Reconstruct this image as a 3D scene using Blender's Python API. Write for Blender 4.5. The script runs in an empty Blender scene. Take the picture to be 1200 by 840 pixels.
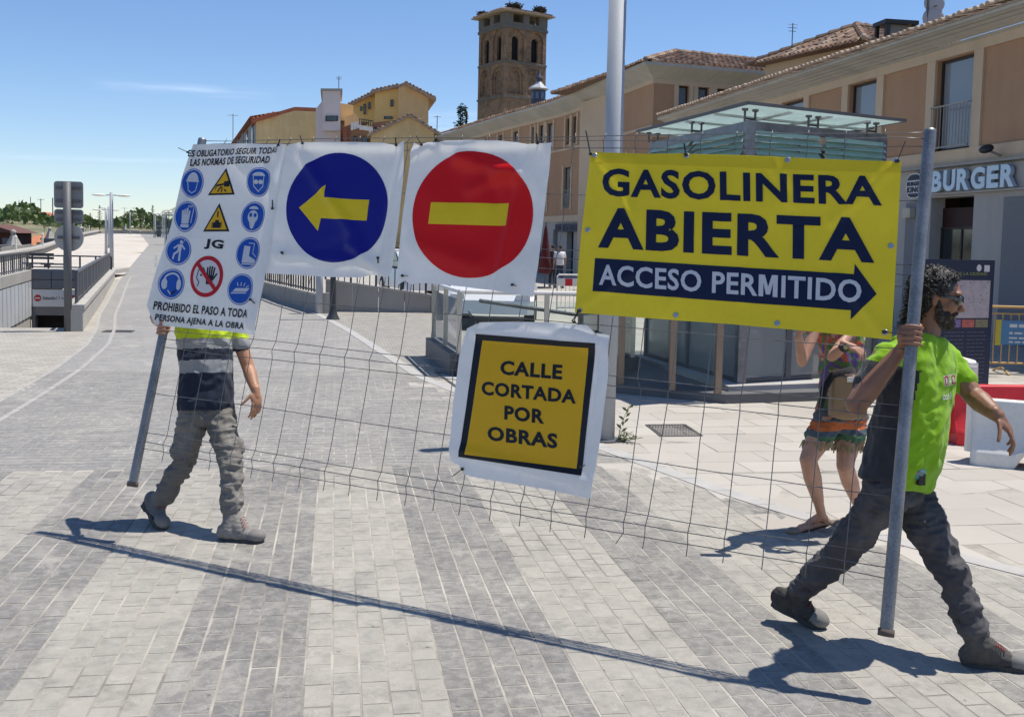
import bpy, bmesh, math, random
from mathutils import Vector, Matrix, noise
from mathutils.geometry import delaunay_2d_cdt, intersect_line_plane
from mathutils.bvhtree import BVHTree
random.seed(7)
S = bpy.context.scene
COL = S.collection
V = Vector
R = math.radians

# ------------------------------------------------------------------ camera
HC, F, CX, CY = 1.8, 1200.0, 600.0, 370.0
YAW, PITCH, ROLL = R(9.8), math.atan((370 - 283.6) / 1200), 0.022
fw = V((math.sin(YAW) * math.cos(PITCH), math.cos(YAW) * math.cos(PITCH), -math.sin(PITCH)))
r0 = V((math.cos(YAW), -math.sin(YAW), 0)); u0 = r0.cross(fw)
rt = r0 * math.cos(ROLL) + u0 * math.sin(ROLL)
up = u0 * math.cos(ROLL) - r0 * math.sin(ROLL)
CAM = V((0, 0, HC))
cd = bpy.data.cameras.new('camera'); cam = bpy.data.objects.new('camera', cd); COL.objects.link(cam)
cd.sensor_width = 36; cd.lens = 36.0; cd.shift_y = -50 / 1200.0
cd.clip_start = 0.05; cd.clip_end = 8000
cam.matrix_world = Matrix((
    (rt.x, up.x, -fw.x, CAM.x), (rt.y, up.y, -fw.y, CAM.y), (rt.z, up.z, -fw.z, CAM.z), (0, 0, 0, 1)))
S.camera = cam
S.render.resolution_x, S.render.resolution_y = 1024, 716

# surveying helpers: bearings measured in the photograph turned into world points
def ray(x, y): return fw + rt * ((x - CX) / F) - up * ((y - CY) / F)
def W(x, y, d): return CAM + ray(x, y) * d
def G(x, y, z=0.0):
    d = ray(x, y); return CAM + d * ((z - HC) / d.z)
def AX(x, y, X):
    d = ray(x, y); return CAM + d * (X / d.x)

# ------------------------------------------------------------------ light
SUN = V((0.385, 0.085, 1.0)).normalized()
world = bpy.data.worlds.new('World'); S.world = world; world.use_nodes = True
wn = world.node_tree.nodes; wl = world.node_tree.links
for n in list(wn): wn.remove(n)
wo = wn.new('ShaderNodeOutputWorld'); bg = wn.new('ShaderNodeBackground')
sky = wn.new('ShaderNodeTexSky'); sky.sky_type = 'NISHITA'; sky.sun_disc = False
sky.sun_elevation = math.asin(SUN.z); sky.sun_rotation = math.atan2(SUN.x, SUN.y)
sky.altitude = 1000; sky.air_density = 1.0; sky.dust_density = 0.25; sky.ozone_density = 2.0
SKY_STRENGTH = 0.084
bg.inputs['Strength'].default_value = SKY_STRENGTH
# thin streaks of cirrus, fixed to directions in the sky
tc = wn.new('ShaderNodeTexCoord')
def wmath(op, a, b=None):
    n = wn.new('ShaderNodeMath'); n.operation = op
    for i, q in enumerate((a, b)):
        if q is None: continue
        if isinstance(q, (int, float)): n.inputs[i].default_value = q
        else: wl.new(q, n.inputs[i])
    return n.outputs[0]
sepw = wn.new('ShaderNodeSeparateXYZ'); wl.new(tc.outputs['Generated'], sepw.inputs[0])
az = wmath('ARCTAN2', sepw.outputs[0], sepw.outputs[1]); el = wmath('ARCSINE', sepw.outputs[2])
nz = wn.new('ShaderNodeTexNoise'); nz.inputs['Scale'].default_value = 1; nz.inputs['Detail'].default_value = 6
cmb = wn.new('ShaderNodeCombineXYZ'); wl.new(wmath('MULTIPLY', az, 14), cmb.inputs[0]); wl.new(wmath('MULTIPLY', el, 160), cmb.inputs[1])
wl.new(cmb.outputs[0], nz.inputs['Vector'])
def streak(a0, e0, slope, halfaz, wid, amt):
    d = wmath('ABSOLUTE', wmath('SUBTRACT', el, wmath('ADD', wmath('MULTIPLY', wmath('SUBTRACT', az, a0), slope), e0)))
    g = wmath('MAXIMUM', wmath('SUBTRACT', 1, wmath('DIVIDE', d, wid)), 0)
    e = wmath('MAXIMUM', wmath('SUBTRACT', 1, wmath('POWER', wmath('DIVIDE', wmath('ABSOLUTE', wmath('SUBTRACT', az, a0)), halfaz), 2)), 0)
    return wmath('MULTIPLY', wmath('MULTIPLY', wmath('MULTIPLY', g, e), wmath('MULTIPLY', wmath('MAXIMUM', wmath('SUBTRACT', nz.outputs[0], 0.33), 0), 4.0)), amt)
def azel(x, y):
    d = ray(x, y).normalized(); return math.atan2(d.x, d.y), math.asin(d.z)
a1, e1 = azel(215, 105); a2, e2 = azel(120, 187)
cs = wmath('ADD', streak(a1, e1, 0.0, 0.085, 0.007, .17), streak(a2, e2, 0.02, 0.16, 0.003, 0.12))
a3, e3 = azel(560, 150); cs = wmath('ADD', cs, streak(a3, e3, 0.0, 0.10, 0.02, 0.22))
mixw = wn.new('ShaderNodeMixRGB'); wl.new(wmath('MINIMUM', cs, 0.7), mixw.inputs[0]); wl.new(sky.outputs[0], mixw.inputs[1])
mixw.inputs[2].default_value = (9.5, 10.2, 11.0, 1)
hsv = wn.new('ShaderNodeHueSaturation'); wl.new(mixw.outputs[0], hsv.inputs['Color'])
hsv.inputs['Saturation'].default_value = 1.10; hsv.inputs['Value'].default_value = 1.0
tnt = wn.new('ShaderNodeMixRGB'); tnt.blend_type = 'MULTIPLY'; tnt.inputs[0].default_value = 1; tnt.inputs[2].default_value = (1.34, 1.38, 1.52, 1)
wl.new(hsv.outputs[0], tnt.inputs[1]); wl.new(tnt.outputs[0], bg.inputs['Color'])
wl.new(bg.outputs[0], wo.inputs['Surface'])
sd = bpy.data.lights.new('sun', 'SUN'); sd.energy = 5.0; sd.angle = R(0.53); sd.color = (1, 0.94, 0.845)
sun = bpy.data.objects.new('sun', sd); COL.objects.link(sun); sun.rotation_euler = SUN.to_track_quat('Z', 'Y').to_euler()
sun.location = (20, 5, 50)
S.view_settings.view_transform = 'Standard'; S.view_settings.look = 'None'
S.view_settings.exposure = 0.17; S.view_settings.gamma = 1

# ------------------------------------------------------------------ objects
WM = {}
def tag(o, label=None, cat=None, group=None, kind=None):
    if label: o['label'] = label
    if cat: o['category'] = cat
    if group: o['group'] = group
    if kind: o['kind'] = kind
    return o
def thing(name, label, cat, loc=(0, 0, 0), rz=0.0, group=None):
    o = bpy.data.objects.new(name, None); COL.objects.link(o); o.empty_display_size = 0.1
    o.location = loc; o.rotation_euler = (0, 0, rz)
    WM[o.name] = Matrix.Translation(V(loc)) @ Matrix.Rotation(rz, 4, 'Z')
    return tag(o, label, cat, group)
def link(name, me, parent=None, mats=None):
    o = bpy.data.objects.new(name, me); COL.objects.link(o)
    if mats is not None:
        for m in (mats if isinstance(mats, (list, tuple)) else [mats]): me.materials.append(m)
    if parent is not None:
        o.parent = parent; WM[o.name] = WM[parent.name].copy()
    else: WM[o.name] = Matrix.Identity(4)
    return o
def copy_tree(o, parent=None):
    c = o.copy(); COL.objects.link(c)
    if parent is not None: c.parent = parent
    WM[c.name] = WM[o.name].copy()
    for ch in list(o.children): copy_tree(ch, c)
    return c
def place(o, loc, rz=0.0):
    o.location = loc; o.rotation_euler = (0, 0, rz)

class MB:
    def __init__(s): s.v = []; s.f = []; s.m = []
    def add(s, vs, fs, mi=0):
        b = len(s.v); s.v += [V(q) for q in vs]
        s.f += [tuple(b + i for i in f) for f in fs]; s.m += [mi] * len(fs); return s
    def box(s, c, d, rz=0.0, mi=0, M=None):
        c = V(c); h = V(d) * 0.5; pts = []
        rot = M if M is not None else Matrix.Rotation(rz, 3, 'Z')
        for z in (-1, 1):
            for x, y in ((-1, -1), (1, -1), (1, 1), (-1, 1)):
                pts.append(c + rot @ V((x * h.x, y * h.y, z * h.z)))
        return s.add(pts, [(3, 2, 1, 0), (4, 5, 6, 7), (0, 1, 5, 4), (1, 2, 6, 5), (2, 3, 7, 6), (3, 0, 4, 7)], mi)
    def beam(s, p0, p1, w, h, mi=0, upv=(0, 0, 1)):
        p0 = V(p0); p1 = V(p1); d = (p1 - p0); L = d.length; d.normalize(); u = V(upv)
        if abs(d.dot(u)) > .98: u = V((0, 1, 0))
        a = d.cross(u).normalized(); b = a.cross(d)
        return s.box((p0 + p1) / 2, (L, w, h), M=Matrix((d, a, b)).transposed(), mi=mi)
    def cyl(s, p0, p1, r0, r1=None, n=12, mi=0, caps=True):
        p0 = V(p0); p1 = V(p1); r1 = r0 if r1 is None else r1
        d = (p1 - p0).normalized(); u = V((0, 0, 1)) if abs(d.z) < .9 else V((1, 0, 0))
        a = d.cross(u).normalized(); b = d.cross(a)
        vs = []
        for p, r in ((p0, r0), (p1, r1)):
            for i in range(n):
                t = 2 * math.pi * i / n; vs.append(p + (a * math.cos(t) + b * math.sin(t)) * r)
        fs = [(i, (i + 1) % n, n + (i + 1) % n, n + i) for i in range(n)]
        if caps: fs += [tuple(range(n))[::-1], tuple(range(n, 2 * n))]
        return s.add(vs, fs, mi)
    def tube(s, pts, r, n=8, mi=0):
        pts = [V(p) for p in pts]; rings = []; a = None
        for i, p in enumerate(pts):
            d = (pts[min(i + 1, len(pts) - 1)] - pts[max(i - 1, 0)]).normalized()
            if a is None:
                u = V((0, 0, 1)) if abs(d.z) < .9 else V((1, 0, 0)); a = d.cross(u).normalized()
            a = (a - d * a.dot(d)).normalized(); b = d.cross(a)
            rr = r[i] if isinstance(r, (list, tuple)) else r
            rings.append([p + (a * math.cos(2 * math.pi * k / n) + b * math.sin(2 * math.pi * k / n)) * rr for k in range(n)])
        vs = [q for rg in rings for q in rg]; fs = []
        for i in range(len(pts) - 1):
            for k in range(n): fs.append((i * n + k, i * n + (k + 1) % n, (i + 1) * n + (k + 1) % n, (i + 1) * n + k))
        fs += [tuple(range(n))[::-1], tuple(range((len(pts) - 1) * n, len(pts) * n))]
        return s.add(vs, fs, mi)
    def revolve(s, c, prof, n=20, mi=0):
        c = V(c); vs = []; k = len(prof)
        for i in range(n):
            t = 2 * math.pi * i / n
            for r, z in prof: vs.append(c + V((r * math.cos(t), r * math.sin(t), z)))
        fs = []
        for i in range(n):
            j = (i + 1) % n
            for q in range(k - 1): fs.append((i * k + q, j * k + q, j * k + q + 1, i * k + q + 1))
        return s.add(vs, fs, mi)
    def prism(s, poly, ext, mi=0):
        """closed polygon (3-D points) extruded by a vector"""
        n = len(poly); p = [V(q) for q in poly]; e = V(ext)
        return s.add(p + [q + e for q in p], [tuple(range(n))[::-1], tuple(range(n, 2 * n))] +
                     [(i, (i + 1) % n, n + (i + 1) % n, n + i) for i in range(n)], mi)
    def capsule(s, p0, r0, p1, r1, n=12, mi=0):
        p0 = V(p0); p1 = V(p1); d = p1 - p0; L = max(d.length, 1e-5); d = d / L
        u = V((0, 0, 1)) if abs(d.z) < .9 else V((1, 0, 0)); a = d.cross(u).normalized(); b = d.cross(a)
        prof = [(math.sin(t) * r0, -math.cos(t) * r0) for t in (0.02, .4, .8, 1.2, 1.57)] + \
               [(math.cos(t) * r1, L + math.sin(t) * r1) for t in (0, .4, .8, 1.2, 1.55)]
        vs = [p0 + d * z + (a * math.cos(2 * math.pi * i / n) + b * math.sin(2 * math.pi * i / n)) * r for r, z in prof for i in range(n)]
        k = len(prof); fs = [(q * n + i, q * n + (i + 1) % n, (q + 1) * n + (i + 1) % n, (q + 1) * n + i) for q in range(k - 1) for i in range(n)]
        fs += [tuple(range(n))[::-1], tuple(range((k - 1) * n, k * n))]
        return s.add(vs, fs, mi)
    def ell(s, c, a, b, d, n=14, mi=0):
        """ellipsoid with half-axis vectors a, b, d"""
        c = V(c); a = V(a); b = V(b); d = V(d); m = 9
        vs = [c + d * math.cos(math.pi * (j + .02) / (m + .04 - 1) if 0 else math.pi * (0.01 + .98 * j / (m - 1))) +
              (a * math.cos(2 * math.pi * i / n) + b * math.sin(2 * math.pi * i / n)) * math.sin(math.pi * (0.01 + .98 * j / (m - 1)))
              for j in range(m) for i in range(n)]
        fs = [(j * n + i, (j + 1) * n + i, (j + 1) * n + (i + 1) % n, j * n + (i + 1) % n) for j in range(m - 1) for i in range(n)]
        fs += [tuple(range(n)), tuple(range((m - 1) * n, m * n))[::-1]]
        return s.add(vs, fs, mi)
    def sph(s, c, r, mi=0): return s.ell(c, (r, 0, 0), (0, r, 0), (0, 0, r), mi=mi)
    def loft(s, secs, n=20, mi=0):
        """secs: (centre, half-axis A, half-axis B)"""
        vs = []
        for c, A, B in secs:
            for i in range(n):
                t = 2 * math.pi * i / n; ct, st = math.cos(t), math.sin(t)
                q = 0.86
                vs.append(V(c) + V(A) * math.copysign(abs(ct) ** q, ct) + V(B) * math.copysign(abs(st) ** q, st))
        k = len(secs)
        fs = [(q * n + i, q * n + (i + 1) % n, (q + 1) * n + (i + 1) % n, (q + 1) * n + i) for q in range(k - 1) for i in range(n)]
        fs += [tuple(range(n))[::-1], tuple(range((k - 1) * n, k * n))]
        return s.add(vs, fs, mi)
    def mesh(s, name, parent=None, local=False, smooth=False):
        if parent is not None and not local:
            inv = WM[parent.name].inverted(); vs = [inv @ q for q in s.v]
        else: vs = s.v
        me = bpy.data.meshes.new(name); me.from_pydata([tuple(q) for q in vs], [], s.f)
        if any(s.m): me.polygons.foreach_set('material_index', s.m)
        if smooth: me.polygons.foreach_set('use_smooth', [True] * len(me.polygons))
        me.update(); return me
    def build(s, name, mats, parent=None, local=False, smooth=False):
        o = link(name, s.mesh(name, parent, local, smooth), parent)
        for m in (mats if isinstance(mats, (list, tuple)) else [mats]): o.data.materials.append(m)
        return o

# ------------------------------------------------------------------ materials
class NT:
    def __init__(s, name):
        s.mat = bpy.data.materials.new(name); s.mat.use_nodes = True
        s.t = s.mat.node_tree; s.n = s.t.nodes; s.l = s.t.links
        s.b = s.n['Principled BSDF']
    def put(s, sock, q):
        if isinstance(q, (int, float)): sock.default_value = q
        elif isinstance(q, (tuple, list)): sock.default_value = tuple(q) + ((1,) if len(q) == 3 and len(sock.default_value) == 4 else ())
        else: s.l.new(q, sock)
    def m(s, op, a, b=0, c=None):
        n = s.n.new('ShaderNodeMath'); n.operation = op; s.put(n.inputs[0], a); s.put(n.inputs[1], b)
        if c is not None: s.put(n.inputs[2], c)
        return n.outputs[0]
    def pos(s):
        g = s.n.new('ShaderNodeNewGeometry'); sp = s.n.new('ShaderNodeSeparateXYZ'); s.l.new(g.outputs['Position'], sp.inputs[0])
        return g.outputs['Position'], sp.outputs
    def obj(s):
        return s.n.new('ShaderNodeTexCoord').outputs['Object']
    def noise(s, vec, scale, detail=4, rough=.55, dist=0):
        n = s.n.new('ShaderNodeTexNoise'); s.put(n.inputs['Vector'], vec); n.inputs['Scale'].default_value = scale
        n.inputs['Detail'].default_value = detail; n.inputs['Roughness'].default_value = rough; n.inputs['Distortion'].default_value = dist
        return n.outputs[0]
    def white(s, vec):
        n = s.n.new('ShaderNodeTexWhiteNoise'); s.put(n.inputs['Vector'], vec); return n.outputs['Value']
    def comb(s, x, y, z=0):
        n = s.n.new('ShaderNodeCombineXYZ'); s.put(n.inputs[0], x); s.put(n.inputs[1], y); s.put(n.inputs[2], z); return n.outputs[0]
    def mix(s, f, a, b, mode='MIX'):
        n = s.n.new('ShaderNodeMixRGB'); n.blend_type = mode; s.put(n.inputs[0], f); s.put(n.inputs[1], a); s.put(n.inputs[2], b); return n.outputs[0]
    def ramp(s, f, lo, hi, a=0.0, b=1.0):
        n = s.n.new('ShaderNodeMapRange'); s.put(n.inputs[0], f); n.inputs[1].default_value = lo; n.inputs[2].default_value = hi
        n.inputs[3].default_value = a; n.inputs[4].default_value = b; return n.outputs[0]
    def bump(s, h, strength=.3, dist=.01):
        n = s.n.new('ShaderNodeBump'); n.inputs['Strength'].default_value = strength; n.inputs['Distance'].default_value = dist
        s.put(n.inputs['Height'], h); s.l.new(n.outputs[0], s.b.inputs['Normal'])
    def out(s, col=None, rough=None, **k):
        if col is not None: s.put(s.b.inputs['Base Color'], col)
        if rough is not None: s.put(s.b.inputs['Roughness'], rough)
        for a, q in k.items(): s.put(s.b.inputs[a.replace('_', ' ')], q)
        return s.mat
def sc(c, k): return tuple(min(1, x * k) for x in c)
def mat(name, col, rough=.7, metal=0, amt=.18, scale=3.0, bump=.0, bscale=60, bdist=.004, spec=.4, fine=.08, transl=0):
    t = NT(name); o = t.obj()
    a = t.noise(o, scale, 5); f = t.noise(o, scale * 14, 3)
    k = t.m('ADD', t.m('MULTIPLY', t.m('SUBTRACT', a, .5), amt * 2.4), t.m('MULTIPLY', t.m('SUBTRACT', f, .5), fine * 2.4))
    k = t.m('ADD', k, 1.0)
    c = t.mix(1.0, col, t.comb(k, k, k), 'MULTIPLY')
    t.out(c, t.ramp(a, .2, .8, max(.03, rough - .08), min(1, rough + .08)), Metallic=metal)
    t.b.inputs['Specular IOR Level'].default_value = spec
    if bump: t.bump(t.noise(o, bscale, 4), bump, bdist)
    if transl:
        td = t.n.new('ShaderNodeBsdfTranslucent'); t.put(td.inputs['Color'], c); mx = t.n.new('ShaderNodeMixShader')
        mx.inputs[0].default_value = transl; t.l.new(t.b.outputs[0], mx.inputs[1]); t.l.new(td.outputs[0], mx.inputs[2])
        t.l.new(mx.outputs[0], t.n['Material Output'].inputs['Surface'])
    return t.mat
def glassmat(name, tint, trans=.75, rough=.03):
    t = NT(name); mx = t.n.new('ShaderNodeMixShader'); tr = t.n.new('ShaderNodeBsdfTransparent'); tr.inputs[0].default_value = tint + (1,)
    t.out((tint[0] * .3, tint[1] * .3, tint[2] * .3), rough); t.b.inputs['Specular IOR Level'].default_value = .9
    fr = t.n.new('ShaderNodeFresnel'); fr.inputs[0].default_value = 1.5
    f = t.m('MAXIMUM', t.m('SUBTRACT', trans, fr.outputs[0]), 0.05)
    t.l.new(f, mx.inputs[0]); t.l.new(t.b.outputs[0], mx.inputs[1]); t.l.new(tr.outputs[0], mx.inputs[2])
    t.l.new(mx.outputs[0], t.n['Material Output'].inputs['Surface'])
    return t.mat
def leafmat(name, c1, c2):
    t = NT(name); g = t.n.new('ShaderNodeNewGeometry')
    c = t.mix(g.outputs['Random Per Island'], c1, c2)
    t.out(c, .6); td = t.n.new('ShaderNodeBsdfTranslucent'); t.put(td.inputs['Color'], c); mx = t.n.new('ShaderNodeMixShader')
    mx.inputs[0].default_value = .25; t.l.new(t.b.outputs[0], mx.inputs[1]); t.l.new(td.outputs[0], mx.inputs[2])
    t.l.new(mx.outputs[0], t.n['Material Output'].inputs['Surface'])
    return t.mat

PW, PL = 0.112, 0.198           # paver module across and along the street
YT = 8.05                       # where the courses turn crosswise
def paving(name, joints):
    """granite-grey concrete pavers; tone varies paver by paver and in bands of five courses"""
    t = NT(name); P, (X, Y, Z) = t.pos()
    def tone(cx, cy, ix, iy):
        return t.white(t.comb(ix, iy, 1.7))
    col1 = t.m('FLOOR', t.m('DIVIDE', X, PW)); off = t.m('MULTIPLY', t.m('FLOORED_MODULO', col1, 2), PL * .5)
    row1 = t.m('FLOOR', t.m('DIVIDE', t.m('ADD', Y, off), PL))
    col2 = t.m('FLOOR', t.m('DIVIDE', Y, PW)); off2 = t.m('MULTIPLY', t.m('FLOORED_MODULO', col2, 2), PL * .5)
    row2 = t.m('FLOOR', t.m('DIVIDE', t.m('ADD', X, off2), PL))
    w1 = t.white(t.comb(col1, row1, 1.7)); w2 = t.white(t.comb(row2, col2, 4.2))
    far = t.m('GREATER_THAN', Y, YT)
    w = t.m('ADD', t.m('MULTIPLY', w1, t.m('SUBTRACT', 1, far)), t.m('MULTIPLY', w2, far))
    band = t.m('FLOORED_MODULO', t.m('FLOOR', t.m('DIVIDE', t.m('ADD', col1, 1), 5)), 2)
    band = t.m('MULTIPLY', band, t.m('SUBTRACT', 1, far))
    band0 = t.m('SUBTRACT', 1, t.m('FLOORED_MODULO', t.m('FLOOR', t.m('DIVIDE', t.m('ADD', col1, 1), 5)), 2))
    light = t.mix(w, (.310, .290, .248), (.343, .322, .277)); dark = t.mix(w, (.145, .139, .130), (.20, .192, .179))
    mid = t.mix(w, (.215, .207, .195), (.25, .241, .226)); mid = t.mix(t.m('MULTIPLY', band0, .10), mid, (.36, .34, .30)); hz_ = t.noise(t.comb(t.m('MULTIPLY', X, .35), t.m('MULTIPLY', Y, 3.2), 0), 1.0, 5, .6); mid = t.mix(t.ramp(hz_, .45, .72, 0, .5), mid, (.20, .195, .19)); mid = t.mix(t.ramp(hz_, .25, .42, .45, 0), mid, (.37, .355, .33))
    c = t.mix(band, light, dark); c = t.mix(far, c, mid)
    big = t.noise(P, .55, 6, .65); c = t.mix(t.ramp(big, .48, .66, 0, .4), c, (.37, .35, .305)); b3 = t.noise(P, .9, 7, .7, .4); c = t.mix(t.ramp(b3, .52, .66, 0, .35), c, (.185, .175, .16))
    st = t.noise(P, 6, 8, .72); c = t.mix(t.ramp(st, .47, .66, 0, .55), c, (.15, .142, .13)); s2 = t.noise(P, 2.3, 7, .7, .6); c = t.mix(t.ramp(s2, .54, .64, 0, .45), c, (.43, .41, .36)); s4 = t.noise(P, 17, 6, .75); c = t.mix(t.ramp(s4, .42, .62, 0, .38), c, sc((.30, .285, .25), 1.35)); s5 = t.noise(P, 3.3, 3, .5, 2.5); c = t.mix(t.ramp(t.m('ABSOLUTE', t.m('SUBTRACT', s5, .5)), .0, .012, .28, 0), c, (.50, .48, .43))
    sp_ = t.noise(P, 24, 3, .5); c = t.mix(t.ramp(sp_, .71, .76, 0, .75), c, (.09, .085, .08))
    gr = t.noise(P, 170, 3, .7); k = t.ramp(gr, .2, .8, .86, 1.13); c = t.mix(1, c, t.comb(k, k, k), 'MULTIPLY')
    # tyre-polished long streaks
    sp = t.noise(t.comb(t.m('MULTIPLY', X, 2.2), t.m('MULTIPLY', Y, .16), 0), 1.3, 3); c = t.mix(t.ramp(sp, .5, .75, 0, .22), c, (.19, .19, .2))
    if joints:
        def jn(a, b, L, H):
            fa = t.m('FRACT', t.m('DIVIDE', a, H)); fb = t.m('FRACT', t.m('DIVIDE', b, L))
            da = t.m('MULTIPLY', t.m('SUBTRACT', .5, t.m('ABSOLUTE', t.m('SUBTRACT', fa, .5))), H)
            db = t.m('MULTIPLY', t.m('SUBTRACT', .5, t.m('ABSOLUTE', t.m('SUBTRACT', fb, .5))), L)
            return t.m('LESS_THAN', t.m('MINIMUM', da, db), .005)
        j2 = jn(Y, t.m('ADD', X, off2), PL, PW)
        c = t.mix(t.m('MULTIPLY', j2, .6), c, (.37, .355, .33))
        t.bump(t.m('MULTIPLY', j2, -1), .25, .004)
    else: t.bump(t.m('ADD', gr, t.m('MULTIPLY', st, .7)), .35, .003)
    return t.out(c, t.ramp(w, 0, 1, .62, .85))
M = {}
M['paver'] = paving('paver_concrete', False)
M['road'] = paving('road_far_paving', True)
t = NT('joint_sand'); P, xyz = t.pos(); M['bed'] = t.out(t.mix(t.ramp(t.noise(P, 1.1, 7, .7), .38, .62), (.20, .185, .16), (.46, .43, .37)), .95)
def slabs(name, c1, c2, sx, sy, joint):
    t = NT(name); P, (X, Y, Z) = t.pos()
    ry = t.m('FLOOR', t.m('DIVIDE', Y, sy)); off = t.m('MULTIPLY', t.m('FLOORED_MODULO', ry, 2), sx * .5)
    rx = t.m('FLOOR', t.m('DIVIDE', t.m('ADD', X, off), sx)); w = t.white(t.comb(rx, ry, 3.1))
    c = t.mix(w, c1, c2)
    big = t.noise(P, .7, 6, .65); c = t.mix(t.ramp(big, .4, .75, 0, .35), c, sc(c1, .72))
    st = t.noise(P, 5, 6, .7); c = t.mix(t.ramp(st, .6, .75, 0, .4), c, sc(c1, .6))
    gr = t.noise(P, 150, 3, .7); k = t.ramp(gr, .2, .8, .9, 1.1); c = t.mix(1, c, t.comb(k, k, k), 'MULTIPLY')
    if joint:
        fa = t.m('FRACT', t.m('DIVIDE', Y, sy)); fb = t.m('FRACT', t.m('DIVIDE', t.m('ADD', X, off), sx))
        da = t.m('MULTIPLY', t.m('SUBTRACT', .5, t.m('ABSOLUTE', t.m('SUBTRACT', fa, .5))), sy)
        db = t.m('MULTIPLY', t.m('SUBTRACT', .5, t.m('ABSOLUTE', t.m('SUBTRACT', fb, .5))), sx)
        j = t.m('LESS_THAN', t.m('MINIMUM', da, db), joint); c = t.mix(t.m('MULTIPLY', j, .55), c, sc(c1, .5))
    t.bump(gr, .25, .003)
    return t.out(c, .8)
M['slab'] = slabs('plaza_stone', (.385, .355, .31), (.46, .43, .38), .6, .4, 0)
M['plaza'] = slabs('plaza_far_stone', (.36, .335, .295), (.42, .395, .35), .6, .4, .006)
M['apron'] = slabs('grey_granular_setts', (.27, .255, .225), (.36, .34, .30), .11, .11, .009)
M['setts'] = slabs('pale_small_setts', (.33, .305, .26), (.43, .40, .345), .22, .11, .008)
M['prom'] = slabs('promenade_concrete', (.50, .455, .39), (.57, .52, .45), 2.4, 2.4, .02)
M['kerbstone'] = mat('kerb_granite', (.40, .39, .37), .8, bump=.3)
M['darkstone'] = mat('dark_granite', (.12, .12, .125), .6, bump=.2)
M['whitepaint'] = mat('pale_gutter_stone', (.36, .345, .32), .8, amt=.35, scale=8)
M['iron'] = mat('cast_iron', (.10, .095, .09), .6, .4, bump=.4)
t = NT('dry_ground'); P, xyz = t.pos()
M['ground'] = t.out(t.mix(t.ramp(t.noise(P, .03, 8, .7), .4, .6), (.25, .21, .13), (.10, .12, .05)), .95)
M['steel'] = mat('galvanised_steel', (.20, .207, .222), .42, .5, amt=.55, scale=7, bump=.35, bscale=30, fine=.4)
M['steel_dull'] = mat('dull_grey_post', (.12, .125, .135), .6, .2)
M['railgrey'] = mat('grey_railing_paint', (.13, .135, .145), .5, .2)
M['wire'] = mat('fence_wire', (.15, .15, .155), .45, .6)
M['rust'] = mat('rusty_steel', (.12, .095, .08), .85, .2, amt=.4, scale=20)
M['lampgrey'] = mat('lamp_post_aluminium', (.40, .42, .45), .6, .0, amt=.07, spec=.2)
M['darkmetal'] = mat('dark_railing_metal', (.055, .06, .065), .5, .3)
M['stainless'] = mat('stainless_steel', (.50, .49, .46), .3, .9, amt=.1)
M['bronze'] = mat('weathered_bronze_post', (.26, .20, .15), .45, .5)
M['concrete'] = mat('pale_concrete', (.38, .36, .33), .85, amt=.15, scale=1.2, bump=.3)
M['panelmetal'] = mat('pale_metal_cladding', (.60, .62, .63), .45, .1, amt=.08, scale=1)
M['greypanel'] = mat('grey_cladding', (.17, .175, .19), .6, amt=.12, scale=1)
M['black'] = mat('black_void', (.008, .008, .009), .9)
M['ink'] = mat('black_print', (.018, .018, .022), .45, amt=.05)
M['plasticwhite'] = mat('white_plastic', (.70, .68, .64), .55, amt=.16, scale=3, fine=.10)
M['plasticred'] = mat('red_plastic', (.55, .022, .03), .5, amt=.25, scale=3, fine=.12)
M['brown'] = mat('brown_render', (.345, .215, .14), .92, amt=.12, scale=.8, bump=.5, bscale=90, fine=.12)
M['cream'] = mat('cream_render', (.54, .43, .325), .9, amt=.12, scale=.9, bump=.25, bscale=70)
M['shopstone'] = mat('grey_shop_stone', (.36, .34, .32), .8, amt=.16, scale=2, bump=.3)
M['soffit'] = mat('painted_soffit_boards', (.42, .395, .345), .85, amt=.3, scale=.7)
M['tile'] = mat('clay_roof_tile', (.31, .205, .15), .9, amt=.7, scale=5, fine=.45, bump=.3)
def streaky(name, col, amt=.16, bscale=70, bump=.4):
    """render or stone washed by rain: cloudy tone plus faint vertical streaks"""
    t = NT(name); P, (X, Y, Z) = t.pos(); h = t.m('ADD', t.m('MULTIPLY', X, 1.0), t.m('MULTIPLY', Y, 1.0))
    a = t.noise(P, .55, 6, .65); b = t.noise(t.comb(t.m('MULTIPLY', h, 2.6), t.m('MULTIPLY', Z, .22), 0), 1.0, 6, .65); f = t.noise(P, 34, 4, .6)
    k = t.m('ADD', 1.0, t.m('ADD', t.m('MULTIPLY', t.m('SUBTRACT', a, .5), amt * 2.2), t.m('ADD', t.m('MULTIPLY', t.m('SUBTRACT', b, .5), amt * 2.0), t.m('MULTIPLY', t.m('SUBTRACT', f, .5), .16))))
    c = t.mix(1, col, t.comb(k, k, k), 'MULTIPLY'); c = t.mix(t.ramp(b, .58, .72, 0, .28), c, sc(col, .55)); t.bump(t.noise(P, bscale, 4), bump, .006); return t.out(c, .92)
M['brown'] = streaky('brown_render', (.41, .245, .145)); M['cream'] = streaky('cream_render', (.56, .43, .30)); M['shopstone'] = streaky('grey_shop_stone', (.40, .375, .345), .2, 25); M['soffit'] = streaky('soffit_boards', (.45, .425, .37), .3)
M['ochre'] = streaky('ochre_render', (.70, .50, .245), .26, 12); M['ochre2'] = streaky('bright_ochre_render', (.78, .56, .22), .14, 12); M['greywall'] = streaky('grey_wall_stone', (.32, .305, .28), .2, 20); M['concrete'] = streaky('pale_concrete', (.40, .38, .345), .2, 25)
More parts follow.
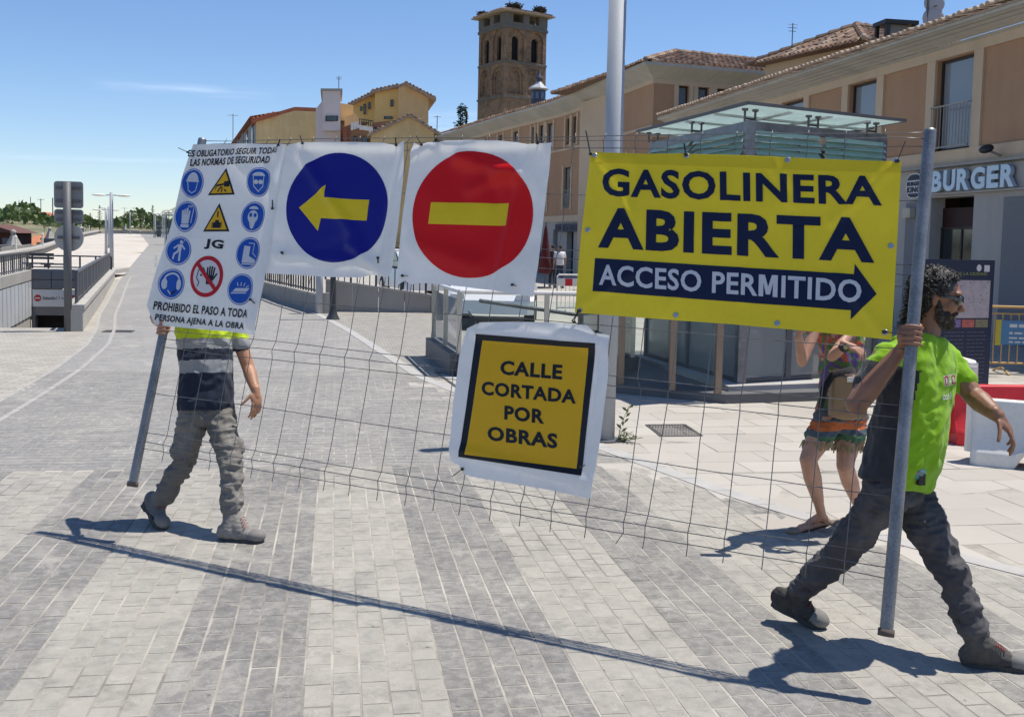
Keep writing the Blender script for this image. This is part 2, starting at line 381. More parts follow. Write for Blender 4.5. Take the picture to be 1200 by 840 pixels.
def tilemat(name, cols):
    t = NT(name); g = t.n.new('ShaderNodeNewGeometry'); r_ = g.outputs['Random Per Island']; P, xyz = t.pos()
    cr = t.n.new('ShaderNodeValToRGB'); t.l.new(r_, cr.inputs[0]); cr.color_ramp.interpolation = 'CONSTANT'
    for i, cc in enumerate(cols):
        e = cr.color_ramp.elements[i] if i < 2 else cr.color_ramp.elements.new(i / len(cols)); e.position = i / len(cols); e.color = cc + (1,)
    n_ = t.noise(P, 3.5, 6, .7); c = t.mix(t.ramp(n_, .45, .65, 0, .6), cr.outputs[0], (.10, .085, .07)); k = t.ramp(t.noise(P, 28, 3), .2, .8, .75, 1.25); c = t.mix(1, c, t.comb(k, k, k), 'MULTIPLY')
    t.bump(t.noise(P, 40, 4), .5, .01); return t.out(c, .92)
M['tile'] = tilemat('clay_roof_tile', [(.30, .18, .12), (.40, .27, .19), (.24, .15, .11), (.46, .35, .26), (.33, .20, .13), (.20, .14, .11)])
M['tilered'] = mat('red_roof_tile', (.42, .14, .075), .9, amt=.3, scale=2, fine=.2)
M['frame'] = mat('dark_brown_window_frame', (.035, .024, .02), .5)
M['pane'] = glassmat('window_glass', (.75, .82, .9), .6)
M['curtain'] = mat('pale_curtain', (.42, .48, .54), .9, amt=.1, scale=9)
M['glass'] = glassmat('green_tinted_glass', (.94, .985, .97), 1.0)
M['frosted'] = mat('frosted_canopy_glass', (.66, .755, .74), .25, amt=.12, scale=1.5, transl=.6, spec=.8)
M['louvre'] = mat('glass_louvre', (.50, .69, .63), .3, amt=.15, scale=1, transl=.35, spec=.7)
M['pinkwall'] = mat('pale_pink_render', (.62, .55, .54), .9, amt=.08, scale=.4)
M['brick'] = mat('brown_brick_wall', (.27, .15, .09), .9, amt=.2, scale=1.5, fine=.25)
def stonewall():
    t = NT('church_masonry'); o = t.obj(); b = t.n.new('ShaderNodeTexBrick'); t.put(b.inputs['Vector'], t.comb(0, 0))
    P, (X, Y, Z) = t.pos(); q = t.comb(t.m('ADD', X, t.m('MULTIPLY', Y, .8)), Z); t.put(b.inputs['Vector'], q)
    b.inputs['Scale'].default_value = 1; b.inputs['Brick Width'].default_value = .55; b.inputs['Row Height'].default_value = .22; b.inputs['Mortar Size'].default_value = .02
    b.inputs['Color1'].default_value = (.40, .235, .14, 1); b.inputs['Color2'].default_value = (.46, .29, .18, 1); b.inputs['Mortar'].default_value = (.41, .28, .18, 1)
    c = t.mix(t.ramp(t.noise(P, .35, 7, .7), .42, .62, 0, .6), b.outputs[0], (.20, .14, .10)); c = t.mix(t.ramp(t.noise(P, 1.1, 8, .75), .48, .60, 0, .6), c, (.13, .095, .07)); t.bump(t.noise(P, 1.6, 9, .75), 1.0, .6)
    return t.out(c, .95)
M['church'] = stonewall()
M['churchgrey'] = mat('grey_church_stone', (.16, .145, .13), .95, amt=.3, scale=.8, fine=.2)
M['slate'] = mat('slate_blue_cladding', (.055, .065, .10), .6, amt=.2)
M['lead'] = mat('pale_lead_roof', (.38, .40, .42), .5, amt=.2, scale=3)
M['twig'] = mat('twigs', (.05, .038, .028), .95, amt=.4, scale=10)
M['bark'] = mat('bark', (.09, .065, .045), .95, amt=.3, scale=8)
M['leaf1'] = leafmat('leaves_mid_green', (.035, .075, .016), (.09, .14, .035))
M['leaf2'] = leafmat('leaves_dark_conifer', (.012, .030, .014), (.03, .058, .022))
M['leaf3'] = leafmat('leaves_olive', (.07, .09, .03), (.14, .16, .06))
M['carpaint'] = mat('white_car_paint', (.66, .67, .68), .25, amt=.03, spec=.7)
M['rubber'] = mat('rubber', (.02, .02, .02), .8)
M['carglass'] = mat('dark_car_glass', (.02, .025, .03), .08, spec=.9, amt=.02)
M['lampred'] = mat('red_lamp_lens', (.4, .01, .01), .2)
# ------------------------------------------------------------------ terrain
def lerp_tab(tab, y):
    if y <= tab[0][0]: return tab[0][1]
    for (a, p), (b, q) in zip(tab, tab[1:]):
        if y <= b: return p + (q - p) * (y - a) / (b - a)
    return tab[-1][1]
def sstep(a, b, x):
    t = max(0, min(1, (x - a) / (b - a))); return t * t * (3 - 2 * t)
COP = [W(0, 303, 47), W(52, 292.6, 60), W(97, 277, 110), W(123, 271.6, 150)]
COP = [COP[0] - (COP[1] - COP[0]) * 1.0] + COP
COPT = [(p.y, p.x) for p in COP]
def T(x, y):
    r = 1.75 * max(0, min(1, (y - 28) / 122)) * (1 - sstep(0, 9, x))
    if y > 32:
        c = lerp_tab(COPT, y) if y < 150 else COPT[-1][1] - (y - 150) * .30
        k = sstep(0.6, 3.0, c - x) * sstep(32, 36, y)
        low = -3.0 + 8.6 * sstep(120, 330, y)
        r = r * (1 - k) + low * k
    if y > 150: r = max(r, 1.75 * (1 - sstep(0, 9, x)) + 2.0 * sstep(165, 330, y) * (1 - sstep(20, 60, x)))
    return r
def inside(poly, x, y):
    c = False; n = len(poly)
    for i in range(n):
        x1, y1 = poly[i][:2]; x2, y2 = poly[(i + 1) % n][:2]
        if (y1 > y) != (y2 > y) and x < (x2 - x1) * (y - y1) / (y2 - y1) + x1: c = not c
    return c
def dens(poly, step):
    out = []
    for i in range(len(poly)):
        a = V(poly[i][:2]); b = V(poly[(i + 1) % len(poly)][:2]); k = max(1, int((b - a).length / step))
        out += [a.lerp(b, q / k) for q in range(k)]
    return out
def sheet(name, poly, dz, m, hole=None, xs=None, ys=None, step=2.5, thick=0.0):
    out = dens(poly, step); verts = list(out); edges = [(i, (i + 1) % len(out)) for i in range(len(out))]
    hol = dens(hole, 1.5) if hole else []
    b = len(verts); verts += hol; edges += [(b + i, b + (i + 1) % len(hol)) for i in range(len(hol))]
    x0 = min(p[0] for p in poly); x1 = max(p[0] for p in poly); y0 = min(p[1] for p in poly); y1 = max(p[1] for p in poly)
    if xs is None:
        xs = [x0 + step * (i + .5) for i in range(int((x1 - x0) / step))]; ys = [y0 + step * (i + .5) for i in range(int((y1 - y0) / step))]
    for x in xs:
        for y in ys:
            if x0 < x < x1 and y0 < y < y1 and inside(poly, x, y) and not (hole and inside(hole, x, y)): verts.append(V((x, y)))
    v2, e2, f2 = delaunay_2d_cdt(verts, edges, [], 0, 1e-5)[:3]
    mb = MB(); mb.v = [V((p.x, p.y, T(p.x, p.y) + dz)) for p in v2]
    for f in f2:
        c = sum((v2[i] for i in f), V((0, 0))) / len(f)
        if inside(poly, c.x, c.y) and not (hole and inside(hole, c.x, c.y)): mb.f.append(tuple(f))
    mb.m = [0] * len(mb.f)
    o = mb.build(name, m, smooth=True); tag(o, kind='structure'); return o

# car-park ramp, sunk in the ground on the left
L1 = W(37, 318, 36); L0 = W(0, 325, 29.7); dL = (L0 - L1); LW = L1 + dL * ((L1.y - 19.8) / -dL.y)
PN = V((-4.76, 19.5, 0)); PF = V((-8.05, 38.5, 0))
HOLE = [(LW.x, LW.y), (PN.x, 19.8), (PF.x, 38.35), (L1.x, 38.35)]
xs = sorted(set([-2500, -1500, -900, -500, -350, -250, -180] + list(range(-140, 30, 6)) + list(range(30, 200, 25)) + [300, 600, 1200, 2500]))
ys = sorted(set([-400, -100, -30, 0, 8, 16] + list(range(20, 180, 6)) + list(range(180, 400, 18)) + [500, 700, 1000, 1600, 3000]))
gr = sheet('ground', [(-2600, -500), (2600, -500), (2600, 5000), (-2600, 5000)], -.05, M['ground'], HOLE, xs, ys, step=400)

XB = [(-2, 7.5), (2, 6.2), (3.5, 4.9), (5.15, 3.73), (6.31, 3.07), (7, 2.8), (9, 2.2), (13.3, 1.09), (20.1, .24), (24.6, -.45), (30.5, -2.0), (40, -3.6), (90, -9.5), (150, -19)]
XL = [(-2, -3.1), (2, -3.2), (11.5, -3.5), (14, -3.62), (17.2, -3.93), (20, -4.4), (23.5, -5.1), (37, -7.4), (90, -15.5), (150, -27)]
xb = lambda y: lerp_tab(XB, y); xl = lambda y: lerp_tab(XL, y)
sheet('paving_bed', [(-40, -6), (13.0, -6), (13.0, 14.6), (-40, 14.6)], .0106, M['bed'], step=6)
def strip(ya, yb, fl, fr, step=2.0):
    ys_ = [ya + (yb - ya) * i / max(1, int((yb - ya) / step)) for i in range(int((yb - ya) / step) + 1)]
    return [(fl(y), y) for y in ys_] + [(fr(y), y) for y in reversed(ys_)]
sheet('road', strip(13.9, 150, xl, xb), .011, M['road'], step=3)
sheet('pavement', strip(-2, 38.5, lambda y: -40 if y < 19.8 else (PN.x + (PF.x - PN.x) * (y - 19.5) / 19.0 + .22), lambda y: xl(y) + .01), .012, M['setts'], step=3)
promL = lambda y: lerp_tab(COPT, y)
sheet('promenade', strip(38.4, 150, promL, lambda y: xl(y) + .01, 3), .016, M['prom'], step=4)
sheet('plaza', [(xb(12.9), 12.9)] + [(13.05, 12.9), (13.05, 42), (30, 44), (22, 120), (-6, 120)] + [(xb(y), y) for y in (90, 60, 40, 30.5, 24.6, 20.1, 16)], .010, M['plaza'], step=3)
sheet('sett_apron', strip(13.0, 24.9, lambda y: xb(y) + .05, lambda y: 3.2), .0145, M['apron'], step=2.5)
# far road kerb and gutter lines on the left, dark border course on the right
def ribbon(name, fx, ya, yb, w, z, m, step=.8):
    mb = MB(); n = int((yb - ya) / step)
    for i in range(n):
        y0 = ya + (yb - ya) * i / n; y1 = ya + (yb - ya) * (i + 1) / n; y1_ = y1 - .006
        q = [(fx(y0) - w / 2, y0), (fx(y0) + w / 2, y0), (fx(y1) + w / 2, y1_), (fx(y1) - w / 2, y1_)]
        mb.prism([(a, b, T(a, b) - .01) for a, b in q], (0, 0, .01 + z))
    o = mb.build(name, m); tag(o, kind='structure'); return o
ribbon('gutter_line', lambda y: xl(y) + .02, 2, 40, .06, .017, M['whitepaint'])
ribbon('gutter_line', lambda y: xl(y) + .34, 2, 40, .06, .017, M['whitepaint'])
ribbon('border_course', lambda y: xb(y) + .02, 2.2, 30, .16, .017, M['darkstone'].copy() if 0 else M['kerbstone'], .4)

# individually laid pavers
def paver_verts(cx, cy, lx, ly, z0, h, g=.0062, bv=.0022, rot=0):
    a = lx / 2 - g / 2; b = ly / 2 - g / 2; c, s = math.cos(rot), math.sin(rot); out = []
    for (ex, ez) in ((0, z0), (bv, z0 + h)):
        for sx, sy in ((-1, -1), (1, -1), (1, 1), (-1, 1)):
            x = sx * (a - ex); y = sy * (b - ex); out.append((cx + x * c - y * s, cy + x * s + y * c, ez))
    return out
PF_ = [(4, 5, 6, 7), (0, 1, 5, 4), (1, 2, 6, 5), (2, 3, 7, 6), (3, 0, 4, 7)]
def inframe(x, y, mx=60):
    d = V((x, y, 0)) - CAM; z = d.dot(fw)
    if z < .5: return 0
    px = CX + F * d.dot(rt) / z; py = CY - F * d.dot(up) / z
    return (F / z) if (-mx < px < 1200 + mx and py < 840 + mx) else 0
def lay(owner_name, cells, lx_, ly_, m, pname):
    """cells: (score, cx, cy, lx, ly)"""
    root = thing(owner_name, None, None); root['kind'] = 'structure'; del_keys = None
    cells.sort(key=lambda c: -c[0]); shared = {}
    rng = random.Random(5)
    for i, (scr, cx, cy, lx, ly) in enumerate(cells[:300]):
        key = (round(lx, 3), round(ly, 3))
        if key not in shared:
            me = bpy.data.meshes.new(pname); me.from_pydata(paver_verts(0, 0, lx, ly, -.006, .018), [], PF_); me.materials.append(m); shared[key] = me
        o = bpy.data.objects.new(pname, shared[key]); COL.objects.link(o); o.parent = root
        o.location = (cx + rng.gauss(0, .0012), cy + rng.gauss(0, .0012), rng.uniform(-.0005, .0007)); o.rotation_euler = (rng.gauss(0, .003), rng.gauss(0, .0025), rng.gauss(0, .006))
        WM[o.name] = Matrix.Identity(4)
    mb = MB()
    for (scr, cx, cy, lx, ly) in cells[300:]:
        vs = paver_verts(cx, cy, lx, ly, -.006, .018, rot=rng.gauss(0, .006)); dz = rng.uniform(-.0005, .0007)
        tx, ty = rng.gauss(0, .004), rng.gauss(0, .003)
        if pname == 'slab': vs = [(max(x, xb(y) + .085), y, z) for x, y, z in vs]
        else: vs = [(max(min(x, xb(y) - .085), xl(y) + .0), y, z) for x, y, z in vs]
        if max(v[0] for v in vs) - min(v[0] for v in vs) < .015: continue
        mb.add([(x, y, z + dz + (x - cx) * tx + (y - cy) * ty) for x, y, z in vs], PF_)
    o = mb.build(pname + 's', m, root); o['kind'] = 'stuff'
    return root
cells = []
for c in range(-60, 60):
    cx = (c + .5) * PW; off = (c % 2) * PL * .5
    for r in range(8, 44):
        cy = (r + .5) * PL - off
        if cy > YT or cy < 2.4 or not (xl(cy) + .02 < cx < xb(cy) + .05): continue
        s_ = inframe(cx, cy)
        if s_: cells.append((s_ * (1 if xl(cy) + .5 < cx < xb(cy) - .17 else .01), cx, cy, PW, PL))
for c in range(int(YT / PW) + 1, 128):
    cy = (c + .5) * PW; off = (c % 2) * PL * .5
    if cy > 14.0: break
    for r in range(-40, 40):
        cx = (r + .5) * PL - off
        if not (xl(cy) + .0 < cx < xb(cy) + .1): continue
        s_ = inframe(cx, cy)
        if s_: cells.append((s_ * .01, cx, cy, PL, PW))
lay('road_paving', cells, PW, PL, M['paver'], 'paver')
cells = []
for r in range(4, 34):
    cy = (r + .5) * .4; off = (r % 2) * .3
    for c in range(0, 24):
        cx = (c + .5) * .6 - off
        if cx < xb(cy) - .25 or cx > 12.6 or cy > 13.0: continue
        s_ = inframe(cx, cy, 200)
        if s_: cells.append((s_ * (1 if cx > xb(cy) + .55 else .01), cx, cy, .6, .4))
lay('plaza_paving', cells, .6, .4, M['slab'], 'slab')

# manhole grates
def grate(pts, label):
    g = thing('drain_grate', label, 'drain grate', (sum(p[0] for p in pts) / 4, sum(p[1] for p in pts) / 4, 0))
    f = MB(); P4 = [V((p[0], p[1], .012)) for p in pts]
    for i in range(4): f.beam(P4[i], P4[(i + 1) % 4], .025, .012)
    f.build('rim', M['iron'], g)
    b = MB()
    for k in range(1, 14):
        t_ = k / 14; b.beam(P4[0].lerp(P4[1], t_), P4[3].lerp(P4[2], t_), .012, .008)
    for k in range(1, 6):
        t_ = k / 6; b.beam(P4[0].lerp(P4[3], t_) + V((0, 0, -.001)), P4[1].lerp(P4[2], t_) + V((0, 0, -.001)), .012, .008)
    b.build('bars', M['iron'], g)
    MB().add([p + V((0, 0, -.004)) for p in P4], [(0, 1, 2, 3)]).build('pit', M['black'], g)
grate([(3.02, 9.12), (3.42, 9.12), (3.46, 9.72), (3.06, 9.72)], 'square cast iron drain grate in the pale paving by the glass stairwell')
q = G(139, 389); grate([(q.x - .25, q.y - .18), (q.x + .25, q.y - .18), (q.x + .25, q.y + .18), (q.x - .25, q.y + .18)], 'small iron drain cover in the road beside the car park ramp')

# ------------------------------------------------------------------ walls with openings
def hwall(mb, O, u, n, Wd, Hh, holes, th=.25, mi=0, mr=None):
    """front skin of a wall, u along, +Z up, n outwards; holes (u0,u1,z0,z1) with reveals th deep"""
    O = V(O); u = V(u).normalized(); n = V(n).normalized(); Z = V((0, 0, 1)); mr = mi if mr is None else mr
    us = sorted(set([0, Wd] + [q for h in holes for q in h[:2]])); zs = sorted(set([0, Hh] + [q for h in holes for q in h[2:]]))
    P = lambda a, b, d=0: O + u * a + Z * b - n * d
    for a0, a1 in zip(us, us[1:]):
        for b0, b1 in zip(zs, zs[1:]):
            am = (a0 + a1) / 2; bm = (b0 + b1) / 2
            if any(h[0] < am < h[1] and h[2] < bm < h[3] for h in holes): continue
            mb.add([P(a0, b0), P(a1, b0), P(a1, b1), P(a0, b1)], [(0, 1, 2, 3)], mi)
    for a0, a1, b0, b1 in holes:
        for q in (((a0, b0), (a0, b1)), ((a1, b1), (a1, b0)), ((a0, b1), (a1, b1)), ((a1, b0), (a0, b0))):
            mb.add([P(*q[0]), P(*q[1]), P(*q[1], th), P(*q[0], th)], [(0, 1, 2, 3)], mr)
def window(parent, O, u, n, a0, a1, b0, b1, d=.16, curtain=True, muntin=1, fm=None, cm=None):
    """frame, pane and curtain set into an opening"""
    O = V(O); u = V(u).normalized(); n = V(n).normalized(); Z = V((0, 0, 1)); fm = fm or M['frame']
    P = lambda a, b, q=0: O + u * a + Z * b - n * (d + q)
    f = MB(); w = .06
    f.beam(P(a0 + w / 2, b0), P(a0 + w / 2, b1), w, .06, upv=n); f.beam(P(a1 - w / 2, b0), P(a1 - w / 2, b1), w, .06, upv=n)
    f.beam(P(a0 + w, b0 + w / 2), P(a1 - w, b0 + w / 2), .06, w); f.beam(P(a0 + w, b1 - w / 2), P(a1 - w, b1 - w / 2), .06, w)
    for k in range(1, muntin + 1):
        am = a0 + (a1 - a0) * k / (muntin + 1); f.beam(P(am, b0 + w), P(am, b1 - w), .05, .05, upv=n)
    fo = f.build('window', fm, parent)
    MB().add([P(a0 + w, b0 + w, .01), P(a1 - w, b0 + w, .01), P(a1 - w, b1 - w, .01), P(a0 + w, b1 - w, .01)], [(0, 1, 2, 3)]).build('pane', M['pane'], fo)
    mb = MB(); k = 14; z0, z1 = b0 + .02, b1 - .02
    if curtain:
        pts = [(a0 + (a1 - a0) * i / k, .09 + .02 * (i % 2)) for i in range(k + 1)]
        mb.add([P(a, z, q) for a, q in pts for z in (z0, z1)], [(2 * i, 2 * i + 2, 2 * i + 3, 2 * i + 1) for i in range(k)])
        mb.build('curtain', cm or M['curtain'], fo)
    else:
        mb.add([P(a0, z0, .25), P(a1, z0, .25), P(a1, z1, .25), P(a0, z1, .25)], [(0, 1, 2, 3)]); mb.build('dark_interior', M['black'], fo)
    return fo
def barrel_tiles(mb, p0, pu, pv, wu=.22, lv=.42, over=.02, half=False, nseg=4, r=None):
    """rows of round clay tiles over a parallelogram roof plane p0 + a*pu (along eave) + b*pv (up slope)"""
    p0 = V(p0); pu = V(pu); pv = V(pv); Lu = pu.length; Lv = pv.length; u = pu / Lu; v_ = pv / Lv; n = u.cross(v_).normalized()
    if n.z < 0: n = -n
    nu = max(1, int(Lu / wu)); nv = max(1, int(Lv / lv)); r = r or wu * .36
    for i in range(nu):
        for j in range(nv):
            a = p0 + u * ((i + .5) * Lu / nu) + v_ * (j * Lv / nv); b = a + v_ * (Lv / nv * 1.05)
            ra = r * random.uniform(1.0, 1.12); rb = r * .82; vs = []
            jit = u * random.uniform(-.012, .012)
            for q, rr, lift in ((a, ra, .035 + random.uniform(-.008, .012)), (b, rb, .01)):
                for k in range(nseg + 1):
                    t_ = math.pi * k / nseg; vs.append(q + jit + u * math.cos(t_) * rr + n * (math.sin(t_) * rr + lift))
            m_ = nseg + 1; mb.add(vs, [(k, k + 1, m_ + k + 1, m_ + k) for k in range(nseg)] + [tuple(range(m_))])

# ------------------------------------------------------------------ burger restaurant building on the right
XF = 12.3; nF = V((-1, 0, 0)); uF = V((0, 1, 0))
Y0, Y1 = 6.0, 36.6
b = thing('restaurant_building', 'two storey brown and cream building with clay tiled eaves and a burger restaurant below', 'building', (XF, Y0, 0))
O = V((XF, Y0, 0))
wins = []; yc = 20.48 - 3.66 * 3
while yc < Y1 - 1.0:
    wins.append((yc - .64, yc + .64)); yc += 3.66
hol = []
for i, (a, c) in enumerate(wins):
    tall = (abs((a + c) / 2 - 20.48) < .5) or i % 3 == 0
    hol.append((a - Y0, c - Y0, 3.99 if tall else 4.75, 5.98))
mbw = MB()
# upper storey: recessed brown panels between cream pilasters
MB().add([(XF + .03, Y0, 3.95), (XF + .03, Y1, 3.95), (XF + .03, Y1, 3.96), (XF + .03, Y0, 3.96)], [(0, 1, 2, 3)])
def shift(h, dz): return [(a, c, z0 - dz, z1 - dz) for a, c, z0, z1 in h]
hwall(mbw, (XF + .035, Y0, 3.9), uF, nF, Y1 - Y0, 2.12, shift(hol, 3.9), .2)
mbw.build('brown_wall', M['brown'], b)
cr = MB()
for a, c, z0, z1 in hol:
    for q in (a - .17, c + .17): cr.box((XF - .005 + .03, Y0 + q, 5.0), (.08, .30, 2.04))
    if z0 > 4.2: cr.box((XF + .025, Y0 + (a + c) / 2, (3.98 + z0) / 2), (.08, c - a + .04, z0 - 3.98))
cr.box((XF + .02, (Y0 + Y1) / 2, 6.10), (.09, Y1 - Y0, .20)); cr.box((XF + .02, (Y0 + Y1) / 2, 3.83), (.09, Y1 - Y0, .32))
cr.build('cream_trim', M['cream'], b)
lg = MB(); lg.box((XF - .05, (Y0 + Y1) / 2, 3.645), (.22, Y1 - Y0, .05)); lg.build('ledge', M['greywall'], b)
for a, c, z0, z1 in hol:
    window(b, O + V((.03, 0, 0)), uF, nF, a, c, z0, z1, d=.14, muntin=0)
    if z0 < 4.2:
        rl = MB(); y0_, y1_ = Y0 + a - .02, Y0 + c + .02; xr = XF - .09
        for z in (4.06, 4.95): rl.beam((xr, y0_, z), (xr, y1_, z), .03, .03)
        rl.beam((xr, y0_, 4.95), (XF + .02, y0_, 4.95), .025, .025); rl.beam((xr, y1_, 4.95), (XF + .02, y1_, 4.95), .025, .025)
        for k in range(12):
            y = y0_ + (y1_ - y0_) * (k + .5) / 12; rl.beam((xr, y, 4.07), (xr, y, 4.94), .014, .014, upv=(1, 0, 0))
        rl.build('window_railing', M['greywall'], b)
# sloping boarded soffit, eave and roof
sf = MB(); nb = 5
for k in range(nb):
    t0, t1 = k / nb, (k + 1) / nb - .02
    p = lambda t_: (XF - .02 - .60 * t_, 6.2 + .26 * t_)
    (xa, za), (xc, zc) = p(t0), p(t1)
    sf.add([(xa, Y0 - .6, za), (xc, Y0 - .6, zc), (xc, Y1 + .5, zc), (xa, Y1 + .5, za)], [(0, 1, 2, 3)])
sf.box((XF - .63, (Y0 + Y1) / 2, 6.47), (.03, Y1 - Y0 + 1.1, .07)); sf.build('soffit', M['soffit'], b)
pu = V((0, Y1 - Y0 + 1.1, 0)); pv = V((6.6, 0, 1.75)); E0 = V((XF - .68, Y0 - .6, 6.50))
rf = MB(); rf.prism([E0, E0 + pv, E0 + pv + V((0, 0, .10)), E0 + V((0, 0, .04))], pu)
roof = rf.build('roof', M['tile'], b)
nt = int(pu.y / .22); tm = None
for i in range(nt):
    if tm is None:
        t_ = MB(); barrel_tiles(t_, (0, 0, 0), V((0, .22, 0)), V((.41, 0, .108)), nseg=6); tm = t_.mesh('roof_tile', None); tm.materials.append(M['tile'])
    o = bpy.data.objects.new('roof_tile', tm); COL.objects.link(o); o.parent = roof
    o.location = E0 + V((-.03 + random.uniform(-.03, .03), i * .22 + .0, .05)) - V(b.location); o.rotation_euler = (0, random.uniform(-.03, .03), random.uniform(-.06, .06)); WM[o.name] = WM[b.name]
rt_ = MB(); s0 = E0 + V((.39, 0, .10 + .06)); barrel_tiles(rt_, s0, V((0, pu.y, 0)), pv * .93, lv=.45)
o = rt_.build('roof_tiles', M['tile'], roof); o['kind'] = 'stuff'
bd = MB(); bd.box((XF + 4.0, (Y0 + Y1) / 2, 3.2), (5.2, Y1 - Y0 - .02, 6.3)); bd.build('rear_block', M['cream'], b)
# ground floor: grey stone piers, dark shop openings
gf = MB(); gh = []
y = Y0 + .9
doors = [(19.59, 21.06), (22.3, 25.2), (26.2, 29.1), (30.0, 32.9), (33.6, 36.2), (14.2, 17.2), (9.7, 12.9)]
gh = [(a - Y0, c - Y0, 0.0, 2.98) for a, c in doors]
hwall(gf, (XF, Y0, 0), uF, nF, Y1 - Y0, 3.62, gh, .35); gf.build('stone_ground_floor', M['shopstone'], b)
for a, c in doors:
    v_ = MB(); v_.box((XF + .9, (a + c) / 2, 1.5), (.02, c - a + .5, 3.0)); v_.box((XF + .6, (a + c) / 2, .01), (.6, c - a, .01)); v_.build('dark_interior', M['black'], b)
    f = MB(); f.box((XF + .33, (a + c) / 2, 2.55), (.05, c - a, .42)); f.build('transom_panel', mat('dark_red_transom', (.03, .006, .006), .6) if a == doors[0][0] else M['frame'], b)
    g_ = MB(); g_.box((XF + .3, (a + c) / 2, 1.17), (.02, c - a, 2.33)); g_.build('shop_glass', M['carglass'], b)
    f = MB()
    for yy in (a + .04, (a + c) / 2, c - .04): f.box((XF + .3, yy, 1.17), (.06, .05, 2.3))
    f.box((XF + .3, (a + c) / 2, 2.31), (.06, c - a, .05))
    f.build('door_frame', M['frame'], b)
for a, c in ((17.4, 18.62), (21.3, 21.95)):
    MB().box((XF - .02, (a + c) / 2, 1.45), (.04, c - a, 2.9)).build('dark_pier_panel', M['greypanel'], b)
lt = MB()
for a in (19.9, 20.45): lt.box((XF + .6, a, 2.28), (.3, .16, .02))
me_ = NT('ceiling_lamp_glow'); me_.b.inputs['Emission Color'].default_value = (1, .97, .9, 1); me_.b.inputs['Emission Strength'].default_value = 1.5
lt.build('ceiling_lamp', me_.mat, b)
# fascia lettering
def text_raw(txt, bold, res):
    cu = bpy.data.curves.new('t', 'FONT'); cu.body = txt; cu.offset = bold; cu.resolution_u = res; cu.space_character = 1.0 + bold * 2.6
    o = bpy.data.objects.new('t', cu); COL.objects.link(o)
    dg = bpy.context.evaluated_depsgraph_get(); me = bpy.data.meshes.new_from_object(o.evaluated_get(dg))
    bpy.data.objects.remove(o); vs = [v.co.copy() for v in me.vertices]; fs = [tuple(p.vertices) for p in me.polygons]; bpy.data.meshes.remove(me)
    return vs, fs
def text_mesh(txt, bold=.0, res=4):
    vs, fs = text_raw(txt, bold, res)
    if bold > .004:
        H_ = max(v.y for v in vs)
        for i, c_ in enumerate(txt):       # the heavy M needs its own outline
            if c_ != 'M': continue
            a = max((v.x for v in text_raw(txt[:i], bold, 2)[0]), default=-1) if txt[:i].strip() else -1; b_ = max(v.x for v in text_raw(txt[:i + 1], bold, 2)[0])
            dead = [f for f in fs if a < sum(vs[k].x for k in f) / len(f) < b_]; xs_ = [vs[k].x for f in dead for k in f]; x0, x1 = min(xs_), max(xs_)
            fs = [f for f in fs if f not in set(dead)]; w = .145 + bold * 2.0; w = w / (x1 - x0) * .9; n0 = len(vs)
            yb = min(v.y for v in text_raw('H', bold, 2)[0]); yt = max(v.y for v in text_raw('H', bold, 2)[0])
            pts = [(0, 0), (0, 1), (w * 1.25, 1), (.5, .45), (1 - w * 1.25, 1), (1, 1), (1, 0), (1 - w, 0), (1 - w, .64), (.5 + w * .45, .10), (.5 - w * .45, .10), (w, .64), (w, 0)]
            vs += [V((x0 + (x1 - x0) * x, yb + (yt - yb) * y, 0)) for x, y in pts]
            k = lambda *q: tuple(n0 + j for j in q[::-1])
            fs += [k(0, 1, 11, 12), k(1, 2, 11), k(2, 3, 10, 11), k(3, 9, 10), k(3, 4, 8, 9), k(4, 5, 8), k(5, 6, 7, 8)]
        used = sorted({i for f in fs for i in f}); mp_ = {j: i for i, j in enumerate(used)}; vs = [vs[j] for j in used]; fs = [tuple(mp_[i] for i in f) for f in fs]
    x0 = min(v.x for v in vs); x1 = max(v.x for v in vs); y0 = min(v.y for v in vs); y1 = max(v.y for v in vs)
    return [((v.x - x0) / (x1 - x0), (v.y - y0) / (y1 - y0)) for v in vs], fs, (x1 - x0) / (y1 - y0)
def solid_text(name, txt, O, u, v_, width, height, n, depth, m, parent, bold=.02):
    vs, fs, asp = text_mesh(txt, bold)
    width = width or height * asp
    O = V(O); u = V(u).normalized(); v_ = V(v_).normalized(); n = V(n).normalized()
    a = [O + u * x * width + v_ * y * height for x, y in vs]; mb = MB(); k = len(a)
    ec = {}
    for f in fs:
        for i in range(len(f)): e = (f[i], f[(i + 1) % len(f)]); ec[e] = ec.get(e, 0) + 1
    side = [(e[0], e[1], k + e[1], k + e[0]) for e in ec if (e[1], e[0]) not in ec]
    mb.add([p + n * depth for p in a] + a, list(fs) + [(s[0], s[1], s[2], s[3]) for s in side])
    return mb.build(name, m, parent)
sg = thing('restaurant_sign', 'large pale blue raised capital letters spelling BURGER over the restaurant door', 'shop sign', (XF - .05, 20.3, 3.1))
tl_ = MB(); tl_.box((XF - .06, 14.6, 3.05), (.10, 12.8, .04)); tl_.box((XF - .03, 14.6, 3.33), (.03, 12.8, .52)); tl_.build('backing_rail', M['shopstone'], sg)
letm = mat('pale_blue_steel_letters', (.50, .60, .70), .35, .3, amt=.05)
yy = 20.84
wd = {'B': .44, 'U': .46, 'R': .46, 'G': .50, 'E': .40, 'K': .46, 'I': .16, 'N': .48, ' ': .3}
for ch in 'BURGER KING':
    if ch != ' ': solid_text('letter', ch, (XF - .10, yy, 3.09), (0, -1, 0), (0, 0, 1), wd[ch] * .87, .45, (-1, 0, 0), .09, letm, sg, .045)
    yy -= (wd[ch] + .07) * .87
em = thing('emblem_sign', 'round bun shaped emblem sign with lettering beside the large blue letters', 'shop sign', (XF - .05, 21.1, 3.25))
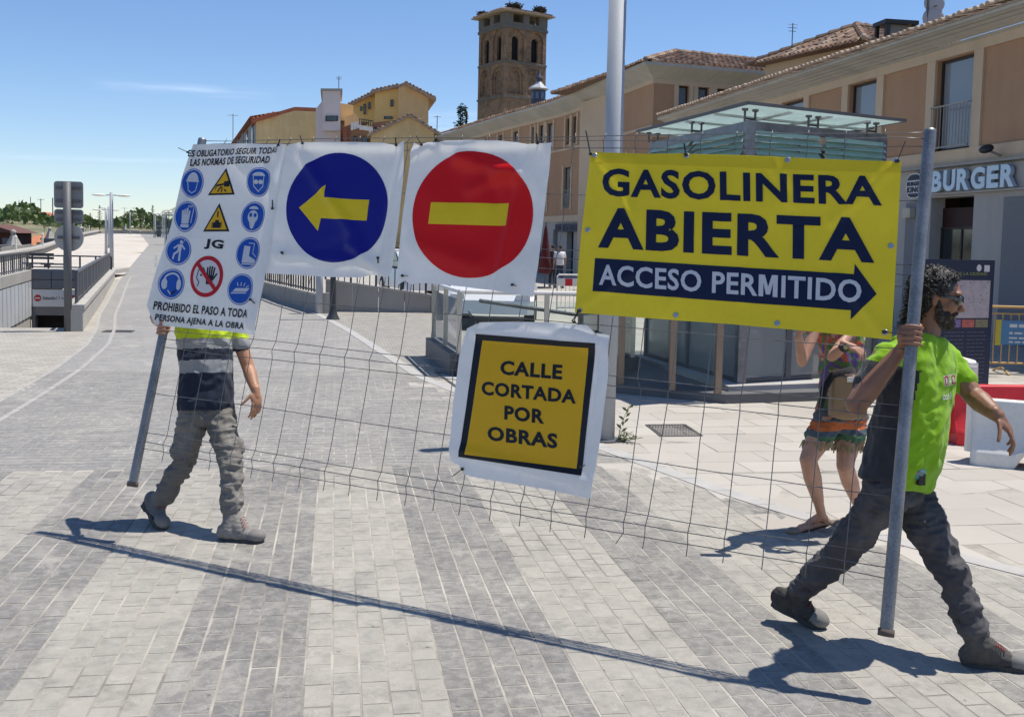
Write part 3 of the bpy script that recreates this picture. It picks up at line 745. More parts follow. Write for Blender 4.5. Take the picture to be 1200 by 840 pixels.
navy = mat('navy_emblem', (.02, .025, .05), .5); wht = mat('white_emblem', (.6, .6, .62), .5)
def disc_yz(cy_, cz, ry, rz, x, d, z0=-9, z1=9):
    pts = []
    for i in range(40):
        t_ = 2 * math.pi * i / 40; s4 = lambda q: math.copysign(abs(q) ** .75, q)
        pts.append((x, cy_ + ry * s4(math.cos(t_)), min(max(cz + rz * s4(math.sin(t_)), cz + z0), cz + z1)))
    return pts, (-d, 0, 0)
MB().prism(*disc_yz(21.62, 3.27, .31, .29, XF - .03, .05)).build('plate', wht, em)
MB().prism(*disc_yz(21.62, 3.27, .28, .26, XF - .081, .01, .13, 9)).build('upper_bun', navy, em)
MB().prism(*disc_yz(21.62, 3.27, .28, .26, XF - .081, .01, -9, -.17)).build('lower_bun', navy, em)
solid_text('lettering', 'BURGER', (XF - .082, 21.89, 3.27), (0, -1, 0), (0, 0, 1), .53, .10, (-1, 0, 0), .008, navy, em, .05)
solid_text('lettering', 'KING', (XF - .082, 21.88, 3.12), (0, -1, 0), (0, 0, 1), .50, .13, (-1, 0, 0), .008, navy, em, .05)
fl = thing('flood_lamp', 'small black flood lamp on the ledge above the restaurant letters', 'lamp', (XF - .2, 19.1, 3.72))
MB().ell((XF - .38, 18.78, 3.86), (.12, 0, .05), (0, .17, 0), (-.03, 0, .08)).build('lamp_head', M['ink'], fl, smooth=True)
MB().beam((XF - .02, 18.8, 3.74), (XF - .34, 18.8, 3.84), .05, .04).build('bracket', M['greywall'], fl)
wl_ = thing('wall_lantern', 'small cream box lamp fixed under the round emblem on the pier', 'lamp', (XF - .1, 21.3, 2.7))
MB().box((XF - .09, 21.75, 2.66), (.16, .3, .22)).build('lamp_box', mat('cream_lamp', (.45, .43, .33), .5), wl_)

# the building stands turned 2.4 degrees off the street axis
piv = V((13.0, 39.2, 0)); RT = Matrix.Rotation(R(2.4), 3, 'Z')
for o in (b, sg, em, fl, wl_):
    o.location = piv + RT @ (V(o.location) - piv); o.rotation_euler = (0, 0, R(2.4))
# raised hipped roof block behind the eaves
rb = thing('roof_lantern_block', 'raised block with clay tiled hip roof standing behind the eaves of the restaurant building', 'roof block', (17, 33, 7))
x0_, x1_, ya, yb_ = 16.6, 24.5, 30.2, 36.0
ez = 9.1
nB = V((.957, .29, 0)); cA = V((18.1, 33.8, ez)); cD = V((16.3, 39.8, ez))
c4 = [cA, cA + nB * 8, cD + nB * 8, cD]
rg0 = W(1003, 32, 38.7); rg1 = rg0 + nB * 4.6
ic = (c4[0] + c4[2]) / 2; MB().prism([ic + (p - ic) * .86 - V((0, 0, 2.6)) for p in c4], (0, 0, 2.62)).build('wall', M['cream'], rb)
def hip(c4, rg0, rg1, parent, th=.12, tile=True, wu=.24, m=None):
    mb = MB(); m = m or M['tile']
    fcs = [(c4[3], c4[0], rg0, rg1), (c4[0], c4[1], rg0, rg0), (c4[1], c4[2], rg1, rg0), (c4[2], c4[3], rg1, rg1)]
    mb.add([c4[0], c4[1], c4[2], c4[3], rg0, rg1], [(3, 0, 4, 5), (0, 1, 4), (1, 2, 5, 4), (2, 3, 5), (3, 2, 1, 0)])
    ro = mb.build('roof', m, parent)
    if tile:
        tb = MB()
        for A, B, Cc, Dd in fcs:      # clip tile runs to the trapezoid
            u = (B - A); Lu = u.length; u.normalize(); mid = (A + B) / 2; n_ = int(Lu / wu)
            for i in range(n_):
                a = (i + .5) / n_; p = A.lerp(B, a)
                up_ = ((Dd + Cc) / 2 - mid); up_ = up_ - u * up_.dot(u); Lmax = up_.length; up_.normalize()
                # height allowed at this station
                sA = (Dd - A).dot(u) / Lu; sB = (Cc - A).dot(u) / Lu
                h_ = 1.0
                if a < sA: h_ = a / max(sA, 1e-6)
                if a > sB: h_ = min(h_, (1 - a) / max(1 - sB, 1e-6))
                L_ = Lmax * h_
                if L_ > .3: barrel_tiles(tb, p - u * wu / 2, u * wu, up_ * L_, wu=wu, lv=.5, nseg=3)
        for P0, P1 in ((c4[0], rg0), (c4[1], rg0), (c4[2], rg1), (c4[3], rg1), (rg0, rg1)):
            n_ = max(1, int((P1 - P0).length / .45))
            for k in range(n_): tb.capsule(P0.lerp(P1, k / n_) + V((0, 0, .09)), .11, P0.lerp(P1, (k + .95) / n_) + V((0, 0, .06)), .09, n=6)
        q = tb.build('roof_tiles', m, ro); q['kind'] = 'stuff'
    return ro
RBHIP = (c4, rg0, rg1)
ch = thing('chimney', 'black metal chimney box on the roof behind the raised tiled block', 'chimney', W(1049, 40, 36))
cp = W(1049, 40, 36); f = MB()
for sx in (-1, 1):
    for sy in (-1, 1): f.box(cp + V((sx * .5, sy * .35, -.2)), (.12, .12, 1.0))
f.box(cp + V((0, 0, .33)), (1.25, .9, .14)); f.box(cp + V((0, 0, -.75)), (1.2, .85, .5)); f.build('frame', M['ink'], ch)
MB().box(cp + V((0, 0, -.1)), (.6, .45, .8)).build('flue', M['greypanel'], ch)
def dish(px, py, D, r, label):
    p = W(px, py, D); d_ = thing('satellite_dish', label, 'satellite dish', p); m_ = MB()
    m_.ell(p, V((r, -.05, 0)), V((0, .06, .04)), V((0, -.0, r)), n=20); m_.build('reflector', M['lampgrey'], d_, smooth=True)
    MB().beam(p + V((-.02, -.05, -.1)), p + V((-.15, -.35, -.15)), .03, .03).build('arm', M['steel_dull'], d_)
    return p
pd1 = dish(1095, 4, 27.5, .28, 'upper grey satellite dish on the mast above the right roof')
pd2 = dish(1094, 22, 27.5, .30, 'lower grey satellite dish close to the tiles of the right roof')
def mast(px, pyb, pyt, D, label, arms=3, r=.018):
    a = W(px, pyb, D); c = W(px, pyt, D); c.x, c.y = a.x, a.y
    m_ = thing('antenna_mast', label, 'antenna', a); MB().cyl(a, c, r, n=6).build('pole', M['steel_dull'], m_)
    f = MB(); H = c.z - a.z
    for k in range(arms):
        z = c.z - H * (.05 + .14 * k); w = H * .16 * (1 - .15 * k) + .05
        f.cyl((a.x - w, a.y, z), (a.x + w, a.y, z), r * .6, n=5)
    if arms: f.build('elements', M['steel_dull'], m_)
mast(1086, 34, -12, 27.5, 'thin steel mast carrying the dishes at the top right', 0, .03)
mast(928, 56, 28, 37, 'thin television aerial on the ridge left of the raised roof block')
# ------------------------------------------------------------------ long curved building with its projecting wing
cb = thing('curved_building', 'long curving three storey brown building with a clay tiled roof below the church tower', 'building', W(640, 340, 57))
H_E = 9.57
ev = [(905, 47.5), (750, 44.0), (713, 47.8), (668, 53.6), (640, 57.4), (611, 60.6), (579, 64.7), (550, 69.3), (515, 76), (480, 83), (440, 93)]
EV = [V((W(x, 283, D).x, W(x, 283, D).y)) for x, D in ev]
EV[0] = EV[1] + V((7.5, 1.2))
def offs(poly, d):
    out = []
    for i in range(len(poly)):
        a = poly[max(i - 1, 0)]; c = poly[min(i + 1, len(poly) - 1)]
        if 0 < i < len(poly) - 1:
            t1 = (poly[i] - a).normalized(); t2 = (c - poly[i]).normalized()
            n1 = V((-t1.y, t1.x)); n2 = V((-t2.y, t2.x)); n_ = (n1 + n2).normalized(); k = 1 / max(.35, n_.dot(n1))
        else: t1 = (c - a).normalized(); n_ = V((-t1.y, t1.x)); k = 1
        out.append(poly[i] + n_ * d * k)
    return out
# walking from the wing end to the far left the street lies on the left-hand side of travel: interior = right => negative offset
WL = offs(EV, -.75)
def hit(px):
    d = ray(px, 283.6); d = V((d.x, d.y))
    for i in range(len(WL) - 1):
        a, c = WL[i], WL[i + 1]; e = c - a; den = d.x * e.y - d.y * e.x
        if abs(den) < 1e-9: continue
        t_ = (a.x * e.y - a.y * e.x) / den; s_ = (a.x * d.y - a.y * d.x) / den
        if t_ > 0 and -1e-6 <= s_ <= 1: return i, s_ * e.length
    return None
seg_h = {i: [] for i in range(len(WL) - 1)}
top = [(620.4, 624), (629, 634.5), (638.5, 645), (660, 664.6), (667.5, 672.5), (683, 688), (691, 697), (699.5, 705), (729, 734), (581.6, 587), (590.5, 596), (599, 605), (557.8, 561), (565, 569), (533, 536), (540, 543), (519, 522),
       (789.5, 801), (812, 824), (834, 846)]
mid_ = [(659, 667), (685.6, 693), (712, 719), (634, 639), (606, 611), (580, 584), (555, 559), (733, 740), (530, 533)]
door = [(648, 657), (664, 672), (681, 690), (627, 634), (606, 613), (585, 591), (562, 568), (700, 712), (730, 742)]
for lst, z0, z1, kind in ((top, 7.2, 8.6, 'w'), (mid_, 3.75, 5.95, 'm'), (door, 0.0, 2.55, 'd')):
    for a, c in lst:
        h1, h2 = hit(a), hit(c)
        if not h1 or not h2: continue
        L_ = (WL[h1[0] + 1] - WL[h1[0]]).length
        i = h1[0]
        s1 = h1[1]; s2 = h2[1] if h2[0] == i else (0.0 if h2[0] < i else L_)
        s1, s2 = min(s1, s2), max(s1, s2)
        s1 = max(s1, .12); s2 = min(s2, L_ - .12)
        if s2 - s1 < .35: continue
        w2 = z0, z1
        if kind == 'w' and i == 0: w2 = (6.75, 8.78)
        if any(s1 < h[1] and s2 > h[0] and w2[0] < h[3] and w2[1] > h[2] for h in seg_h[i]): continue
        seg_h[i].append((s1, s2, w2[0], w2[1], kind))
up_ = MB(); lo_ = MB(); tr = MB(); sf = MB()
for i in range(len(WL) - 1):
    a, c = WL[i], WL[i + 1]; u = (c - a).normalized(); n_ = V((u.y, -u.x)) * -1.0
    n_ = V((-u.y, u.x)); L_ = (c - a).length
    u3 = V((u.x, u.y, 0)); n3 = V((n_.x, n_.y, 0)); O3 = V((a.x, a.y, 0)); zb = -.4
    hs = [(h[0], h[1], h[2] - 3.3, h[3] - 3.3) for h in seg_h[i] if h[4] != 'd']
    hwall(up_, O3 + V((0, 0, 3.3)), u3, n3, L_, H_E - .50 - 3.3, hs, .22)
    hs = [(h[0], h[1], 0.0, h[3] - zb) for h in seg_h[i] if h[4] == 'd']
    hwall(lo_, O3 + V((0, 0, zb)), u3, n3, L_, 3.0 - zb, hs, .3)
    # trims: band over the shops, sill course, top frieze
    for z, hh, d in ((3.15, .34, .07), (6.55 if i == 0 else 6.95, .12, .06), (H_E - .66, .22, .05)):
        e3 = O3 + u3 * L_; tr.prism([O3 + V((0, 0, z - hh / 2)), e3 + V((0, 0, z - hh / 2)), e3 + n3 * d + V((0, 0, z - hh / 2)), O3 + n3 * d + V((0, 0, z - hh / 2))], (0, 0, hh))
    for h in seg_h[i]:
        if h[4] == 'd':
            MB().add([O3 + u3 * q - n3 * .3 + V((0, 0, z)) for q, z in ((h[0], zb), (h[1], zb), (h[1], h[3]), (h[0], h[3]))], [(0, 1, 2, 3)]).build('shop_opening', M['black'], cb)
        else:
            window(cb, O3, u3, n3, h[0], h[1], h[2], h[3], d=.14, muntin=1 if h[1] - h[0] > .9 else 0, curtain=(i == 0 or h[4] == 'm'))
            for q in ((h[0] - .12, .2), (h[1] + .12, .2)):
                p = O3 + u3 * q[0] + n3 * .025; zc = (h[2] + h[3]) / 2; hh = h[3] - h[2] + .3
                tr.box(p + V((0, 0, zc)), (.2, .06, hh), rz=math.atan2(u.y, u.x))
            if h[4] == 'm':
                r_ = MB()
                for z in (h[2] + .05, h[2] + .95): r_.beam(O3 + u3 * h[0] + n3 * .05 + V((0, 0, z)), O3 + u3 * h[1] + n3 * .05 + V((0, 0, z)), .03, .03)
                for k in range(6): p = O3 + u3 * (h[0] + (h[1] - h[0]) * (k + .5) / 6) + n3 * .05; r_.beam(p + V((0, 0, h[2] + .05)), p + V((0, 0, h[2] + .95)), .02, .02, upv=n3)
                r_.build('window_railing', M['greywall'], cb)
    # soffit
    A, C_ = EV[i], EV[i + 1]
    sf.add([(a.x, a.y, H_E - .62), (c.x, c.y, H_E - .62), (C_.x, C_.y, H_E - .12), (A.x, A.y, H_E - .12), (C_.x, C_.y, H_E), (A.x, A.y, H_E)], [(0, 1, 2, 3), (3, 2, 4, 5)])
up_.build('upper_wall', M['brown'], cb); lo_.build('stone_ground_floor', M['shopstone'], cb); tr.build('cream_trim', M['cream'], cb); sf.build('soffit', M['soffit'], cb)
# roof over the curved range
ro = MB(); tb = MB()
IN = offs(EV, -7.0); IN[1] = IN[2] + (EV[1] - EV[2]) * .8
for i in range(1, len(EV) - 1):
    A, C_ = EV[i], EV[i + 1]; B_, D_ = IN[i], IN[i + 1]; zi = H_E + 2.3
    fk = {1: .07, 2: .40, 3: .7}.get(i, 1)
    if i < 4: D_ = C_.lerp(D_, fk * .91); B_ = A.lerp(B_, fk * .91); zi = H_E + 2.1 * fk
    ro.add([(A.x, A.y, H_E), (C_.x, C_.y, H_E), (D_.x, D_.y, zi), (B_.x, B_.y, zi)], [(0, 1, 2, 3)])
    e = C_ - A; nrm = V((-e.y, e.x)).normalized() * -6.4
    barrel_tiles(tb, (A.x, A.y, H_E + .03), (e.x, e.y, 0), (nrm.x * fk, nrm.y * fk, 2.1 * fk), wu=.30, lv=.8, nseg=3)
roo = ro.build('roof', M['tile'], cb); q = tb.build('roof_tiles', M['tile'], roo); q['kind'] = 'stuff'
# wing roof (hipped) and rear masses
E1 = EV[1]; E0_ = EV[0]; dv = (E0_ - E1).normalized(); nv = V((-dv.y, dv.x))
c4 = [V((E1.x, E1.y, H_E)), V((E1 + dv * 15)[:] + (H_E,)), V((E1 + dv * 15 + nv * 11)[:] + (H_E,)), V((E1 + nv * 11)[:] + (H_E,))]
g0 = V((E1 + dv * 4.0 + nv * 5.0)[:] + (11.05,)); g1 = V((E1 + dv * 11.5 + nv * 5.0)[:] + (10.95,))
def hipx(c4, rg0, rg1, parent, wu):
    mb = MB(); mb.add([*c4, rg0, rg1], [(3, 0, 4), (0, 1, 5, 4), (1, 2, 5), (2, 3, 4, 5), (3, 2, 1, 0)])
    ro = mb.build('wing_roof', M['tile'], parent); tb = MB()
    for A, B, Cc, Dd in ((c4[0], c4[1], rg1, rg0), (c4[3], c4[0], rg0, rg0), (c4[2], c4[3], rg0, rg1)):
        u = B - A; Lu = u.length; u.normalize(); n_ = int(Lu / wu)
        up2 = Dd - A; up2 = up2 - u * up2.dot(u); Lm = up2.length; up2.normalize(); sA = (Dd - A).dot(u) / Lu; sB = (Cc - A).dot(u) / Lu
        for i in range(n_):
            a = (i + .5) / n_; h_ = min(1, a / max(sA, 1e-6), (1 - a) / max(1 - sB, 1e-6))
            if Lm * h_ > .3: barrel_tiles(tb, A.lerp(B, a) - u * wu / 2, u * wu, up2 * Lm * h_, wu=wu, lv=.5, nseg=3)
    for P0, P1 in ((c4[0], rg0), (c4[1], rg1), (c4[2], rg1), (c4[3], rg0), (rg0, rg1)):
        n_ = max(1, int((P1 - P0).length / .45))
        for k in range(n_): tb.capsule(P0.lerp(P1, k / n_) + V((0, 0, .10)), .12, P0.lerp(P1, (k + .95) / n_) + V((0, 0, .07)), .10, n=6)
    q = tb.build('roof_tiles', M['tile'], ro); q['kind'] = 'stuff'
hipx(c4, g0, g1, cb, .26); hipx(*RBHIP, rb, .24)
W1 = WL[1]; rm = MB()
p4 = [V((W1.x, W1.y, -.3)), V((W1 + dv * 13.5)[:] + (-.3,)), V((W1 + dv * 13.5 + nv * 9)[:] + (-.3,)), V((W1 + nv * 9)[:] + (-.3,))]
p4 = [p + V((dv.x, dv.y, 0)) * .3 * (1 if k in (0, 3) else 0) + V((nv.x, nv.y, 0)) * (.28 if k < 2 else 0) for k, p in enumerate(p4)]
rm.prism(p4, (0, 0, H_E - .2)); rm.build('wing_core', M['cream'], cb)
# navy shop lettering near the passers-by
h1 = hit(653.5); a, c = WL[h1[0]], WL[h1[0] + 1]; u = (c - a).normalized(); n_ = V((-u.y, u.x)); p = a + u * h1[1]
ss = thing('shop_sign', 'narrow navy shop sign board above the arched shop doorway by the pedestrians', 'shop sign', (p.x, p.y, 2.6))
h2 = hit(685); q = WL[h2[0]] + (WL[h2[0] + 1] - WL[h2[0]]).normalized() * h2[1]; uu = V((q.x - p.x, q.y - p.y, 0)); Lq = uu.length; uu.normalize(); nn = V((uu.y, -uu.x, 0))
bp = V((p.x, p.y, 0)) + nn * .12
MB().prism([bp + V((0, 0, 2.42)), bp + uu * Lq + V((0, 0, 2.42)), bp + uu * Lq + V((0, 0, 2.86)), bp + V((0, 0, 2.86))], nn * .06).build('board', M['slate'], ss)
solid_text('lettering', 'DOLORES', bp + nn * .065 + uu * .15 + V((0, 0, 2.5)), uu, (0, 0, 1), Lq - .3, .28, nn, .02, mat('navy_letters', (.01, .012, .06), .4), ss, .04)

# ------------------------------------------------------------------ church tower
tc_ = W(595.5, 283, 132); ct = thing('church_tower', 'square brown stone church bell tower with arched belfry openings and nests on its roof', 'tower', (tc_.x, tc_.y, 0), 0)
th = R(-9.8) + R(33.0)        # turned to the view
ex = V((math.cos(th), math.sin(th), 0)); ey = V((-math.sin(th), math.cos(th), 0))
w_ = 3.12
TCN = V((tc_.x, tc_.y, 0))
zz = lambda y: 1.8 + (283.6 - y) * .110
faces = [(-ey, ex), (-ex, -ey), (ey, -ex), (ex, ey)]   # outward normal, along
co = MB(); co.prism([TCN + ex * a * (w_ - .55) + ey * c * (w_ - .55) for a, c in ((-1, -1), (1, -1), (1, 1), (-1, 1))], (0, 0, zz(44))); co.build('core', M['black'], ct)
def arch_face(mb, n, u, zc0, zc1, bays, off, thk, mi=0):
    """one face layer between zc0..zc1 with arched bays (centre, halfwidth, sill, springing); outer plane at 'off'"""
    xs_ = [-w_] + [q for c_, hw, s_, sp in bays for q in (c_ - hw, c_ + hw)] + [w_]
    P = lambda x, z, d=0: TCN + n * (off - d) + u * x + V((0, 0, z))
    for k in range(0, len(xs_), 2):
        a, c_ = xs_[k], xs_[k + 1]
        if a == -w_: a = -off
        if c_ == w_: c_ = off
        mb.add([P(a, zc0), P(c_, zc0), P(c_, zc1), P(a, zc1)], [(0, 1, 2, 3)], mi)
    for c_, hw, s_, sp in bays:
        if s_ > zc0: mb.add([P(c_ - hw, zc0), P(c_ + hw, zc0), P(c_ + hw, s_), P(c_ - hw, s_)], [(0, 1, 2, 3)], mi)
        arc = [(c_ + hw * math.cos(math.pi * (1 - i / 10)), sp + hw * math.sin(math.pi * i / 10)) for i in range(11)]
        for i in range(10):
            (xa, za), (xb_, zb_) = arc[i], arc[i + 1]
            mb.add([P(xa, za), P(xb_, zb_), P(xb_, zc1), P(xa, zc1)], [(0, 1, 2, 3)], mi)
        rim = [(c_ - hw, s_)] + arc + [(c_ + hw, s_)]
        for i in range(len(rim)):
            (xa, za), (xb_, zb_) = rim[i], rim[(i + 1) % len(rim)]
            mb.add([P(xa, za), P(xa, za, thk), P(xb_, zb_, thk), P(xb_, zb_)], [(0, 1, 2, 3)], mi)
tw = MB()
for n, u in faces:
    P = lambda x, z, d=w_: TCN + n * d + u * x + V((0, 0, z))
    tw.add([P(-w_, -.5), P(w_, -.5), P(w_, zz(120)), P(-w_, zz(120))], [(0, 1, 2, 3)])
    b1_ = [(-1.45, 1.12, zz(117), zz(97)), (1.45, 1.12, zz(117), zz(97))]
    arch_face(tw, n, u, zz(120), zz(82), b1_, w_, .18)
    arch_face(tw, n, u, zz(120), zz(82), [(-1.45, .78, zz(116), zz(98)), (1.45, .78, zz(116), zz(98))], w_ - .18, .16)
    tw.add([P(-2.6, zz(120), w_ - .34), P(2.6, zz(120), w_ - .34), P(2.6, zz(82), w_ - .34), P(-2.6, zz(82), w_ - .34)], [(0, 1, 2, 3)])
    b2_ = [(-1.45, 1.15, zz(80), zz(56)), (1.45, 1.15, zz(80), zz(56))]
    arch_face(tw, n, u, zz(82), zz(44), b2_, w_ - .02, .2)
    arch_face(tw, n, u, zz(82), zz(44), [(-1.45, .50, zz(79), zz(57)), (1.45, .50, zz(79), zz(57))], w_ - .22, .3)
tw.build('masonry', M['church'], ct)
tt = MB()
def ring(mb, r0_, z, h):
    pts = [TCN + ex * a * r0_ + ey * c * r0_ + V((0, 0, z)) for a, c in ((-1, -1), (1, -1), (1, 1), (-1, 1))]; mb.prism(pts, (0, 0, h))
ring(tt, w_ + .10, zz(121.5), .25); ring(tt, w_ + .08, zz(83.0), .22); ring(tt, w_ + .12, zz(44.8), .35)
zp = zz(42)
ring(tt, w_ + .03, zp, .5)
for n, u in faces:
    for x in (-w_ + .55, 0, w_ - .55): 
        wv = .62 if x else .42
        c_ = TCN + n * (w_ - .40) + u * x + V((0, 0, zp + .45 + .6))
        tt.box(c_, (wv * 2 if x else .9, .85, 1.25), rz=math.atan2(u.y, u.x))
tt.build('belfry_top', M['churchgrey'], ct)
zr = zp + 1.62; rf_ = MB(); rr = w_ + .75
c4 = [TCN + ex * a * rr + ey * c * rr + V((0, 0, zr)) for a, c in ((-1, -1), (1, -1), (1, 1), (-1, 1))]
ap = TCN + V((0, 0, zr + 1.25)); rf_.add(c4 + [p + V((0, 0, .16)) for p in c4] + [ap], [(3, 2, 1, 0), (0, 1, 5, 4), (1, 2, 6, 5), (2, 3, 7, 6), (3, 0, 4, 7), (4, 5, 8), (5, 6, 8), (6, 7, 8), (7, 4, 8)])
rfo = rf_.build('roof', M['tile'], ct); tb = MB()
for A, B in ((c4[0], c4[1]), (c4[3], c4[0]), (c4[1], c4[2])):
    u = (B - A); Lu = u.length; u.normalize(); n_ = 20
    for i in range(n_):
        a = (i + .5) / n_; m_ = (A + B) / 2; up2 = ap - m_ - V((0, 0, .16)); h_ = 1 - abs(2 * a - 1)
        if h_ > .08: barrel_tiles(tb, A.lerp(B, a) + V((0, 0, .16)) - u * .2, u * .4, up2 * h_, wu=.4, lv=.8, nseg=3)
q = tb.build('roof_tiles', M['tile'], rfo); q['kind'] = 'stuff'
def nest(p, r, label):
    o_ = thing('stork_nest', label, 'nest', p); mb = MB(); rg = random.Random(int(r * 100))
    for k in range(160):
        a = rg.uniform(0, 6.28); q = rg.uniform(.35, 1) * r; z = rg.uniform(0, r * .75); d = V((-math.sin(a + rg.gauss(0, .6)), math.cos(a + rg.gauss(0, .6)), rg.gauss(0, .3)))
        c_ = V(p) + V((math.cos(a) * q, math.sin(a) * q, z)); mb.beam(c_ - d * r * .5, c_ + d * r * .5, .07, .07)
    mb.ell(V(p) + V((0, 0, r * .3)), (r * .8, 0, 0), (0, r * .8, 0), (0, 0, r * .38)); mb.build('twigs', M['twig'], o_)
nest(ap + V((.1, 0, -.15)), .95, 'large twig stork nest on the very top of the church tower roof')
nest(c4[3].lerp(ap, .28) + V((0, 0, .1)), .62, 'twig nest on the left eave of the church tower')
nest(c4[1].lerp(ap, .38) + V((0, 0, .15)), .8, 'flat twig nest on the right slope of the church tower roof')
mast(597, 12, 1, 132, 'lightning rod rising from the nest on the church tower', 0, .05)

# slender slate cupola
cp = W(627, 283, 78); cu_ = thing('slate_cupola', 'small dark octagonal cupola with pale bell roof and spire in front of the church tower', 'cupola', (cp.x, cp.y, 9))
zc = lambda y: 1.8 + (284.2 - y) * 78 / 1200
base = V((cp.x, cp.y, 0)); mb = MB(); mb.cyl(base + V((0, 0, zc(128))), base + V((0, 0, zc(108))), .55, n=8); mb.build('drum', M['slate'], cu_)
g_ = MB()
for k in range(8):
    a = math.pi / 8 + k * math.pi / 4 - .0; d = V((math.cos(a), math.sin(a), 0)); g_.box(base + d * .52 + V((0, 0, zc(115))), (.04, .24, .5), rz=a)
g_.build('panes', mat('dim_cupola_glass', (.12, .15, .25), .3), cu_)
MB().revolve(base, [(.62, zc(108.5)), (.78, zc(107)), (.72, zc(105.8)), (.42, zc(102.5)), (.24, zc(99.5)), (.17, zc(98.5))], n=8).build('bell_roof', M['lead'], cu_)
MB().revolve(base, [(.17, zc(98.6)), (.16, zc(95)), (.26, zc(94.4)), (.13, zc(90)), (.03, zc(84)), (.0, zc(79))], n=8).build('spire', M['slate'], cu_)
MB().sph(base + V((0, 0, zc(80))), .07).build('finial', M['steel_dull'], cu_)

# ------------------------------------------------------------------ ochre houses on the left
def block(px_pts, D, depth, dx=0.0):
    """upright prism whose near face is measured in the photo at distance D, built depth metres deep along the street"""
    pts = [W(x, y, D) for x, y in px_pts]; c = W(600, 283.6, D)
    n = V((-fw.x, -fw.y, 0)).normalized()
    out = []
    for p in pts:        # flatten on the vertical plane facing the viewer
        d = p - CAM; k = (c - CAM).dot(n) / d.dot(n); out.append(CAM + d * k)
    return out, V((dx, depth, 0))
def toground(pts): return pts
def house_wall(name, px, D, depth, m, parent, dx=0.0):
    pts, e = block(px, D, depth, dx); mb = MB(); mb.prism(pts, e); return mb.build(name, m, parent), pts, e
def roofslab(name, a, b_, e, m, parent, th=.22, ov=.4):
    a = V(a); b_ = V(b_); d = (b_ - a).normalized(); a2 = a - d * ov * .0; e_ = V(e); f_ = e_.normalized() * ov
    mb = MB(); mb.prism([a2 - f_, b_ + d * ov - f_, b_ + d * ov - f_ + V((0, 0, th)), a2 - f_ + V((0, 0, th))], e_ + f_)
    o = mb.build(name, m, parent)
    tb = MB(); up2 = (a2 - b_ - d * ov); 
    n_ = int(up2.length / .32); uu = (e_ + f_)
    for k in range(n_):
        p = (b_ + d * ov).lerp(a2, (k + .5) / n_) - f_ + V((0, 0, th)); tb.capsule(p, .10, p + f_ * .6, .10, n=6)
    q = tb.build('verge_tiles', m, o); return o
D1 = 82
y1 = thing('ochre_house', 'wide ochre house with red tiled roof and grey balconied side, leftmost of the ochre houses', 'house', W(345, 285, D1))
wl1, p1_, e1_ = house_wall('gable_wall', [(300, 290), (300, 143), (323, 136.5), (345, 130), (362, 130.6), (379, 131.5), (379, 290)], D1, 11, M['ochre'], y1)
for k, (a, c) in enumerate(((1, 2), (2, 3), (3, 4), (4, 5))):
    A, B = p1_[a], p1_[c]; A, B = (B, A) if A.z > B.z and 0 else (A, B)
    roofslab('roof', B if B.z > A.z else A, A if B.z > A.z else B, e1_, M['tilered'], y1, .3, .35 if k == 0 else .0)
# grey side facade running away to the left, with balconies
s0 = p1_[1]; pts, e = block([(300, 290), (300, 146), (274, 171), (274, 290)], D1 + .2, 0)
sw = MB(); sA = p1_[0].copy(); sB = W(272, 290, 112); zt0, zt1 = p1_[1].z + .4, W(272, 171, 112).z + 0
dirS = (sB - sA); dirS.z = 0
sw.add([(sA.x, sA.y, 0), (sB.x, sB.y, 0), (sB.x, sB.y, zt0), (sA.x, sA.y, zt0), (sB.x + 9, sB.y, 0), (sB.x + 9, sB.y, zt0), (sA.x + 9, sA.y + .5, zt0)], [(0, 1, 2, 3), (1, 4, 5, 2), (3, 2, 5, 6)])
sw.build('side_wall', M['greywall'], y1)
nS = V((-dirS.y, dirS.x, 0)).normalized(); nS = nS if nS.x < 0 else -nS
for k in range(5):
    for zf in (.93, .72, .5):
        p = V((sA.x, sA.y, 0)) + dirS * (.12 + .19 * k) + V((0, 0, zt0 * zf - 1.2)); bb = MB(); dd = dirS.normalized()
        bb.box(p + nS * .4, (2.0, .9, .12), rz=math.atan2(dd.y, dd.x)); bb.box(p + nS * .82 + V((0, 0, .5)), (2.0, .05, .9), rz=math.atan2(dd.y, dd.x)); bb.build('balcony', M['steel_dull'], y1)
        MB().box(p + nS * .02 + V((0, 0, .9)), (1.1, .08, 1.8), rz=math.atan2(dd.y, dd.x)).build('window', M['carglass'], y1)
rr_ = MB(); rr_.add([V((sA.x, sA.y, zt0)) + nS * .5 + V((0, 0, .02)), V((sB.x, sB.y, zt0)) + nS * .5 + V((0, 0, .02)), V((sB.x + 5, sB.y, zt0 + 1.9)), V((p1_[3].x - .5, p1_[3].y + 2.4, p1_[3].z + .35))], [(0, 1, 2, 3)]); rr_.build('side_roof', M['tilered'], y1)

D2 = 80.5
pk = thing('pink_tower_house', 'tall narrow pale pink rendered house rising above the ochre houses', 'house', W(388, 285, D2))
_, p2_, e2_ = house_wall('wall', [(378, 290), (378, 107), (399, 107), (399, 290)], D2, 6, M['pinkwall'], pk)
mb = MB(); mb.prism([p2_[1] + V((-.15, -.15, 0)), p2_[2] + V((.15, -.15, 0)), p2_[2] + V((.15, 6.15, 0)), p2_[1] + V((-.15, 6.15, 0))], (0, 0, .18)); mb.build('parapet_cap', M['greywall'], pk)
def far_window(parent, px0, px1, py0, py1, D, name='window', m=None):
    pts, e = block([(px0, py1), (px1, py1), (px1, py0), (px0, py0)], D, .12); mb = MB(); mb.prism([p for p in pts], e)
    w = mb.build(name, m or M['frame'], parent); mb = MB(); c = sum(pts, V((0, 0, 0))) / 4; pp = [c + (p - c) * .78 - V((0, .02, 0)) for p in pts]
    mb.add(pp, [(0, 1, 2, 3)]); mb.build('pane', M['carglass'], w)
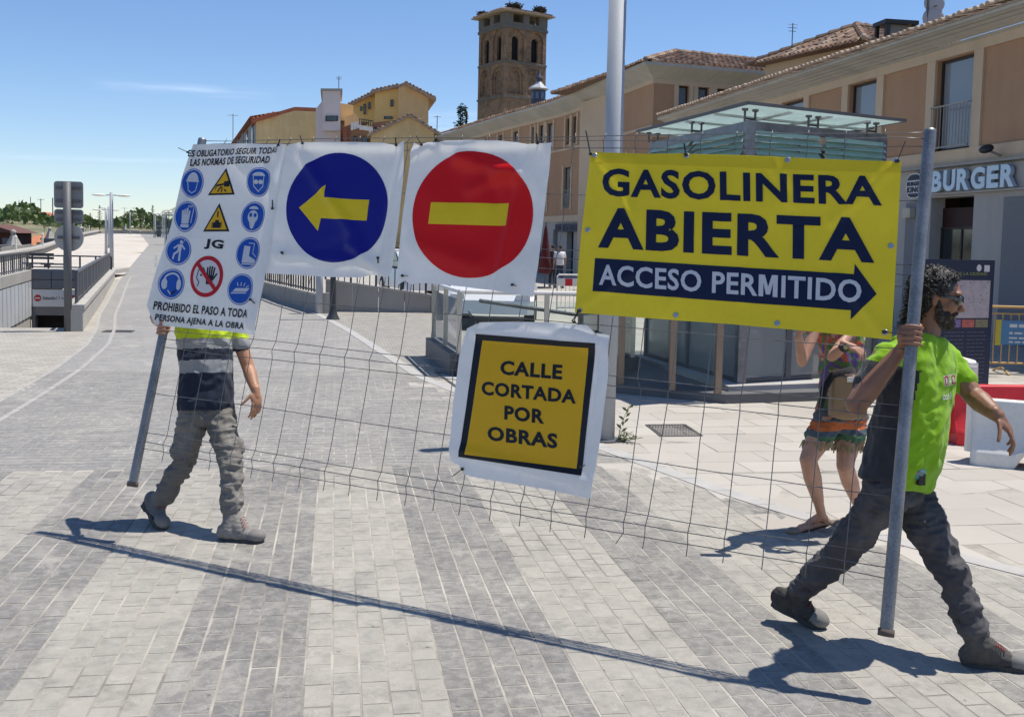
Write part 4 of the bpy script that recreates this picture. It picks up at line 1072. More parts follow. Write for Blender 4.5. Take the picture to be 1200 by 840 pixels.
far_window(pk, 381.5, 396, 136, 142, D2 - .12); 
pts, e = block([(378, 153), (399, 153), (399, 143), (378, 143)], D2 - 1.0, .9); MB().prism(pts, e).build('balcony', M['pinkwall'], pk)
pts, e = block([(370, 290), (370, 128), (378, 118), (378, 290)], D2 + .5, 5); MB().prism(pts, e).build('stair_wall', M['pinkwall'], pk)
mast(397, 106, 90, D2 + 2, 'television aerial above the pink tower house', 2, .035)

D3 = 92
y2 = thing('ochre_gabled_house', 'tall bright ochre house with gabled tile roof right of the pink house', 'house', W(460, 285, D3))
_, g_, eg = house_wall('gable_wall', [(467, 290), (467, 103.5), (474, 100.5), (502, 115), (502, 290)], D3, 9, M['ochre'], y2)
roofslab('roof', g_[2], g_[3], eg, M['tile'], y2, .3, .7)
roofslab('roof', g_[2], g_[1], eg, M['tile'], y2, .3, .0)
_, h_, eh = house_wall('side_wall', [(440, 290), (440, 109), (456, 104), (467.2, 103), (467.2, 290)], D3 + 1.2, 8, M['ochre2'], y2)
roofslab('roof', h_[3], h_[1], eh, M['tile'], y2, .3, .4)
_, k_, ek = house_wall('side_wall', [(414, 290), (414, 123), (440.2, 110), (440.2, 290)], D3 + 3.5, 7, M['ochre2'], y2)
roofslab('roof', k_[2], k_[1], ek, M['tile'], y2, .3, .6)
far_window(y2, 457.5, 461, 117, 125, D3 + 1.1); far_window(y2, 431.5, 434, 120, 128, D3 + 3.3); far_window(y2, 426, 428.5, 122, 134, D3 + 3.3); far_window(y2, 422, 424, 125, 130, D3 + 3.3)
far_window(y2, 450, 460, 136.5, 139.5, D3 + 1.1)
D4 = 77
y3 = thing('low_gable_house', 'low weathered ochre gable in front of the taller ochre house', 'house', W(480, 285, D4))
_, g_, eg = house_wall('gable_wall', [(435, 290), (435, 158.5), (480, 137), (509, 156), (509, 290)], D4, 7, M['ochre'], y3)
roofslab('roof', g_[2], g_[1], eg, M['tile'], y3, .2, .3); roofslab('roof', g_[2], g_[3], eg, M['tile'], y3, .2, .5)
mast(512, 160, 136, D4 + 8, 'thin aerial right of the ochre houses', 1, .035); mast(273, 168, 134, 112, 'thin aerial left above the grey balconied side', 1, .04)
D5 = 79
bh = thing('brick_terrace_house', 'brown brick house with white terrace screens between the pink and ochre houses', 'house', W(425, 285, D5))
_, g_, eg = house_wall('brick_wall', [(403, 290), (403, 149), (411, 146), (436, 154), (436, 290)], D5, 6, M['brick'], bh)
_, g_, eg = house_wall('upper_wall', [(437, 200), (437, 144), (463, 141), (463, 200)], D5 + 2, 4, M['brick'], bh)
_, g_, eg = house_wall('rear_wall', [(399, 290), (399, 121), (414, 123.5), (414, 290)], D5 + 5, 5, M['ochre'], bh)
pts, e = block([(411, 153), (421, 150), (421, 142), (411, 144)], D5 - .4, .15); 
for k in range(3):
    t0, t1 = k / 3 + .02, (k + 1) / 3 - .02
    q = [pts[0].lerp(pts[1], t0), pts[0].lerp(pts[1], t1), pts[3].lerp(pts[2], t1), pts[3].lerp(pts[2], t0)]; MB().prism(q, e).build('terrace_screen', M['plasticwhite'], bh)
pts, e = block([(421, 152), (437, 154), (437, 149), (421, 146.5)], D5 - .4, .12); MB().prism(pts, e).build('terrace_parapet', M['plasticwhite'], bh)
rl = MB()
for k in range(7): p = pts[3].lerp(pts[2], k / 6); rl.beam(p, p + V((0, 0, .45)), .06, .06, upv=(1, 0, 0))
rl.beam(pts[3] + V((0, 0, .45)), pts[2] + V((0, 0, .45)), .06, .06); rl.build('terrace_railing', M['darkmetal'], bh)
_, g_, eg = house_wall('stair_wall', [(404, 290), (404, 137), (416, 133), (424, 142), (424, 290)], D5 + 3, 3, M['ochre'], bh)
pts, e = block([(402, 178), (407, 178), (407, 149), (402, 149)], D5 - .3, .2); MB().prism(pts, e).build('red_shutter', mat('faded_red_shutter', (.30, .10, .06), .8), bh)
far_window(bh, 437.5, 441, 149, 157, D5 + 1.8); far_window(bh, 414, 418, 160, 172, D5 - .15); far_window(bh, 424, 431, 161, 170, D5 - .15)
# ------------------------------------------------------------------ trees and the far left
def tree(loc, h, w, kind, label, group, n=900, seed=1):
    rg = random.Random(seed); t_ = thing('conifer_tree' if kind == 'c' else 'broadleaf_tree', label, 'tree', loc, 0, group); L = V(loc)
    mb = MB(); top_ = L + V((rg.uniform(-.05, .05) * h, 0, h * (.95 if kind == 'c' else .62)))
    mb.tube([L + V((0, 0, -.3)), L.lerp(top_, .4) + V((rg.uniform(-.02, .02) * h, 0, 0)), top_], [h * .022, h * .016, h * .006], n=7)
    cl = []
    if kind == 'c':
        for k in range(26):
            t0 = .10 + .9 * k / 26; a = k * 2.4; rr = w * .5 * (1 - t0) ** .75 * rg.uniform(.75, 1.1); d = V((math.cos(a), math.sin(a), 0))
            p0 = L + V((0, 0, h * t0)); mb.tube([p0, p0 + d * rr + V((0, 0, h * .02))], [h * .006, h * .002], n=4)
            for q in (.35, .7, 1.0): cl.append((p0 + d * rr * q + V((0, 0, h * rg.uniform(-.01, .02))), rr * .32 + .03 * h, .5))
        cl.append((L + V((0, 0, h * .98)), h * .025, 1.2))
    else:
        for k in range(15):
            a = rg.uniform(0, 6.28); e = rg.uniform(-.25, 1.0); rr = w * .5 * math.cos(max(e, 0) * 1.35) * rg.uniform(.45, .95)
            c = L + V((math.cos(a) * rr, math.sin(a) * rr, h * (.60 + .34 * e))); cl.append((c, w * rg.uniform(.12, .21), .8))
            s_ = L + V((0, 0, h * rg.uniform(.3, .55))); mb.tube([s_, s_.lerp(c, .6) + V((0, 0, h * .02)), c], [h * .012, h * .007, h * .003], n=4)
    mb.build('trunk', M['bark'], t_)
    lf = MB(); per = max(6, n // len(cl)); ls = h * (.013 if kind == 'c' else .014)
    for c, r, fl in cl:
        for k in range(per):
            while True:
                q = V((rg.uniform(-1, 1), rg.uniform(-1, 1), rg.uniform(-1, 1)))
                if .15 < q.length < 1: break
            q = q * (1 / q.length ** .4); p = c + V((q.x * r, q.y * r, q.z * r * fl)); s_ = ls * rg.uniform(.6, 1.5)
            a = V((rg.gauss(0, 1), rg.gauss(0, 1), rg.gauss(0, 1))).normalized(); b_ = a.cross(V((rg.gauss(0, 1), rg.gauss(0, 1), rg.gauss(0, 1)))).normalized()
            if kind == 'c': b_ = b_ * .5; a = V((a.x, a.y, a.z * .4 - .15))
            lf.add([p - a * s_, p + b_ * s_ * .6, p + a * s_, p - b_ * s_ * .6], [(0, 1, 2, 3)])
    lf.build('crown', {'c': M['leaf2'], 'b': M['leaf1'], 'o': M['leaf3']}[kind], t_)
    return t_
# (px centre, px base, px top, distance, width px, kind)
specs = [(52, 290, 258, 170, 30, 'b', 'broad green tree behind the traffic sign plates, right of the brick terrace houses'),
         (70, 288, 262, 185, 24, 'b', 'broad tree partly hidden by the round sign plate'),
         (8, 284, 254, 190, 26, 'c', 'dark conifer at the far left edge behind the dark red chalet'),
         (18, 288, 268, 120, 16, 'c', 'dark bushy conifer just right of the dark red chalet'),
         (36, 285, 272, 150, 16, 'o', 'small olive green tree above the orange roofs'),
         (106, 280, 249, 210, 12, 'c', 'pointed conifer just right of the traffic sign plates'),
         (117, 278, 240, 215, 9, 'c', 'tall thin conifer left of the twin lamp posts'),
         (100, 283, 264, 170, 14, 'b', 'low green tree right of the round sign plate'),
         (137, 276, 255, 230, 7, 'c', 'small pointed conifer just right of the tall twin lamp'),
         (142, 276, 256, 250, 9, 'c', 'second small pointed conifer right of the tall twin lamp'),
         (144, 277, 262, 190, 16, 'b', 'rounded bright green tree at the end of the promenade'),
         (151, 276, 247, 240, 16, 'o', 'olive green tree behind the distant single lamp'),
         (165, 276, 249, 245, 14, 'o', 'tall olive green tree beyond the end of the road'),
         (165, 277, 261, 200, 18, 'b', 'bright green bushy tree at the end of the road'),
         (172, 276, 250, 235, 8, 'c', 'dark narrow cypress at the end of the road'),
         (179, 276, 240, 235, 10, 'c', 'taller dark cypress beside the glass kiosks'),
         (181, 278, 264, 190, 18, 'b', 'low green tree left of the glass kiosks'),
         (197, 278, 246, 205, 22, 'b', 'rounded dark tree behind the glass kiosks'),
         (212, 278, 240, 215, 26, 'b', 'large green tree beside the left edge of the safety banner'),
         (232, 280, 238, 225, 30, 'b', 'large tree hidden behind the safety banner'),
         (126, 278, 262, 190, 14, 'b', 'low bush tree behind the twin lamp posts'),
         (250, 280, 236, 230, 30, 'o', 'olive tree behind the upper part of the safety banner')]
for i, (px, pb, pt, D, wp, k, lab) in enumerate(specs):
    q = W(px, pb, D); z0 = T(q.x, q.y); tz = W(px, pt, D).z; tree((q.x, q.y, z0 - .1), tz - z0, wp * D / 1200 * 1.15, k, lab, 'trees on the skyline', 1500, i + 1)
q = W(539, 283, 105); tree((q.x, q.y, 0), W(539, 124, 105).z, 3.4, 'c', 'dark conifer between the ochre houses and the church tower', None, 2600, 77)
hb = MB(); rg = random.Random(3)     # far wood closing the skyline
for k in range(9000):
    a = rg.uniform(-42, -3); r_ = rg.uniform(270, 350); x = math.sin(R(a)) * r_; y = math.cos(R(a)) * r_; z = T(x, y) + rg.uniform(-.5, 5.0) * (.6 + .4 * math.sin(a * 1.7) * math.sin(a * .53 + 1)); s_ = rg.uniform(.35, .85)
    u = V((rg.gauss(0, 1), rg.gauss(0, 1), rg.gauss(0, 1))).normalized(); w = u.cross(V((rg.gauss(0, 1), rg.gauss(0, 1), rg.gauss(0, 1)))).normalized()
    p = V((x, y, z)); hb.add([p - u * s_, p + w * s_, p + u * s_, p - w * s_], [(0, 1, 2, 3)])
tag(hb.build('far_woodland', M['leaf1'], None), 'distant belt of woodland along the left horizon', 'trees', kind='stuff')

# brick terrace houses on the ridge, chalet, little orange-roofed sheds
brickred = mat('dark_red_brick', (.16, .05, .04), .9, amt=.2, scale=.3); pale = mat('pale_gable', (.50, .36, .30), .9)
lbl = ['leftmost', 'second', 'third', 'fourth', 'rightmost']
for k, px in enumerate((19, 27, 35.5, 43, 51)):
    q = W(px, 262, 300); z0 = T(q.x, q.y); hz = W(px, 253.5, 300).z; o = thing('terrace_house', lbl[k] + ' of the five gabled red brick terrace houses on the far ridge', 'house', (q.x, q.y, z0), 0, 'red brick terrace houses on the ridge')
    MB().box((q.x, q.y + 4, (z0 + hz) / 2 - .2), (2.1, 9, hz - z0 + .6)).build('wall', brickred, o)
    p = V((q.x, q.y - .6, hz - .1)); pr = [p + V((-1.25, 0, 0)), p + V((1.25, 0, 0)), p + V((0, 0, 1.15))]
    MB().prism(pr, (0, .4, 0)).build('gable', pale, o)
    m_ = MB(); m_.prism([pr[0] + V((-.1, .41, .1)), pr[0] + V((-.1, .41, .25)), pr[2] + V((0, .41, .2)), pr[1] + V((.1, .41, .25)), pr[1] + V((.1, .41, .1)), pr[2] + V((0, .41, .05))], (0, 9, 0)); m_.build('roof', M['tilered'], o)
q = W(38, 258, 330); o = thing('brick_block', 'long dark red brick block with flat pale roof behind the terrace houses', 'building', (q.x, q.y, T(q.x, q.y)))
MB().box((q.x, q.y, T(q.x, q.y) + (W(38, 251, 330).z - T(q.x, q.y)) / 2), (12.5, 8, W(38, 251, 330).z - T(q.x, q.y))).build('wall', brickred, o)
MB().box((q.x - .8, q.y, W(38, 250.6, 330).z), (8.5, 8.4, .35)).build('roof', pale, o)
for k, dx in enumerate((-4.5, -2, 2.2)): MB().box((q.x + dx, q.y, W(38, 249.6, 330).z + .2), (.5, .5, .9)).build('chimney', brickred, o)
mast(36, 255, 231, 330, 'leftmost radio mast on the ridge', 0, .12); mast(48, 255, 233, 330, 'middle mast on the ridge with small crossbar', 1, .12); mast(62, 262, 232, 300, 'lattice mast just left of the traffic sign', 0, .16)
mast(146, 268, 243, 330, 'faint pylon far behind the skyline conifers', 1, .06); mast(157, 268, 243, 330, 'second faint pylon far behind the skyline trees', 1, .06)
q = W(2, 300, 88); z0 = T(q.x, q.y); ch_ = thing('chalet', 'dark red timber chalet with low gable at the far left edge', 'house', (q.x, q.y, z0))
dk = mat('dark_red_timber', (.10, .035, .03), .8); zt = W(2, 272, 88).z
MB().box((q.x - .6, q.y + 2.5, (z0 + zt) / 2), (3.3, 5, zt - z0)).build('wall', dk, ch_)
MB().prism([(q.x - 2.9, q.y - .6, zt), (q.x + 1.5, q.y - .6, zt - .05), (q.x - .75, q.y - .6, W(0, 263, 88).z)], (0, 6.5, 0)).build('roof', mat('chalet_roof', (.13, .06, .05), .85), ch_)
for k in range(3): MB().box((q.x - 1.6 + .95 * k, q.y - .03, zt - .75), (.45, .06, .5)).build('window', M['greypanel'], ch_)
MB().box((q.x - .6, q.y - .35, zt - 1.4), (3.4, .7, .15)).build('balcony', dk, ch_)
for k, (px, py, D, wp) in enumerate(((33, 284, 115, 12), (44, 281, 120, 13), (40, 287, 108, 10), (52, 280, 125, 8))):
    q = W(px, py, D); z0 = T(q.x, q.y); w = wp * D / 1200; zt = q.z + .1
    o = thing('low_house', ['small orange roofed house below the ridge, leftmost', 'small orange roofed house below the dry slope, behind the others', 'small orange roofed house nearest the promenade wall', 'small orange roofed house beside the stone finial'][k], 'house', (q.x, q.y, z0), 0, 'small orange roofed houses below the promenade')
    MB().box((q.x, q.y, (z0 + zt) / 2 - .25), (w, 3.0, max(.3, zt - z0 - .5))).build('wall', M['cream'], o)
    MB().prism([(q.x - w * .56, q.y - 1.7, zt - .5), (q.x + w * .56, q.y - 1.7, zt - .5), (q.x + w * .3, q.y, zt + .4), (q.x - w * .3, q.y, zt + .4)], (0, .25, 0)).build('roof', mat('orange_tile', (.50, .20, .10), .9), o)
    MB().prism([(q.x - w * .56, q.y - 1.7, zt - .5), (q.x + w * .56, q.y - 1.7, zt - .5), (q.x + w * .56, q.y + 1.7, zt - .5), (q.x - w * .56, q.y + 1.7, zt - .5)], (0, 0, .12)).build('eaves', M['tile'], o)
# promenade wall: white coping, posts, grey wall beyond, stone finials
pw = thing('promenade_wall', 'low white coped wall running along the outer edge of the pale promenade', 'wall', (COP[1].x, COP[1].y, T(COP[1].x + 1.5, COP[1].y)))
def runpts(a, b, n): return [lerp_tab(COPT, a + (b - a) * i / n) for i in range(n + 1)]
NW = 34
for i in range(NW):
    ya = 36.8 + (150 - 36.8) * i / NW; yb = 36.8 + (150 - 36.8) * (i + 1) / NW; xa, xb_ = lerp_tab(COPT, ya), lerp_tab(COPT, yb)
    za, zb_ = T(xa + 1.2, ya) + .30, T(xb_ + 1.2, yb) + .30
    MB().prism([(xa, ya + .02, za), (xa - .5, ya + .02, za), (xb_ - .5, yb, zb_), (xb_, yb, zb_)], (0, 0, .12)).build('coping_stone', M['concrete'], pw)
m_ = MB()
for i in range(NW):
    ya = 36.8 + (150 - 36.8) * i / NW; yb = 36.8 + (150 - 36.8) * (i + 1) / NW; xa, xb_ = lerp_tab(COPT, ya), lerp_tab(COPT, yb); za, zb_ = T(xa + 1.2, ya) + .30, T(xb_ + 1.2, yb) + .30
    m_.add([(xa - .05, ya, za - .5), (xb_ - .05, yb, zb_ - .5), (xb_ - .05, yb, zb_), (xa - .05, ya, za), (xa - .45, ya, za - 4), (xb_ - .45, yb, zb_ - 4), (xb_ - .45, yb, zb_), (xa - .45, ya, za)], [(0, 1, 2, 3), (5, 4, 7, 6)])
m_.build('wall_face', M['darkstone'], pw)
for k, y in enumerate((45, 56, 66, 78, 92, 110, 130)):
    x = lerp_tab(COPT, y) - .25; z = T(x + 1.4, y) + .42; o = thing('white_post', ['nearest', 'second', 'third', 'fourth', 'fifth', 'sixth', 'farthest'][k] + ' slim white post on the promenade coping', 'post', (x, y, z), 0, 'slim white posts along the promenade wall')
    MB().cyl((x, y, z), (x, y, z + .62), .05, n=8).build('shaft', M['plasticwhite'], o); MB().sph((x, y, z + .68), .07).build('cap', M['plasticwhite'], o)
gw = MB(); 
for k, (x0p, x1p) in enumerate(((0, 14), (14, 37), (37, 57))):
    a = W(x0p + .5, 300, 66 + k * 4); c = W(x1p - .5, 299 - k * 2, 70 + k * 5)
    a.z = W(x0p, 290, 66).z; c.z = W(x1p, 288 - k, 70).z
    gw.prism([(a.x, a.y, T(a.x, a.y) - .5), (c.x, c.y, T(c.x, c.y) - .5), c, a], (0, .4, 0))
tag(gw.build('garden_wall', M['greywall'], None), 'grey garden wall beyond the promenade in front of the orange roofs', 'wall')
for k, (px, yb_, yt, D) in enumerate(((16, 289, 272, 82), (58.5, 281, 268, 95), (95, 268.5, 264, 120), (147, 270, 263, 150), (164, 272.5, 268.5, 150))):
    q = W(px, yb_, D); zt = W(px, yt, D).z; w = [1.0, .75, .5, .4, .3][k]; z0 = T(q.x, q.y) - .2; H = zt - q.z
    o = thing('stone_finial', ['large pale stone pyramid finial right of the chalet', 'pale stone finial with ball among the orange roofs', 'small pale finial right of the round sign plate', 'pale pillar finial at the bend of the promenade wall', 'small pale pillar at the end of the road'][k], 'finial', (q.x, q.y, q.z), 0, 'pale stone finials on the promenade pillars')
    MB().box((q.x, q.y, (z0 + q.z) / 2), (w * 1.5, w * 1.5, q.z - z0)).build('pillar', M['concrete'], o)
    MB().box((q.x, q.y, q.z + .06), (w * 1.8, w * 1.8, .14)).build('cap', M['concrete'], o)
    MB().cyl((q.x, q.y, q.z + .13), (q.x, q.y, zt - .1), w * .62, w * .14, n=4).build('pyramid', M['concrete'], o); MB().sph((q.x, q.y, zt - .02), w * .22).build('ball', M['concrete'], o)
# end-of-promenade wall closing the road far away
ew = MB(); a = W(123, 272, 150); c = W(300, 276, 150); a.z = T(a.x, a.y) + .5; c.z = T(c.x, c.y) + .5
tag(MB().prism([(a.x, a.y, a.z - 1.2), (c.x, c.y, c.z - 1.2), c, a], (0, .5, 0)).build('end_wall', M['concrete'], None), 'low pale wall closing the far end of the road below the trees', 'wall')
# twin-arm street lamps
def street_lamp(px, pyb, pyt, D, label, arm=.38, single=False):
    q = W(px, pyb, D); z0 = T(q.x, q.y); zt = W(px, pyt, D).z; o = thing('street_lamp', label, 'street lamp', (q.x, q.y, z0), 0, 'twin armed street lamps along the promenade')
    MB().cyl((q.x, q.y, z0), (q.x, q.y, zt + .12), .085, .07, n=12).build('pole', M['lampgrey'], o, smooth=True)
    MB().cyl((q.x, q.y, z0), (q.x, q.y, z0 + .03), .16, n=12).build('base_plate', M['steel_dull'], o)
    for s_ in ((-1,) if single else (-1, 1)):
        h = MB(); h.beam((q.x + s_ * .05, q.y, zt), (q.x + s_ * arm, q.y, zt - .02), .05, .04); h.build('arm', M['lampgrey'], o)
        h = MB(); h.ell((q.x + s_ * (arm + .12), q.y, zt - .01), (.30, 0, 0), (0, .16, 0), (0, 0, .055)); h.build('lamp_head', M['plasticwhite'], o, smooth=True)
street_lamp(131, 318.7, 229, 44, 'tall twin armed street lamp at the end of the car park ramp railing')
street_lamp(124.5, 306, 246, 62, 'second twin armed street lamp just behind the tall one')
street_lamp(127.8, 300, 244, 74, 'third slim street lamp half hidden behind the tall one', .2, True)
street_lamp(152.5, 275, 250, 140, 'small distant twin armed street lamp at the end of the promenade', .5)
# glass lift kiosks beside the far road
for k, (x0p, x1p, yb_, yt, D) in enumerate(((180.5, 190, 283, 251, 118), (193.5, 204, 291, 249.5, 86))):
    a = W(x0p, yb_, D); c = W(x1p, yb_, D); z0 = T(a.x, a.y); zt = W(x0p, yt, D).z; w = (c - a).length
    o = thing('glass_kiosk', ['farther glass lift kiosk with white roof lamps beside the road', 'nearer glass lift kiosk with white roof lamps beside the road'][k], 'kiosk', (a.x, a.y, z0), 0, 'glass lift kiosks beside the road')
    cx_, cy_ = (a.x + c.x) / 2, a.y + w / 2
    f = MB()
    for sx in (-1, 1):
        for sy in (-1, 1): f.cyl((cx_ + sx * w / 2, cy_ + sy * w / 2, z0), (cx_ + sx * w / 2, cy_ + sy * w / 2, zt), w * .06, n=6)
    for z in (zt - .2, (z0 + zt) / 2, z0 + .9): f.box((cx_, cy_, z), (w, w, .06))
    f.build('frame', M['lampgrey'], o)
    MB().box((cx_, cy_, (z0 + zt) / 2), (w * .85, w * .85, (zt - z0) * .9)).build('glazing', M['glass'], o); MB().box((cx_, cy_, (z0 + zt) / 2 - .3), (w * .5, w * .5, (zt - z0) * .7)).build('lift_car', M['greypanel'], o)
    for sx in (-1, 0, 1): MB().ell((cx_ + sx * w * .55, cy_, zt + .06), (w * .26, 0, 0), (0, w * .2, 0), (0, 0, .09)).build('roof_lamp', M['plasticwhite'], o, smooth=True)
# ------------------------------------------------------------------ car-park ramp
rp = thing('car_park_ramp', 'sunken car park ramp with grey portal, pale cladding and a sign at left', 'car park entrance', (PN.x - 1.5, 28, 0))
fl_ = MB(); fl_.add([(LW.x - .3, 19.7, -2.9), (PN.x + .2, 19.7, -2.9), (PF.x + .2, 39, -2.9), (L1.x - .3, 39, -2.9)], [(0, 1, 2, 3)]); fl_.build('ramp_floor', M['concrete'], rp)
MB().box(((LW.x + PN.x) / 2 - .1, 19.68, -1.46), (PN.x - LW.x + .6, .22, 2.92)).build('near_wall', M['concrete'], rp)
# left clad wall: coping + panels + lower wall
A, Bp = V((LW.x, LW.y, 0)), V((L1.x, L1.y, 0)); n_ = 12; ul = (Bp - A); nl = V((-ul.y, ul.x, 0)).normalized() * 1
zc_ = .45
MB().prism([A + V((0, 0, .10)), Bp + V((0, 0, .10)), Bp + V((0, 0, zc_)), A + V((0, 0, zc_))], nl * .25).build('coping', M['concrete'], rp)
for k in range(n_ * 2):
    a = A.lerp(Bp, k / (n_ * 2) + .002); c = A.lerp(Bp, (k + 1) / (n_ * 2) - .002)
    MB().prism([a + V((0, 0, -1.15 if 1 else 0)), c + V((0, 0, -1.15)), c + V((0, 0, .06)), a + V((0, 0, .06))], nl * .1).build('cladding_panel', M['panelmetal'], rp)
MB().prism([A + nl * .04 + V((0, 0, -2.9)), Bp + nl * .04 + V((0, 0, -2.9)), Bp + nl * .04 + V((0, 0, -1.17)), A + nl * .04 + V((0, 0, -1.17))], nl * .3).build('lower_wall', M['concrete'], rp)
def railing(a, c, zb, zt, n, label=None, parent=None, name='railing', post=.05, mid=.02, m=None, cap=.06, thick_every=4):
    m = m or M['darkmetal']; a = V(a); c = V(c)
    o = thing(name, label, 'railing', (a + V((0, 0, zb)))) if parent is None else parent
    Z = V((0, 0, 1))
    MB().beam(a + Z * zt, c + Z * zt, cap, .05).build('handrail', m, o); MB().beam(a + Z * (zb + .08), c + Z * (zb + .08), .03, .04).build('bottom_rail', m, o)
    for k in range(n + 1):
        p = a.lerp(c, k / n); w = post if k % thick_every == 0 else mid
        MB().box(p + Z * ((zb + zt) / 2), (w, w, zt - zb - .04)).build('post' if k % thick_every == 0 else 'baluster', m, o)
    return o
railing(A + nl * .12, Bp + nl * .12, zc_, zc_ + .62, 44, 'grey railing with upright bars on the clad left side of the ramp', mid=.03, post=.05, m=M['railgrey'])
# parapet right
up_v = (PF - PN); nr = V((up_v.y, -up_v.x, 0)).normalized()
MB().prism([PN + V((0, 0, -2.9)), PF + V((0, 0, -2.9)), PF + V((0, 0, .40)), PN + V((0, 0, .40))], nr * .25).build('parapet', M['concrete'], rp)
for k in range(9):
    a = PN.lerp(PF, k / 9 + .001); c = PN.lerp(PF, (k + 1) / 9 - .001); MB().prism([a - nr * .03 + V((0, 0, .405)), c - nr * .03 + V((0, 0, .405)), c + nr * .28 + V((0, 0, .405)), a + nr * .28 + V((0, 0, .405))], (0, 0, .09)).build('coping_stone', M['concrete'], rp)
railing(PN + nr * .08 + V((0, .3, 0)), PF + nr * .08, .5, 1.08, 46, 'dark grey railing along the stone parapet right of the ramp', mid=.04, post=.05, m=M['railgrey'])
# portal
yP = 38.3; xl_ = L1.x; xr_ = PF.x + .15; zt = .48
def pbox(name, x0, x1, z0, z1, d, m, y=None): 
    return MB().box(((x0 + x1) / 2, (y or yP) + d / 2, (z0 + z1) / 2), (x1 - x0, d, z1 - z0)).build(name, m, rp)
npn = 4
for r_, (za, zb_) in enumerate(((.13, zt), (-.19, .11))):
    for k in range(npn): x0 = xl_ + (xr_ - xl_) * k / npn + .01; x1 = xl_ + (xr_ - xl_) * (k + 1) / npn - .01; pbox('fascia_panel', x0, x1, za, zb_, .3, M['greypanel'])
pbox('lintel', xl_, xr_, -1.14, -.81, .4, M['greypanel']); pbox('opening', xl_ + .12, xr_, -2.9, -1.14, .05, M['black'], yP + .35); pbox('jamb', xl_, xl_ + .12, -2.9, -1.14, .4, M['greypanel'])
pbox('portal_roof', xl_, xr_, zt - .15, zt, 3.0, M['concrete'], yP + .31)
sn = thing('car_park_sign', 'white car park sign panel with small red no entry discs above the dark ramp opening', 'sign', ((xl_ + xr_) / 2, yP, -.5))
MB().box(((xl_ + xr_) / 2 + .02, yP - .03, -.53), (xr_ - xl_ - .06, .06, .60)).build('board', M['panelmetal'], sn)
redm = mat('sign_red', (.45, .02, .03), .5)
for cx_ in (xl_ + .22, xl_ + 1.40):
    pts = [(cx_ + .12 * math.cos(a * math.pi / 12), yP - .061, -.53 + .12 * math.sin(a * math.pi / 12)) for a in range(24)]; MB().prism(pts, (0, -.008, 0)).build('red_disc', redm, sn)
    MB().box((cx_, yP - .072, -.53), (.17, .006, .05)).build('white_bar', wht, sn)
solid_text('lettering', 'Sabadin', (xl_ + .39, yP - .061, -.585), (1, 0, 0), (0, 0, 1), .42, .12, (0, -1, 0), .006, M['ink'], sn, .01)
solid_text('lettering', '| 1 a 1', (xl_ + .85, yP - .061, -.585), (1, 0, 0), (0, 0, 1), .30, .12, (0, -1, 0), .006, M['ink'], sn, .01)
railing((xl_, yP + .15, 0), (xr_, yP + .15, 0), zt, zt + .48, 5, 'thin horizontal railing across the top of the car park portal', mid=.05)
for k, (px, D) in enumerate(((45, 38.5), (66, 38.2))):
    q = W(px, 318, D); z0 = T(q.x, q.y); o = thing('bench', ['dark slatted bench behind the portal at left', 'lower dark bench beside the sign post on the promenade'][k], 'bench', (q.x, q.y, z0)); w = .62
    for j in range(3): MB().box((q.x, q.y - .15 + j * .14, z0 + .42), (w * 1.6, .10, .05)).build('seat_slat', M['darkmetal'], o)
    for sx in (-.55, .55): MB().box((q.x + sx * w, q.y, z0 + .2), (.08, .4, .4)).build('leg', M['darkmetal'], o)
    if k == 0:
        for j in range(2): MB().box((q.x, q.y + .22, z0 + .62 + .14 * j), (w * 1.6, .04, .09)).build('backrest_slat', M['darkmetal'], o)
# ------------------------------------------------------------------ traffic signs seen from behind
p0 = G(80, 389); sg2 = thing('traffic_sign_post', 'grey post with two rectangular plates and one round plate seen from behind at left', 'traffic sign', p0)
D_ = (p0 - CAM).dot(fw); sz = lambda y: W(80, y, D_).z; m1 = 1200 / D_
MB().cyl(p0, V((p0.x, p0.y, sz(214))), .07, n=12).build('post', M['steel_dull'], sg2, smooth=True)
plate = mat('back_of_sign_plate', (.22, .225, .24), .5, .3, amt=.06)
def rplate(name, z0, z1, w):
    r_ = .05; pts = []
    for cx_, cz, a0 in ((w / 2 - r_, z1 - r_, 0), (-w / 2 + r_, z1 - r_, 90), (-w / 2 + r_, z0 + r_, 180), (w / 2 - r_, z0 + r_, 270)):
        for a in (0, 30, 60, 90): pts.append((p0.x + cx_ + r_ * math.cos(R(a0 + a)), p0.y + .10, cz + r_ * math.sin(R(a0 + a))))
    o = MB().prism(pts, (0, .035, 0)).build(name, plate, sg2)
    for z in (z0 + (z1 - z0) * .25, z0 + (z1 - z0) * .75): MB().box((p0.x, p0.y + .085, z), (w * .86, .03, .05)).build('clamp_rail', M['steel_dull'], o)
rplate('rectangular_plate', sz(244), sz(213), 32 / m1); rplate('small_plate', sz(262), sz(245.5), 32 / m1)
rr_ = 16.2 / m1; zc2 = sz(278.5)
o = MB().prism([(p0.x + rr_ * math.cos(a * math.pi / 18), p0.y + .10, zc2 + rr_ * math.sin(a * math.pi / 18)) for a in range(36)], (0, .035, 0)).build('round_plate', mat('back_of_round_plate', (.36, .36, .35), .5, .3, amt=.06), sg2)
MB().box((p0.x, p0.y + .085, zc2), (rr_ * 1.5, .03, .05)).build('clamp_rail', M['steel_dull'], o)
